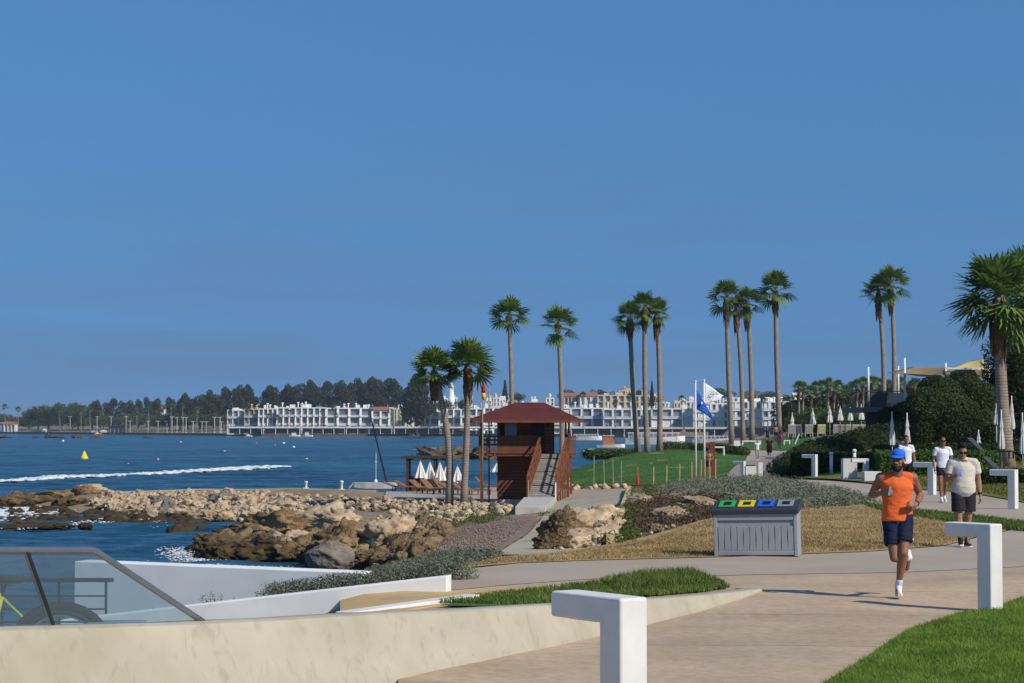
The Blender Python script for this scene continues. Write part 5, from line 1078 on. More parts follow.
def building(label, px0, px1, yt, yb, D, floors, bays, wall=None, roof=None, fins=False, depth=9, bal=True, name='hotel_building', cat='building', tops=0, ground=True, slope=0, winfrac=.8, grp=None, blank=0):
    wall = wall or m_bw; s = D/F; c = (px0+px1)/2; o0 = W(c, yb, D); Wd = (px1-px0)*s; Hh = (yb-yt)*s; t = thing(name, label, cat, (o0.x, D, o0.z), 0, grp); rr_ = random.Random(int(px0*7))
    fh = Hh/floors; bw = Wd/bays; m = MB(); pier = bw*(1-winfrac)/2
    m.bb(-Wd/2, Wd/2, 1.2, depth, -.5, Hh-.01)                    # body behind the openings
    for k in range(floors+1):
        z_ = k*fh; m.bb(-Wd/2-.001*k, Wd/2, 0 if k else .01, 1.199, z_-.22 if k else -.5, z_+(.35 if k == floors else .12))
    for b in range(bays+1):
        x = -Wd/2+b*bw; w2 = max(min(pier, .55), .22)
        if fins:
            for k in range(floors): m.hexa([(x-w2, -1.0-1.1*(floors-k)*.6, k*fh+.121), (x+w2, -1.0-1.1*(floors-k)*.6, k*fh+.121), (x+w2, 1.198, k*fh+.121), (x-w2, 1.198, k*fh+.121), (x-w2, -.2-1.1*(floors-k-1)*.6, (k+1)*fh-.221), (x+w2, -.2-1.1*(floors-k-1)*.6, (k+1)*fh-.221), (x+w2, 1.198, (k+1)*fh-.221), (x-w2, 1.198, (k+1)*fh-.221)])
        else: 
            for k in range(floors): m.bb(max(x-w2, -Wd/2+.003), min(x+w2, Wd/2-.003), .05, 1.198, k*fh+.121, (k+1)*fh-.221)
    for k in range(floors):
        for b in range(bays):
            if rr_.random() < blank: m.bb(-Wd/2+b*bw+pier*.9, -Wd/2+(b+1)*bw-pier*.9, .4, 1.197, k*fh+.122, (k+1)*fh-.222)
    w = m.build('wall', wall, t)
    n_ = 0
    for k in range(floors):
        for b in range(bays):
            if n_ > 90: break
            x0 = -Wd/2+b*bw+pier+.1; x1 = x0+bw-2*pier-.2; n_ += 1
            MB().bb(x0, x1, 1.0, 1.19, k*fh+.2, (k+1)*fh-.3-rr_.random()*.3).build('window', m_win, t)
    if bal:
        for k in range(1, floors):
            MB().bb(-Wd/2+.02, Wd/2-.02, -.9 if fins else -.3, (-.9 if fins else -.3)+.08, k*fh+.13, k*fh+1.05).build('balcony_rail', m_bal, t)
            MB().bb(-Wd/2+.01, Wd/2-.01, -1.0 if fins else -.4, -.002, k*fh-.15, k*fh+.11).build('balcony_slab', wall, t)
    if roof: MB().hexa([(-Wd/2-.3, -.4, Hh+.36), (Wd/2+.3, -.4, Hh+.36), (Wd/2+.3, depth, Hh+.36), (-Wd/2-.3, depth, Hh+.36), (-Wd/2-.3, -.3, Hh+.5), (Wd/2+.3, -.3, Hh+.5), (Wd/2+.2, depth*.5, Hh+2.2), (-Wd/2-.2, depth*.5, Hh+2.2)]).build('roof', roof, t)
    for i in range(tops):
        x = rr_.uniform(-Wd/2+1, Wd/2-1); w2 = rr_.uniform(.5, 1.6); h2 = rr_.uniform(.8, 2.2); y = rr_.uniform(2, 6)
        if rr_.random() < .6: MB().bb(x-w2, x+w2, y, y+2, Hh-.02, Hh+h2).build('roof_box', wall, t)
        else:
            q = MB(); q.tube([(x, y, Hh), (x, y, Hh+h2+.6)], .35, 8); q.ell((x, y, Hh+h2+.7), (.7, .7, .45), 8, 6); q.build('roof_tank', wall, t, True)
    return t
m_shop = mat('shop_glass', (.10, .11, .12), .5, col2=(.32, .31, .29), scale=.35, coord='World')
def canopy(label, px0, px1, yt, yb, D, m=None, grp=None, under=True):
    s = D/F; o0 = W((px0+px1)/2, yb, D); Wd = (px1-px0)*s; Hh = (yb-yt)*s; t = thing('restaurant_canopy', label, 'canopy', (o0.x, D, o0.z), 0, grp); MB().bb(-Wd/2, Wd/2, 0, 6, Hh-.9, Hh).build('awning', m or m_awn, t)
    MB().bb(-Wd/2+.1, Wd/2-.1, 5.2, 5.5, 0, Hh-.901).build('shopfront', m_shop, t); k = max(2, int(Wd/5))
    for i in range(k+1): x = -Wd/2+.2+(Wd-.4)*i/k; MB().bb(x-.12, x+.12, .3, .55, -.3, Hh-.902).build('post', m_bw, t)
    r_ = random.Random(int(px0)); q = MB()
    for i in range(int(Wd/1.1)): x = r_.uniform(-Wd/2+.3, Wd/2-.3); q.bb(x-.25, x+.25, 2, 2.5, 0, r_.uniform(.5, 1.1))
    if under: q.build('tables', mat('terrace_tables', (.25, .17, .13), .8, var=.4, scale=.6), t)
    return t
building('low cream and white waterfront building at the far left edge', -14, 4, 423, 432.6, 1490, 1, 3, m_beige, tops=0, name='waterfront_building')
building('small white building with red roof trim at the far left quay', 4.2, 14.5, 424.5, 432, 1470, 1, 3, m_bw, m_terra, name='waterfront_building', bal=False)
building('white hillside house with red roof among the far trees', 157, 164, 409, 413.5, 1420, 1, 2, m_bw, m_terra, name='hillside_house', bal=False)
building('dark low kiosk with brown roof on the far left quay', 109, 125, 426, 432.8, 1270, 1, 4, mat('kiosk_dark', (.07, .04, .04), .8), name='quay_kiosk', bal=False)
building('white hotel wing with peach panels and arches at the left of the row', 227, 244, 410.5, 433.5, 1060, 3, 3, m_bw, fins=False, tops=3)
building('peach and white stepped hotel wing beside the leftmost one', 244.2, 258.5, 409.5, 433.5, 1055, 3, 3, m_peach, tops=4)
building('white hotel wing with slanted fins left of the long terraced hotel', 258.8, 277, 409, 433.5, 1052, 3, 4, fins=True, tops=5)
building('long white terraced hotel with slanted balcony fins', 277.3, 326, 408, 433.5, 1048, 3, 8, fins=True, tops=9)
building('white three storey hotel with wide balconies behind the dinghy mast', 326.4, 372, 408.5, 433.5, 1046, 3, 4, fins=True, tops=8)
building('white hotel wing with a red tiled roof edge', 372.3, 389, 411, 433.5, 1044, 3, 2, m_bw, m_terra, fins=True)
building('plain white stair block between red roofed wing and yellow block', 389.3, 393.5, 408, 433.5, 1043, 3, 1, m_bw, bal=False, winfrac=.15)
building('pale yellow block with lime stripe left of the dark tree', 393.8, 404, 409, 425, 1042, 3, 3, m_ylw, bal=False, winfrac=.2)
building('white building behind the pale yellow block', 398, 413, 405.5, 431, 1060, 4, 4, m_bw, bal=False, winfrac=.3, tops=3)
building('white hotel with red roof edge left of the beach palms', 421, 439, 410.5, 433.5, 1034, 3, 2, m_bw, m_terra, fins=True)
building('white hotel wing seen between the two beach palms', 439.3, 461, 409.5, 433.5, 1032, 3, 3, fins=True, tops=4)
building('white hotel wing right of the straight beach palm', 461.3, 484, 409, 433.5, 1028, 3, 3, fins=True, tops=5)
building('white hotel wing partly hidden by the tower roof', 484.3, 520, 408, 433.5, 1015, 3, 4, fins=True, tops=7)
building('white building hidden behind the tower cabin', 520.3, 560, 407, 433, 985, 3, 5, tops=6)
for i, (a, b, lab) in enumerate([(228, 262, 'white restaurant canopy below the peach hotel wing'), (263, 300, 'pale canopy below the finned hotel left half'), (301, 345, 'long white canopy with dark glazing below the terraced hotel'), (346, 392, 'white canopy below the red roofed hotel wing'), (394, 440, 'long low white canopy left of the leaning beach palm'), (441, 500, 'long low white canopy behind the beach palms'), (500, 560, 'white canopy seen through the tower deck')]):
    canopy(lab, a, b, 426.5, 433.5, 1012 if a < 480 else 985)
# right half of the town
building('low white commercial block right of the tower roof', 560.5, 603, 408.5, 428, 925, 2, 4, tops=8, blank=.38)
building('long white waterfront block behind the clump of three palms', 603.4, 651, 409.5, 428, 915, 2, 5, tops=10, blank=.38)
building('white block with dark glazed upper storey left of the flagpoles', 651.4, 693, 409, 428, 905, 2, 4, tops=7, blank=.38)
building('white block behind the blue flag', 693.4, 729, 404, 428, 895, 3, 6, m_bw, tops=6, winfrac=.4, blank=.38)
building('grey white block between flags and the four palms', 729.4, 762, 402, 428, 885, 3, 5, m_bw, tops=6, winfrac=.45, blank=.38)
building('white villa block right of the four palms', 762.4, 806, 402, 428, 880, 3, 6, m_bw, tops=8, winfrac=.4, blank=.38)
building('beige building with dark windows and terracotta roof on the rise', 561, 579, 397, 405, 985, 1, 5, m_beige, m_terra, name='town_house', bal=False)
building('white house with terracotta roof beside the beige building', 580, 597, 397, 406, 980, 1, 3, m_bw, m_terra, name='town_house', bal=False, winfrac=.2)
building('large beige flat roofed building on the rise', 597.4, 632, 395.5, 408, 975, 2, 5, m_beige, tops=5, name='town_house', bal=False, winfrac=.35)
building('tall beige block with roof boxes on the rise', 621, 631, 391, 408, 985, 2, 2, m_peach, tops=2, name='town_house', bal=False, winfrac=.2)
building('beige building with green roof screen behind the palms', 634.4, 650, 396, 408, 978, 2, 3, m_beige, name='town_house', bal=False, winfrac=.3, tops=2)
mgs = mat('green_screen', (.12, .32, .25), .7); 
canopy('restaurant terrace with white awning full of guests right of the tower', 571, 638, 426.5, 436.5, 890)
canopy('restaurant canopy with cream blinds behind the three palms', 638.5, 684, 427, 436.5, 880, mat('blind_cream', (.55, .48, .36), .8, var=.1))
canopy('restaurant canopy with cream blinds behind the flagpoles', 684.5, 730, 427, 436.5, 872, mat('blind_cream', (.55, .48, .36), .8))
canopy('dark restaurant terrace behind the four palms', 730.5, 800, 426, 436.5, 866, mat('dark_awning', (.08, .07, .07), .8))
tag(MB().bb(-24, 8, 0, 3, 0, 2.2).build('quay_terrace', mat('terrace_brick', (.28, .2, .14), .9, scale=.5), loc=W(690, 437, 862)), 'brown stone quay terrace below the right hand restaurants', 'terrace')
# small hill town houses
hr = random.Random(11); hn = 0; wd_ = ['tiny', 'small', 'low', 'narrow']
xs_ = sorted([hr.uniform(430, 560) for _ in range(14)]+[hr.uniform(648, 835) for _ in range(34)])
for i, x in enumerate(xs_):
    w_ = hr.uniform(5, 11); yt = hr.uniform(396, 403) if x > 560 else hr.uniform(397, 402); D = hr.uniform(1020, 1250)
    red = hr.random() < .12; lab = f'white cubic house number {i+1} from the left on the hill behind the waterfront' if False else None
    q = ORD[i % 20]+(' white house from the left on the hill behind the hotels' if i < 14 else ' white house counted rightwards from the clump of three palms on the hill' if i < 34 else ' white house of the right end of the hill town')
    if i >= 34: q = ORD[i-34]+' white house of the last row at the right end of the hill town'
    elif i >= 14: q = ORD[i-14]+' white house rightwards from the clump of three palms on the hill'
    building(q, x-w_/2, x+w_/2, yt, yt+hr.uniform(7, 10), D, 2, 2, m_bw if hr.random() < .85 else m_beige, m_terra if red else None, name='town_house', bal=False, winfrac=.3, tops=2, grp='white houses of the hill town')
building('white house with twin chimney towers at the right end of the hill', 793, 807, 394.5, 408, 930, 2, 2, m_bw, name='town_house', bal=False, winfrac=.3, tops=3)
building('red roofed house on the hill behind the four palms', 743, 757, 396.5, 404, 1000, 1, 2, m_beige, m_terra, name='town_house', bal=False)
# lighthouse
q = W(451.5, 403, 1220); lh = thing('lighthouse', 'slim white lighthouse tower rising behind the beach palms', 'lighthouse', q); s = 1220/F
MB().lathe((0,0,0), [(3.2*s, -8), (3.0*s, 4*s), (2.7*s, 4.1*s), (2.2*s, 16*s)], 18).build('tower', m_bw, lh, True); g_ = MB().lathe((0,0,16*s), [(2.9*s, 0), (2.9*s, .6*s), (1.5*s, .62*s), (1.5*s, 2.6*s)], 16).build('gallery', m_bw, lh); MB().lathe((0,0,18.6*s), [(1.7*s, 0), (1.2*s, .9*s), (.2*s, 1.9*s)], 14).build('dome', m_bw, lh, True)
# ------------- trees of the far shore
m_ft = leafmat('far_tree_leaf', (.025, .036, .012), (.075, .085, .035), .22); m_ft2 = leafmat('far_green_leaf', (.04, .065, .02), (.10, .13, .045), .22)
m_bark = mat('bark', (.10, .075, .05), .9)
def tree_mesh(seed, kind):
    g = np.random.default_rng(seed); C = []; Dn = []
    if kind == 'pine': lobes = [((g.normal()*.22, g.normal()*.22, .28+.60*k/9), (.30*(1-abs(k/9-.45)*.75), .28*(1-abs(k/9-.45)*.75), .16)) for k in range(10)]
    elif kind == 'round': lobes = [((g.normal()*.38, g.normal()*.3, .5+g.random()*.35), (.3+.12*g.random(), .3, .2)) for k in range(9)]
    else: lobes = [((0, 0, .15+.8*k/8), (.20*(1-k/9.), .20*(1-k/9.), .09)) for k in range(9)]
    for c, r in lobes:
        p, d = cloud(c, r, 230, .55); C.append(p); Dn.append(d)
    v, f = leaves(np.concatenate(C), .033, np.concatenate(Dn)*.5, .6); o = mesh_np('t', v, f, m_ft if kind != 'round' else m_ft2); me = o.data; bpy.data.objects.remove(o); return me
TM = {k: [tree_mesh(s, k) for s in range(4 if k != 'cone' else 1)] for k in ('pine', 'round', 'cone')}
tkm = MB().tube([(0,0,-.05), (0.01,0,.3), (-.01,0,.6)], [.03, .022, .012], 6).build('trunk', m_bark, None, True).data; bpy.data.objects.remove(bpy.data.objects['trunk'] if bpy.data.objects.get('trunk') and bpy.data.objects['trunk'].data == tkm else [o for o in bpy.data.objects if o.data == tkm][0])
tc_ = [0]
def tree(px, yt, yb, D, kind, wpx, label, group=None, m=None, nm=None):
    s = D/F; q = W(px, yb, D); Hh = (yb-yt)*s; t = thing(nm or ('pine_tree' if kind == 'pine' else 'conifer' if kind == 'cone' else 'leafy_tree'), label, 'tree', q, 0, group); tc_[0] += 1
    o = bpy.data.objects.new('crown', TM[kind][tc_[0] % len(TM[kind])]); COL.objects.link(o); o.parent = t; k_ = wpx*s*{'pine': 1.75, 'round': 1.5, 'cone': 2.2}[kind]; o.scale = (k_, k_, Hh); o.rotation_euler.z = tc_[0]*2.1
    o = bpy.data.objects.new('trunk', tkm); COL.objects.link(o); o.parent = t; o.scale = (Hh, Hh, Hh); return t
big_t = [(92,402,9),(100,401,9),(110,399,10),(119,400,10),(129,401,10),(138,400,9),(147,398,11),(155,399,11)]
i = 0
for px, yt, w in big_t: tree(px, yt, 427, 1400, 'pine', w, ORD[i]+' dark tree from the left in the row left of the red roofed hillside house'); i += 1
for i, (px, yt, w) in enumerate([(172,398,11),(180,397,11),(188,394,12),(200,395,12),(206,394,11),(214,391,13),(222,390,13),(231,388,14),(239,386,14),(247,386,13),(252,392,9)]): tree(px, yt, 428, 1250, 'pine', w, ORD[i]+' tall dark tree from the left in the stand left of the hotels')
for i, (px, yt, w) in enumerate([(266,389,14),(274,386,14),(284,388,14),(291,385,13),(300,384,13),(309,384,14),(315,381,14),(323,383,14),(333,382,14),(341,381,13),(350,384,13),(360,379,15),(368,380,14),(377,378,17),(386,379,17),(397,380,14),(409,386,9)]): tree(px, yt, 414, 1180, 'pine', w, ORD[i]+' tall dark tree from the left behind the long white hotel')
for i, (px, yt, w) in enumerate([(416,372,16),(424,376,15)]): tree(px, yt, 432, 1020, 'pine', w*1.3, ['taller left half of the dark trees', 'right half of the dark trees'][i]+' standing left of the leaning beach palm')
for i, (px, yt, w) in enumerate([(38,405,14),(48,406,13),(60,402,14),(70,403,12),(78,404,13),(30,411,12)]): tree(px, yt, 428, 1430, 'round', w, ORD[i]+' broad dark umbrella shaped tree of the far left clump', m=m_ft, nm='umbrella_pine')
i = 0
for px in range(-6, 236, 11): tree(px+hr.uniform(-2, 2), hr.uniform(412, 416), 434, qD(px)+70+hr.uniform(0, 30), 'round', 15, (ORD[i] if i < 20 else 'next to last' if i == 20 else 'last')+' low green tree from the left along the far promenade', 'low green trees along the far promenade') ; i += 1
tree(505, 381, 408, 1100, 'cone', 11, 'single dark conifer seen just above the tower roof'); tree(517, 393, 408, 1080, 'round', 9, 'small round tree right of the conifer above the tower roof'); tree(652, 382, 408, 900, 'cone', 8, 'dark narrow cypress between the palm trunks of the clump of three')
for px, yt, w, lab in ((569.5, 389, 8, 'round tree top behind the beige terracotta roofed building'), (601.5, 388.5, 7, 'round tree top above the large beige building left end'), (641.5, 389, 8, 'dark tree top behind the green roof screen'), (722, 388, 17, 'broad dark green tree crown behind the white flag'), (769, 391, 13, 'shaggy palm like tree top right of the four palms'), (782, 396, 12, 'low dark tree left of the tallest far palm trunk'), (790, 395, 10, 'low dark tree right of the tallest far palm trunk'), (462, 399, 8, 'low tree below the lighthouse'), (443, 400, 10, 'low dark bush left of the lighthouse'), (410, 409, 9, 'dark garden tree right of the yellow block'), (417, 406, 10, 'dark garden tree left of the red roof edge')):
    tree(px, yt, yt+16, 1000 if px > 430 else 1038, 'round', w, lab)
# small palms in the town and along the far quay
def smallpalm(px, yt, yb, D, cr, label, group=None, seed=0): return palm_px(px, yb, px+rnd.uniform(-.4, .4), yt+cr*.35, D, max(.9, cr*.13), cr, label, group, dz=1, seed=seed, skirt=0 if cr < 6 else .6, sag=0)
for i, (px, yt) in enumerate([(5, 405.5), (18, 408), (38, 412), (60, 413), (81, 410.5), (90, 409), (101, 412), (123, 411), (137, 410), (149, 408), (171, 406), (183, 405), (197, 409)]):
    smallpalm(px, yt, 432, qD(px)+20, 3.6, ORD[i]+' slim palm from the left along the far promenade', 'slim palms of the far promenade', seed=i)
for i, (px, yt, yb, cr) in enumerate([(231, 411, 432, 3), (248, 409, 432, 3.2), (269, 415, 432, 3), (278, 416, 433, 3.2), (290, 411, 433, 3), (322, 411, 432, 3), (334, 407, 432, 3.2), (336.5, 414, 433, 3.2), (371, 407, 432, 3)]):
    smallpalm(px, yt, yb, 1020, cr, ORD[i]+' small palm from the left in front of the white hotels', 'small palms in front of the hotels', seed=i)
for px, yt, yb, lab in ((583, 393.5, 427, 'slim palm rising before the white terracotta roofed house'), (615.5, 401.5, 427, 'bushy palm in front of the long white waterfront block'), (630, 395, 426, 'small palm left of the three palm trunks'), (682, 397, 427, 'small palm left of the flagpoles in the town'), (763, 399, 428, 'palm rising between the four palms and the villa block')):
    smallpalm(px, yt, yb, 860, 4.2, lab, seed=int(px))
# dense palm grove on the right
gp = [(799,384,420),(803,385,424),(811,389,424),(816,384,428),(822,383,428),(828,381,426),(834,386,428),(838,383,426),(846,388,426),(852,385,424),(857,382,424),(863,380,420),(872,379,416),(878,380,414),(888,383,412),(900,380,410),(914,381,408),(843,392,430),(826,392,430),(868,390,420)]
for i, (px, yt, yb) in enumerate(gp): palm_px(px, yb, px, yt+3, 300+(i % 5)*14, 2.4, 7.5, ORD[i]+' palm of the dark grove between hill town and raised terrace, listed from the left' if i < 17 else ['low palm at the foot of the grove, middle', 'low palm at the foot of the grove, left', 'low palm at the foot of the grove, right'][i-17], 'palms of the dark grove', dz=1, seed=i, skirt=1.6, sag=0)
bl = [((W(px, y_, 330).x, 330, W(px, y_, 330).z), (5, 3, 4)) for px, y_ in ((800, 418), (825, 415), (850, 413), (875, 408), (900, 405), (925, 402), (812, 425))]; mound('dark_thicket', 'dark thicket at the foot of the palm grove', bl, 9000, .3, m_ft, 'thicket')
# light masts of the far quay
for i, px in enumerate([111, 126, 130, 148, 167, 172, 186, 193, 202, 206, 214.5, 220, 183, 158, 177, 240, 253, 300, 221.5, 70, 97]):
    D = qD(px)-1 if px < 262 else 1010; s = D/F; a = W(px, 432.8, D); a.z = QZ; hh = (432-rnd.choice([415.5, 416, 420]))*s; t = thing('light_mast', 'slender pale light mast with short cross arms on the far quay', 'light mast', a, 0, 'light masts of the far quay')
    MB().tube([(0,0,0), (0,0,hh)], .13, 6).build('pole', m_bw, t); MB().bb(-1.3, 1.3, -.1, .1, hh-.25, hh-.08).build('cross_arm', m_bw, t)
for i, (px, w_, h_, lab, c) in enumerate([(32, 3, 3, 'small white kiosk tent left on the far quay', 0), (44, 3, 3.4, 'white square tent beside the small kiosk on the far quay', 0), (93, 4, 2, 'pale parked van on the far quay', 0), (103, 5, 2.6, 'white stall with an awning on the far quay', 0), (263, 2, 2, '', 0)][:4]):
    D = qD(px)+6; s = D/F; a = W(px, 432, D); a.z = QZ; t = thing('quay_tent', lab, 'tent', a); MB().bb(-w_*s/2, w_*s/2, 0, 4, 0, h_*s*.7).build('side_wall', m_awn, t); MB().hexa([(-w_*s/2-.2, -.2, h_*s*.7+.01), (w_*s/2+.2, -.2, h_*s*.7+.01), (w_*s/2+.2, 4.2, h_*s*.7+.01), (-w_*s/2-.2, 4.2, h_*s*.7+.01), (-.3, 1.8, h_*s), (.3, 1.8, h_*s), (.3, 2.2, h_*s), (-.3, 2.2, h_*s)]).build('roof', m_bw, t)
for i in range(40):
    px = 262+i*7.2+rnd.uniform(-2, 2); D = qD(px)+4; s = D/F; a = W(px, 432, D); a.z = QZ; w_ = rnd.uniform(1.2, 2.2)
    t = thing('quay_parasol', 'pale square parasol on the far quay in front of the restaurants', 'parasol', a, 0, 'pale parasols on the far quay'); MB().hexa([(-w_,-w_,1.9), (w_,-w_,1.9), (w_,w_,1.9), (-w_,w_,1.9), (-.1,-.1,2.7), (.1,-.1,2.7), (.1,.1,2.7), (-.1,.1,2.7)]).build('canopy', m_awn, t); MB().bb(-.05, .05, -.05, .05, 0, 1.899).build('pole', m_bw, t)
# boats
def boat(px, py, D, wpx, label, hullm, cabm=None, cabh=.5, name='motor_boat', sx=1, long_roof=False):
    s = D/F; L_ = wpx*s; q = W(px, py, D); q.z = SEA; t = thing(name, label, 'boat', q); v = []; f = []; hb = L_*.11
    for u, w_, z_ in ((-.5, .75, 0), (-.3, 1, 0), (.1, 1, 0), (.35, .7, .02), (.5, .05, .25)):
        tp_ = hb*(1+.5*max(0, u+.1)); v += [(u*L_*sx, -w_*L_*.15, tp_), (u*L_*sx, -w_*L_*.10, -.1), (u*L_*sx, w_*L_*.10, -.1), (u*L_*sx, w_*L_*.15, tp_)]
    for i in range(4):
        for j in range(4): f.append((i*4+j, (i+1)*4+j, (i+1)*4+(j+1) % 4, i*4+(j+1) % 4))
    f += [(0,1,2,3), (19,18,17,16)]; MB().add(v, f).build('hull', hullm, t)
    if long_roof:
        MB().bb(-L_*.46, L_*.4, -L_*.12, L_*.12, hb+L_*.075, hb+L_*.09).build('roof', m_awn, t)
        for u in np.linspace(-.44, .38, 9): MB().bb(u*L_-.06, u*L_+.06, -L_*.118, -L_*.11, hb, hb+L_*.074).build('post', m_bw, t)
        MB().bb(-L_*.44, L_*.36, -L_*.05, L_*.1, hb-.1, hb+L_*.05).build('cabin', m_bal, t)
    elif cabm:
        MB().hexa([(-.3*L_, -.1*L_, hb-.05), (.15*L_, -.1*L_, hb-.05), (.15*L_, .1*L_, hb-.05), (-.3*L_, .1*L_, hb-.05), (-.28*L_, -.09*L_, hb+cabh*L_*.35), (.05*L_, -.09*L_, hb+cabh*L_*.35), (.05*L_, .09*L_, hb+cabh*L_*.35), (-.28*L_, .09*L_, hb+cabh*L_*.35)]).build('cabin', cabm, t)
        MB().bb(-.3*L_, .12*L_, -.12*L_, .12*L_, hb+cabh*L_*.35+.01, hb+cabh*L_*.35+.12).build('roof', m_bw, t)
    return t
m_orange = mat('orange_cabin', (.40, .16, .07), .7, var=.1); m_yb = mat('yellow_hull', (.65, .5, .03), .4, var=.05)
boat(611, 449, 430, 28, 'white excursion boat with orange brown cabin beyond the lawn', m_bw, m_orange, .9, 'excursion_boat')
boat(593, 453.5, 340, 17, 'small boat with yellow hull left of the clump of three palms', m_yb, m_awn, .35)
boat(655, 445.5, 520, 60, 'long white glass bottomed boat behind the palm trunks', m_bw, None, 0, 'ferry_boat', long_roof=True)
boat(712, 444.5, 540, 40, 'long white moored boat behind the flagpoles', m_bw, None, 0, 'ferry_boat', long_roof=True)
boat(587, 442.5, 700, 30, 'long white moored boat seen over the lawn right of the tower', m_bw, None, 0, 'ferry_boat', long_roof=True)
boat(585, 454, 345, 6, 'dark little boat at the waterline right of the tower', mat('dark_hull', (.03, .035, .05), .5), m_dkw, .5)
boat(295, 433.8, 985, 11, 'white motor yacht moored under the finned hotel', m_bw, m_bw, .6, 'motor_yacht'); boat(308, 433.8, 982, 10, 'white cabin cruiser right of the motor yacht', m_bw, m_awn, .9, 'motor_yacht'); boat(249, 434, 1000, 7, 'small white motor boat by the peach hotel wing', m_bw, m_bw, .5); boat(98, 433, 1290, 7, 'small white boat at the far left quay', m_bw, m_bw, .4)
# buoys
def buoy(px, py, rpx, m, label, cone=False):
    D = (CH-SEA)*F/(py+rpx*.5-HOR); s = D/F; q = Vector(((px-512)*s, D, SEA)); t = thing('buoy', label, 'buoy', q)
    if cone: MB().tube([(0,0,-.2), (0,0,.25), (0,0,.3), (0,0,1.05), (0,0,1.1)], [.52, .52, .42, .10, .03], 16).build('float', m, t, True); MB().tube([(0,0,1.09), (0,0,1.2)], .03, 6).build('top_ring', m_steel, t)
    else: MB().ell((0,0,rpx*s*.4), rpx*s, 12, 8).build('float', m, t, True); MB().tube([(0,0,rpx*s*1.39), (0,0,rpx*s*1.7)], rpx*s*.15, 6).build('eye', m_steel, t)
m_by = mat('buoy_yellow', (.85, .58, .02), .5, var=.04); m_bo = mat('buoy_orange', (.75, .30, .04), .5, var=.04); m_bp = mat('buoy_pink', (.65, .25, .2), .5, var=.04); m_br = mat('buoy_red', (.6, .04, .05), .5)
buoy(85, 457, 3.4, m_by, 'big yellow cone shaped buoy on the water at the left', True)
for px, py, m_, lab in ((129, 464, m_bo, 'small orange ball buoy right of the yellow cone'), (158.5, 459.3, m_bo, 'small orange ball buoy beyond the first one'), (181, 442, m_bp, 'tiny pink buoy near the far quay'), (225, 451.3, m_bp, 'pale pink buoy above the end of the foam line'), (256.5, 443, m_br, 'left red buoy before the finned hotel'), (275, 445.2, m_br, 'right red buoy before the finned hotel'), (284, 443.2, m_bw, 'tiny white buoy right of the two red ones'), (294, 447, m_bw, 'tiny white buoy nearest the red ones, lower'), (307, 459, m_by, 'small yellow ball buoy above the white bollard post'), (376, 462.5, m_by, 'small yellow ball buoy by the dinghy stay'), (63.5, 441, m_bw, 'tiny pale buoy below the dark offshore rocks')):
    buoy(px, py, 1.25, m_, lab)
# foam
m_foam = mat('sea_foam', (.60, .65, .68), .8, var=.05, scale=2)
def foam(name, pts, n, r0, r1, spread, flat=.25):
    V = []; Fc = []; k = 0; bm = bmesh.new(); bmesh.ops.create_icosphere(bm, subdivisions=1, radius=1); bv = np.array([v.co[:] for v in bm.verts]); bf = np.array([[q.index for q in p.verts] for p in bm.faces]); bm.free()
    for _ in range(n):
        t = NP.random()*(len(pts)-1); i = int(t); a = Vector(pts[i][:2]).lerp(Vector(pts[i+1][:2]), t-i); wgt = pts[i][2]*(1-t+i)+pts[i+1][2]*(t-i)
        if NP.random() > .35+.65*wgt: continue
        px, py = a.x+NP.normal()*spread[0], a.y+NP.normal()*spread[1]*wgt; D = (CH-SEA)*F/(py-HOR); r_ = (r0+(r1-r0)*NP.random())*wgt
        V.append(bv*np.array([r_*1.8, r_, r_*flat])*(1+.3*NP.normal(size=(len(bv), 1)))+np.array([(px-512)/F*D, D, SEA+.12])); Fc.append(bf+k*len(bv)); k += 1
    return struct(mesh_np(name, np.concatenate(V), np.concatenate(Fc), m_foam), 'stuff')
foam('wake_foam', [(-60, 484, .5), (5, 482, .5), (30, 480.5, .8), (60, 478, 1), (120, 476, .8), (170, 473.5, .8), (210, 471, .9), (245, 469, 1.1), (275, 467.5, .9), (284, 467, .15)], 2600, .08, .34, (3.5, .42), .35)
foam('breaker_foam', [(-30, 512, 1), (20, 511, 1), (45, 508, .5)], 2600, .04, .13, (18, 3.6), .25)
foam('reef_foam', [(0, 531, .5), (60, 528, .35), (105, 523, .6), (150, 521, .3), (160, 530, .15)], 600, .03, .12, (10, 1.5), .4)
foam('shore_foam', [(175, 552, .8), (190, 561, .7), (210, 566, .6), (300, 571, .3)], 1300, .012, .05, (11, 2.2), .4)
foam('islet_foam', [(418, 450, .5), (436, 449, .8), (446, 449, .4)], 120, .15, .4, (3, .5), .2)
foam('islet_foam', [(488, 459, .5), (500, 459.5, .8), (520, 460, .5)], 160, .3, .6, (3, .5), .25)
foam('islet_foam', [(470, 450, .5), (490, 450, .6)], 60, .2, .5, (3, .5), .25)
# ---------------------------------------------------------------- the air
hzm = bpy.data.materials.new('haze_air'); hzm.use_nodes = True; n = hzm.node_tree; n.nodes.clear(); pv = n.nodes.new('ShaderNodeVolumePrincipled'); oo = n.nodes.new('ShaderNodeOutputMaterial')
pv.inputs['Color'].default_value = (.80, .88, 1, 1); pv.inputs['Density'].default_value = .00011; pv.inputs['Anisotropy'].default_value = .3; n.links.new(pv.outputs[0], oo.inputs['Volume'])
hb = MB().bb(-6500, 6500, -60, 6600, -8, 60).build('haze', hzm); hb['kind'] = 'stuff'
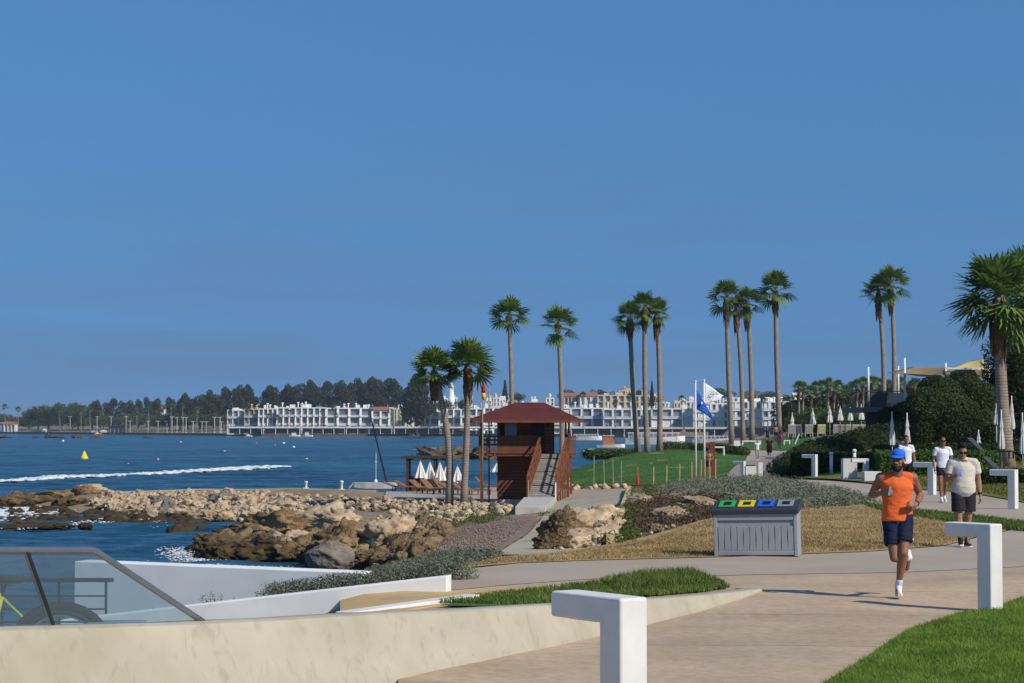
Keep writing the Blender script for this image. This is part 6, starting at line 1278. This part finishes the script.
# ---------------------------------------------------------------- people
def lerp(a, b, t): return Vector(a).lerp(Vector(b), t)
skin_d = mat('skin_tan', (.235, .105, .055), .55, var=.10, scale=9, spec=.5); skin_m = mat('skin_medium', (.33, .17, .105), .55, var=.08, scale=9); skin_l = mat('skin_olive', (.26, .125, .075), .55, var=.08, scale=9)
hair_b = mat('hair_dark', (.015, .011, .009), .7, var=.2, scale=40)
def hand(mb, wr, d, pn, curl=.5, s=1.0, side=1):
    # wr wrist, d pointing direction, pn palm normal, side: where the thumb leaves
    wr = Vector(wr); d = Vector(d).normalized(); pn = Vector(pn); pn = (pn-d*pn.dot(d)).normalized(); x = d.cross(pn)*side
    c = wr+d*.05*s
    for k in (-1.2, 0, 1.2): mb.cap(wr+x*.014*k*s, .017*s, wr+d*.085*s+x*.021*k*s, .0155*s, 8)
    for i, L_ in enumerate((.072, .082, .077, .060)):
        b = wr+d*.088*s+x*(.030-.020*i)*s; a0 = curl*.9; a1 = curl*2.0; a2 = curl*3.0; r_ = .0092*s
        p1 = b+(d*math.cos(a0)+pn*math.sin(a0))*L_*.42*s; p2 = p1+(d*math.cos(a1)+pn*math.sin(a1))*L_*.32*s; p3 = p2+(d*math.cos(a2)+pn*math.sin(a2))*L_*.26*s
        mb.cap(b, r_*1.08, p1, r_, 8).cap(p1, r_, p2, r_*.93, 8).cap(p2, r_*.93, p3, r_*.8, 8)
    b = wr+d*.025*s+x*.026*s; p1 = b+(d*.55+x*.65+pn*.3).normalized()*.042*s; p2 = p1+(d*.75+x*(.25-.5*curl)+pn*(.3+curl)).normalized()*.034*s
    mb.cap(b, .0145*s, p1, .0115*s, 8).cap(p1, .0115*s, p2, .0095*s, 8)
def person(label, loc, J, skin, garments, hair, voxel=.010, face=True, height=1.78, rz=0, extras=None, bulk=1.0, belly=0, woman=False, headrot=0, nod=0, thin=1.0, shoes=None, socks=None, beard=False, glasses=False, parts=True):
    t = thing('person', label, 'person', loc, rz); J = {k: Vector(v) for k, v in J.items()}
    B = MB(); hd = J['head']; nk = J['neck']; sa, sb = J['sa'], J['sb']; ha, hb_ = J['ha'], J['hb']; k = bulk
    ch = (sa+sb)/2; pel = (ha+hb_)/2; wd = (sb-sa).length
    up = (ch-pel).normalized()
    HR = Matrix.Rotation(headrot, 3, 'Z') @ Matrix.Rotation(nod, 3, 'X')
    B.ell(hd+HR @ Vector((0, .012, .03)), (.077, .097, .105), 16, 12, HR); B.ell(hd+HR @ Vector((0, -.028, -.055)), (.056, .064, .068), 14, 10, HR)
    if face:
        B.ell(hd+HR @ Vector((0, -.088, -.085)), (.026, .022, .022), 10, 8, HR)
        B.cap(hd+HR @ Vector((0, -.084, .015)), .010, hd+HR @ Vector((0, -.109, -.022)), .0145, 8); 
        for s_ in (-1, 1): B.ell(hd+HR @ Vector((.077*s_, .005, -.01)), (.010, .022, .032), 8, 8, HR); B.ell(hd+HR @ Vector((.04*s_, -.055, -.02)), (.026, .024, .022), 8, 8, HR)
        B.ell(hd+HR @ Vector((0, -.083, .032)), (.055, .014, .012), 10, 8, HR); B.ell(hd+HR @ Vector((0, -.089, -.05)), (.024, .012, .010), 8, 6, HR)
    B.cap(nk+Vector((0, .01, -.05)), .064*k, hd+Vector((0, .012, -.05)), .054*k, 12)
    wf = 1 if not woman else .88
    AX = lambda t_: pel.lerp(ch, t_)
    def torso(m, r, t0, t1, hem=0):
        pr = [(-.14, .12, .085), (0, .162, .110), (.18, .158, .108), (.38, .142, .098), (.62, .158, .112), (.80, .172, .118), (.93, .168, .100), (1.03, .125, .080), (1.10, .075, .065)]
        pr = [q_ for q_ in pr if t0 <= q_[0] <= t1]; b = len(m.v); n_ = 24
        for t_, rx, ry in pr:
            c = AX(t_)+Vector((0, .01, 0)); bl_ = belly*math.exp(-((t_-.30)/.30)**2); e_ = r+(.006 if hem and t_ < .5 else 0)
            for j in range(n_):
                a_ = 2*PI*j/n_; y = math.sin(a_)*(ry*k+e_+(bl_ if math.sin(a_) < 0 else 0)); m.v.append(tuple(c+Vector((math.cos(a_)*(rx*k*wf+e_+bl_*.5), y, 0))))
        for i in range(len(pr)-1):
            for j in range(n_): m.f.append((b+i*n_+j, b+i*n_+(j+1) % n_, b+(i+1)*n_+(j+1) % n_, b+(i+1)*n_+j))
        m.f.append(tuple(b+j for j in range(n_-1, -1, -1))); m.f.append(tuple(b+(len(pr)-1)*n_+j for j in range(n_)))
    torso(B, 0, -1, 2)
    for s_ in 'ab':
        B.cap(lerp(J['s'+s_], nk, .75)+Vector((0, .015, -.02)), .058*k, lerp(J['s'+s_], nk, .1)-Vector((0, 0, .005)), .056*k, 12); B.cap(lerp(J['s'+s_], nk, .5)-Vector((0, .0, .10)), .07*k, lerp(J['s'+s_], nk, .15)-Vector((0, 0, .06)), .055*k, 12)
    for s_ in 'ab':
        sh, el, wr = J['s'+s_], J['e'+s_], J['w'+s_]; B.ell(sh, (.064*k, .062*k, .064*k), 12, 8); B.cap(sh, .054*k, lerp(sh, el, .45), .050*k).cap(lerp(sh, el, .4), .051*k, el, .038*k).cap(el, .041*k, lerp(el, wr, .3), .042*k).cap(lerp(el, wr, .3), .042*k, wr, .026*k)
        d = J.get('hd'+s_, wr-el); hand(B, wr, d, J.get('pn'+s_, Vector((0, 1, 0))), J.get('curl'+s_, Vector((.35, 0, 0))).x, 1.0, 1 if J.get('side'+s_, Vector((1, 0, 0))).x > 0 else -1)
        hp, kn, an, to = J['h'+s_], J['k'+s_], J['a'+s_], J['t'+s_]
        B.ell(hp+Vector((0, .02, .0)), (.09*k, .10*k, .11), 12, 8); B.cap(hp, .086*k, lerp(hp, kn, .5), .070*k, 14).cap(lerp(hp, kn, .5), .070*k, kn, .052*k, 14).ell(kn, (.054*k,)*3, 12, 8)
        cv = lerp(kn, an, .3); bk_ = (cv-lerp(hp, an, .5)); bkn = Vector((0, .018, 0)) if J.get('bk'+s_) is None else J['bk'+s_]
        B.cap(kn, .048*k, cv+bkn, .056*k, 14).cap(cv+bkn, .056*k, lerp(kn, an, .65)+bkn*.4, .040*k, 14).cap(lerp(kn, an, .65)+bkn*.4, .040*k, an, .032*k, 12)
        heel = an-(to-an).normalized()*.02+Vector((0, 0, 0)); B.cap(an, .034*k, to, .030, 10)
    body = B.build('body', skin, t, True); fuse(body, voxel, 3)
    body.name = 'body'
    # garments
    top = garments.get('top')
    if top:
        m = MB(); torso(m, .014, 0 if top.get('hem', 0) > .03 else -.14 if top.get('hem', 0) < 0 else 0, 1.05, 1); sl = top.get('sleeve', 0)
        for s_ in 'ab':
            A_ = J['s'+s_]
            m.cap(lerp(A_, nk, .62)+Vector((0, .015, -.02)), .068*k, lerp(A_, nk, .22 if not sl else .1)-Vector((0, 0, .005)), (.077 if sl else .064)*k, 12); m.cap(lerp(A_, nk, .5)-Vector((0, .0, .10)), .082*k, lerp(A_, nk, .25)-Vector((0, 0, .05)), .066*k, 12)
            if sl: m.cap(A_-Vector((0, 0, .008)), .069*k, A_.lerp(J['e'+s_], .25), .068*k, 14); m.tube([A_, A_.lerp(J['e'+s_], sl)], [.066*k, .070*k], 16)
        o = m.build(top.get('name', 'shirt'), top['mat'], t, True); fuse(o, voxel, 9); top_wrinkle(o, top.get('wr', .006), 1)
    bot = garments.get('bottom')
    if bot:
        m = MB(); m.ell(pel+Vector((0, .01, .04)), (.170*k, .124*k, .105), 18, 12)
        for s_ in 'ab':
            fr_ = bot.get('len', .55); e_ = lerp(J['h'+s_], J['k'+s_], fr_) if fr_ <= 1 else lerp(J['k'+s_], J['a'+s_], fr_-1); r1 = bot.get('r', .098)*k
            if fr_ <= 1: m.cap(J['h'+s_]+Vector((0, .005, .02)), .100*k, J['h'+s_].lerp(e_, .5), (.100*k+r1)/2, 16); m.tube([J['h'+s_].lerp(e_, .3), e_], [(.100*k+r1)/2, r1], 18)
            else: m.cap(J['h'+s_]+Vector((0, .005, .02)), .098*k, J['k'+s_], .070*k, 16).cap(J['k'+s_], .070*k, e_, .055*k, 14)
        o = m.build(bot.get('name', 'shorts'), bot['mat'], t, True); fuse(o, voxel, 6); top_wrinkle(o, bot.get('wr', .005), 2)
    if hair:
        m = MB(); hm, kind = hair; m.ell(hd+HR @ Vector((0, .022, .048)), (.083, .098, .098), 16, 12, HR)
        if kind == 'short': m.ell(hd+HR @ Vector((0, .04, .01)), (.083, .080, .09), 14, 10, HR)
        if kind == 'quiff': m.ell(hd+HR @ Vector((0, .04, .01)), (.082, .080, .09), 14, 10, HR); m.ell(hd+HR @ Vector((.005, -.045, .12)), (.06, .045, .03), 12, 8, HR)
        if kind == 'long': m.ell(hd+HR @ Vector((0, .06, -.03)), (.085, .06, .16), 14, 10, HR)
        if kind == 'bun': m.ell(hd+HR @ Vector((0, .12, .06)), (.045, .045, .045), 10, 8, HR)
        o = m.build('hair', hm, t, True); fuse(o, voxel*.9, 1)
    if face:
        m = MB()
        for s_ in (-1, 1): m.ell(hd+HR @ Vector((.031*s_, -.0905, .010)), (.014, .007, .006), 8, 6, HR)
        if not glasses: 
            e = m.build('eyes', mat('eye_dark', (.02, .015, .012), .3), t, True); m = MB()
            for s_ in (-1, 1): m.cap(hd+HR @ Vector((.014*s_, -.101, .031)), .005, hd+HR @ Vector((.052*s_, -.086, .032)), .004, 6)
            m.build('eyebrows', hair_b, t, True)
        else:
            m = MB()
            for s_ in (-1, 1): m.ell(hd+HR @ Vector((.034*s_, -.098, .008)), (.030, .010, .022), 12, 8, HR); m.bar(hd+HR @ Vector((.062*s_, -.09, .014)), hd+HR @ Vector((.084*s_, .01, .012)), .005)
            m.bar(hd+HR @ Vector((-.012, -.107, .014)), hd+HR @ Vector((.012, -.107, .014)), .006); m.build('sunglasses', mat('black_lens', (.008, .008, .01), .15), t, True)
        MB().cap(hd+HR @ Vector((-.018, -.101, -.052)), .0045, hd+HR @ Vector((.018, -.101, -.052)), .0045, 6).build('mouth', mat('lip', (.16, .06, .045), .6), t, True)
        if beard:
            m = MB(); m.ell(hd+HR @ Vector((0, -.036, -.078)), (.0600, .066, .052), 14, 10, HR); m.ell(hd+HR @ Vector((0, -.09, -.09)), (.030, .025, .028), 10, 8, HR); m.cap(hd+HR @ Vector((-.028, -.096, -.038)), .007, hd+HR @ Vector((.028, -.096, -.038)), .007, 6)
            for s_ in (-1, 1): m.cap(hd+HR @ Vector((.058*s_, -.02, -.06)), .014, hd+HR @ Vector((.074*s_, -.005, .0)), .008, 8)
            o = m.build('beard', hair_b, t, True); fuse(o, .006, 1)
    if shoes:
        for s_ in 'ab':
            an, to = J['a'+s_], J['t'+s_]; d = (to-an); dn = J.get('fd'+s_); 
            f_ = (dn if dn is not None else Vector((d.x, d.y, 0))).normalized(); soleN = J.get('sn'+s_, Vector((0, 0, -1))); soleN = (soleN-f_*soleN.dot(f_)).normalized(); x = f_.cross(soleN)
            base_ = an+soleN*.055; m = MB(); m.cap(an-soleN*.012, .043*k, an+soleN*.03+f_*.02, .042, 12); m.cap(an+soleN*.0, .040, base_+f_*.09-soleN*.006, .034, 12); m.cap(base_-f_*.05, .038, base_+f_*.06-soleN*.004, .037, 12).cap(base_+f_*.05, .037, base_+f_*.16+soleN*.012, .030, 12).cap(an+soleN*.03-f_*.02, .040, base_+f_*.05-soleN*.01, .036, 12)
            o = m.build('shoe', shoes[0], t, True); fuse(o, max(.007, voxel*.8), 2)
            m = MB(); v = []; outl = [(-.088, .022), (-.05, .036), (.03, .036), (.10, .044), (.16, .038), (.192, .018), (.192, -.018), (.16, -.038), (.10, -.044), (.03, -.036), (-.05, -.036), (-.088, -.022)]
            for zz_ in (.020, .046):
                for a_, b_ in outl: v.append(base_+f_*a_+x*b_*(1.05 if zz_ < .03 else 1)+soleN*zz_)
            m.add(v, [tuple(range(12)), tuple(range(23, 11, -1))]+[(i, (i+1) % 12, 12+(i+1) % 12, 12+i) for i in range(12)]); m.build('sole', shoes[1], o, False).parent = o
            if socks: MB().cap(an-soleN*.01, .040*k, lerp(an, J['k'+s_], .17), .041*k, 12).build('sock', socks, t, True)
    if extras: extras(t, J, hd, HR)
    return t
def top_wrinkle(o, amp, seed):
    me = o.data; n_ = len(me.vertices); co_ = np.empty(n_*3); me.vertices.foreach_get('co', co_); co_ = co_.reshape(-1, 3); no = np.empty(n_*3); me.vertices.foreach_get('normal', no); no = no.reshape(-1, 3)
    d = np.array([noise.fractal(Vector((x*7, y*7, z*16+seed*5)), 1, 2, 3) for x, y, z in co_]); co_ += no*(d*amp)[:, None]; me.vertices.foreach_set('co', co_.ravel()); me.update()
V_ = Vector
# --- the jogger
sh_w = mat('shoe_white', (.70, .70, .68), .6, var=.05, scale=20); so_c = mat('sole_cream', (.55, .52, .36), .7, var=.1, scale=30)
JG = dict(head=(.0, -.06, 1.605), neck=(.0, -.02, 1.45), sa=(-.190, .0, 1.405), sb=(.185, .02, 1.405), ea=(-.285, .10, 1.20), wa=(-.185, -.10, 1.235), eb=(.300, .13, 1.195), wb=(.205, -.10, 1.10),
 hda=(.12, -.20, .02), pna=(.9, .3, 0), curla=(.75, 0, 0), sidea=(-1, 0, 0), hdb=(-.18, -.20, .02), pnb=(-.8, .3, -.2), curlb=(.45, 0, 0), sideb=(1, 0, 0),
 ha=(-.075, .02, .90), hb=(.085, .0, .90), kb=(.045, -.13, .535), ab=(.010, .02, .125), tb=(-.02, -.12, .05), fdb=(-.12, -1, .04), snb=(0, .04, -1), bkb=(0, .022, 0),
 ka=(-.055, -.09, .475), aa=(.20, .36, .45), ta=(.19, .42, .31), fda=(-.10, .10, -1), sna=(.0, 1, .10), bka=(0, 0, .02))
m_or = mat('orange_top', (.72, .135, .035), .8, var=.06, scale=14); m_nv = mat('navy_shorts', (.008, .014, .04), .8, var=.15, scale=10); m_cap = mat('blue_cap', (.012, .14, .62), .7, var=.06)
def jog_x(t, J, hd, HR):
    m = MB(); m.ell(hd+HR @ V_((0, .016, .076)), (.084, .100, .070), 18, 12, HR); o = m.build('cap', m_cap, t, True)
    o2 = MB(); v = []; f = []
    for i in range(9):
        a = R(-75+150*i/8); rr1 = .10; 
        for rr, dz in ((.082, .052), (.185, .026)):
            v.append(hd+HR @ V_((math.sin(a)*.083*(1 if rr < .1 else .95), -math.cos(a)*rr*1.12+.005, dz+.012*math.cos(a)))) 
    for i in range(8): f.append((i*2, i*2+2, i*2+3, i*2+1))
    b = o2.add(v, f).build('peak', m_cap, o, True); s_ = b.modifiers.new('s', 'SOLIDIFY'); s_.thickness = .007
    MB().bar(J['wa']+V_((.05, -.10, -.03)), J['wa']+V_((.07, -.10, .075)), .026, .012).build('held_phone', mat('phone_silver', (.35, .36, .38), .3, metal=.5), t)
    d = (J['wb']-J['eb']).normalized(); p = J['wb']-d*.015; MB().tube([p-d*.014, p+d*.014], .032, 14).build('wristwatch', mat('watch_black', (.012, .012, .014), .4), t, True)
    MB().ell(hd+HR @ V_((.085, -.012, -.018)), (.009, .010, .016), 8, 6).build('earbud', sh_w, t, True)
    MB().box((.165, -.085, .69), (.018, .004, .022)).build('shorts_mark', m_fw, t)
g_ = W(898, 597.5, 23.6); g_.z = .0
person('jogger in orange sleeveless top, navy shorts and bright blue cap running towards the camera', (g_.x, 23.6, .002), JG, skin_d, dict(top=dict(mat=m_or, name='sleeveless_top', hem=.02, wr=.009), bottom=dict(mat=m_nv, len=.66, r=.098, wr=.010)), (hair_b, 'short'), voxel=.0085, headrot=R(-26), beard=True, shoes=(sh_w, so_c), socks=mat('pale_sock', (.55, .63, .68), .9, var=.05), extras=jog_x, bulk=1.05)
# --- man in the polo shirt, looking at a phone
JP = dict(head=(-.03, -.06, 1.60), neck=(.0, -.01, 1.47), sa=(-.205, 0, 1.40), sb=(.205, 0, 1.40), ea=(-.27, .03, 1.12), wa=(-.21, -.19, 1.17), eb=(.265, .04, 1.11), wb=(.28, -.0, .86),
 hda=(.3, -.55, .25), pna=(.3, .3, .9), curla=(.5, 0, 0), sidea=(-1, 0, 0), hdb=(.05, -.08, -1), pnb=(-1, 0, 0), curlb=(.35, 0, 0), sideb=(-1, 0, 0),
 ha=(-.10, 0, .90), hb=(.10, 0, .90), ka=(-.09, -.04, .50), kb=(.085, .02, .50), aa=(-.08, -.10, .115), ab=(.075, .10, .09), ta=(-.10, -.24, .04), tb=(.09, -.04, .03), fda=(-.15, -1, .05), fdb=(.1, -1, 0))
m_polo = mat('cream_polo', (.50, .46, .39), .9, col2=(.60, .56, .49), scale=20); m_chs = mat('charcoal_shorts', (.022, .020, .024), .85, var=.15)
def polo_x(t, J, hd, HR):
    m = MB(); m.tube([J['neck']+V_((0, .0, -.035)), J['neck']+V_((0, .01, .02))], [.082, .072], 16, False); o = m.build('collar', m_polo, t, True); s_ = o.modifiers.new('s', 'SOLIDIFY'); s_.thickness = .008
    MB().box(J['wa']+V_((.07, -.10, .06)), (.075, .012, .13), rx=R(-50)).build('held_phone', mat('phone_blue', (.04, .16, .65), .4), t)
    d = (J['wb']-J['eb']).normalized(); p = J['wb']-d*.03; MB().tube([p-d*.014, p+d*.014], .034, 14).build('wristwatch', mat('watch_black', (.012, .012, .014), .4), t, True)
q = W(964, 546, 33.7); person('heavyset man in cream polo shirt and charcoal shorts looking down at a blue phone', (q.x, 33.7, .004), JP, skin_m, dict(top=dict(mat=m_polo, name='polo_shirt', sleeve=.62, hem=-.005, wr=.007), bottom=dict(mat=m_chs, len=.78, r=.108)), (hair_b, 'quiff'), voxel=.011, nod=R(22), glasses=True, belly=.045, bulk=1.10, beard=False, shoes=(mat('shoe_black', (.015, .015, .018), .6), sh_w), extras=polo_x)
# --- walking pose used for the others
def walk(ph=1, lean=0):
    return dict(head=(0, -.04, 1.62), neck=(0, 0, 1.46), sa=(-.18, 0, 1.40), sb=(.18, 0, 1.40), ea=(-.235, .05*ph, 1.12), wa=(-.24, -.05-.06*ph, .89), eb=(.235, -.03*ph, 1.12), wb=(.245, -.1+.1*ph, .89), hda=(-.02, -.2, -1), hdb=(.02, -.2, -1), pna=(1, 0, 0), pnb=(-1, 0, 0), curla=(.3, 0, 0), curlb=(.3, 0, 0), sideb=(-1, 0, 0),
     ha=(-.088, 0, .90), hb=(.088, 0, .90), ka=(-.08, -.12*ph, .50), kb=(.08, .02-.08*(1-ph), .49), aa=(-.07, -.16*ph, .10), ab=(.07, .22*ph, .14), ta=(-.08, -.3*ph, .04), tb=(.08, .1*ph, .03), fda=(-.08, -1, .1), fdb=(.08, -1, -.25))
m_tee = mat('white_tee', (.70, .70, .74), .9, var=.04); m_blk = mat('black_shorts', (.012, .012, .014), .85, var=.1)
def gl(px, D): g_ = GD(px, D); return (g_.x, D, g_.z+.003)
person('man in white T-shirt and short black shorts walking behind the man in the polo shirt', gl(942, 53.5), walk(.8), skin_d, dict(top=dict(mat=m_tee, name='t_shirt', sleeve=.6, hem=.02), bottom=dict(mat=m_blk, len=.5, r=.098)), (hair_b, 'short'), voxel=.013, glasses=True, shoes=(sh_w, sh_w))
person('man in white T-shirt mostly hidden behind the jogger', gl(905.5, 60), walk(-.7), skin_l, dict(top=dict(mat=m_tee, name='t_shirt', sleeve=.55, hem=.02), bottom=dict(mat=m_blk, len=.7, r=.098)), (hair_b, 'short'), voxel=.014, shoes=(sh_w, sh_w))
person('woman in white top and grey trousers strolling on the far path', gl(757, 155), walk(.7), skin_m, dict(top=dict(mat=m_tee, name='top', sleeve=.2, hem=.0), bottom=dict(mat=mat('grey_trousers', (.25, .25, .27), .9), name='trousers', len=1.8)), (mat('hair_fair', (.18, .12, .07), .8), 'bun'), voxel=.018, face=False, woman=True, bulk=.92, shoes=(sh_w, sh_w))
person('man in black T-shirt and black shorts strolling beside the woman in white', gl(769, 155), walk(-.7), skin_l, dict(top=dict(mat=m_blk, name='t_shirt', sleeve=.6, hem=-.02), bottom=dict(mat=m_blk, len=.95, r=.11)), (hair_b, 'short'), voxel=.018, face=False, bulk=1.15, belly=.05, shoes=(sh_w, sh_w))
person('woman in bright pink top and grey shorts seen from behind on the far path', gl(779, 187), walk(.6), skin_m, dict(top=dict(mat=mat('pink_top', (.85, .04, .22), .8, var=.05), name='top', sleeve=.15, hem=.0), bottom=dict(mat=mat('grey_shorts', (.16, .16, .2), .9), len=.5, r=.1)), (hair_b, 'bun'), voxel=.02, face=False, woman=True, bulk=.97, rz=PI, shoes=(sh_w, sh_w))
person('person in dark blue top standing behind the woman in pink', gl(767, 205), walk(.3), skin_m, dict(top=dict(mat=mat('dark_blue_top', (.02, .03, .07), .8), name='top', sleeve=.6), bottom=dict(mat=m_blk, len=.7)), (hair_b, 'short'), voxel=.02, face=False)
person('bare chested person in dark shorts behind the tallest far palm', gl(775.5, 212), walk(-.3), skin_m, dict(bottom=dict(mat=m_blk, len=.7)), (hair_b, 'short'), voxel=.02, face=False)
JS = walk(.2); JS.update(ea=(-.27, -.02, 1.15), wa=(-.12, -.18, 1.10), eb=(.27, -.02, 1.15), wb=(.12, -.18, 1.10), hda=(.6, -.2, .1), hdb=(-.6, -.2, .1))
g_ = gl(708.5, 121); person('bare chested man in dark shorts rinsing under the brown beach shower', g_, JS, skin_d, dict(bottom=dict(mat=m_nv, len=.6)), (hair_b, 'short'), voxel=.017, face=False, nod=R(15))
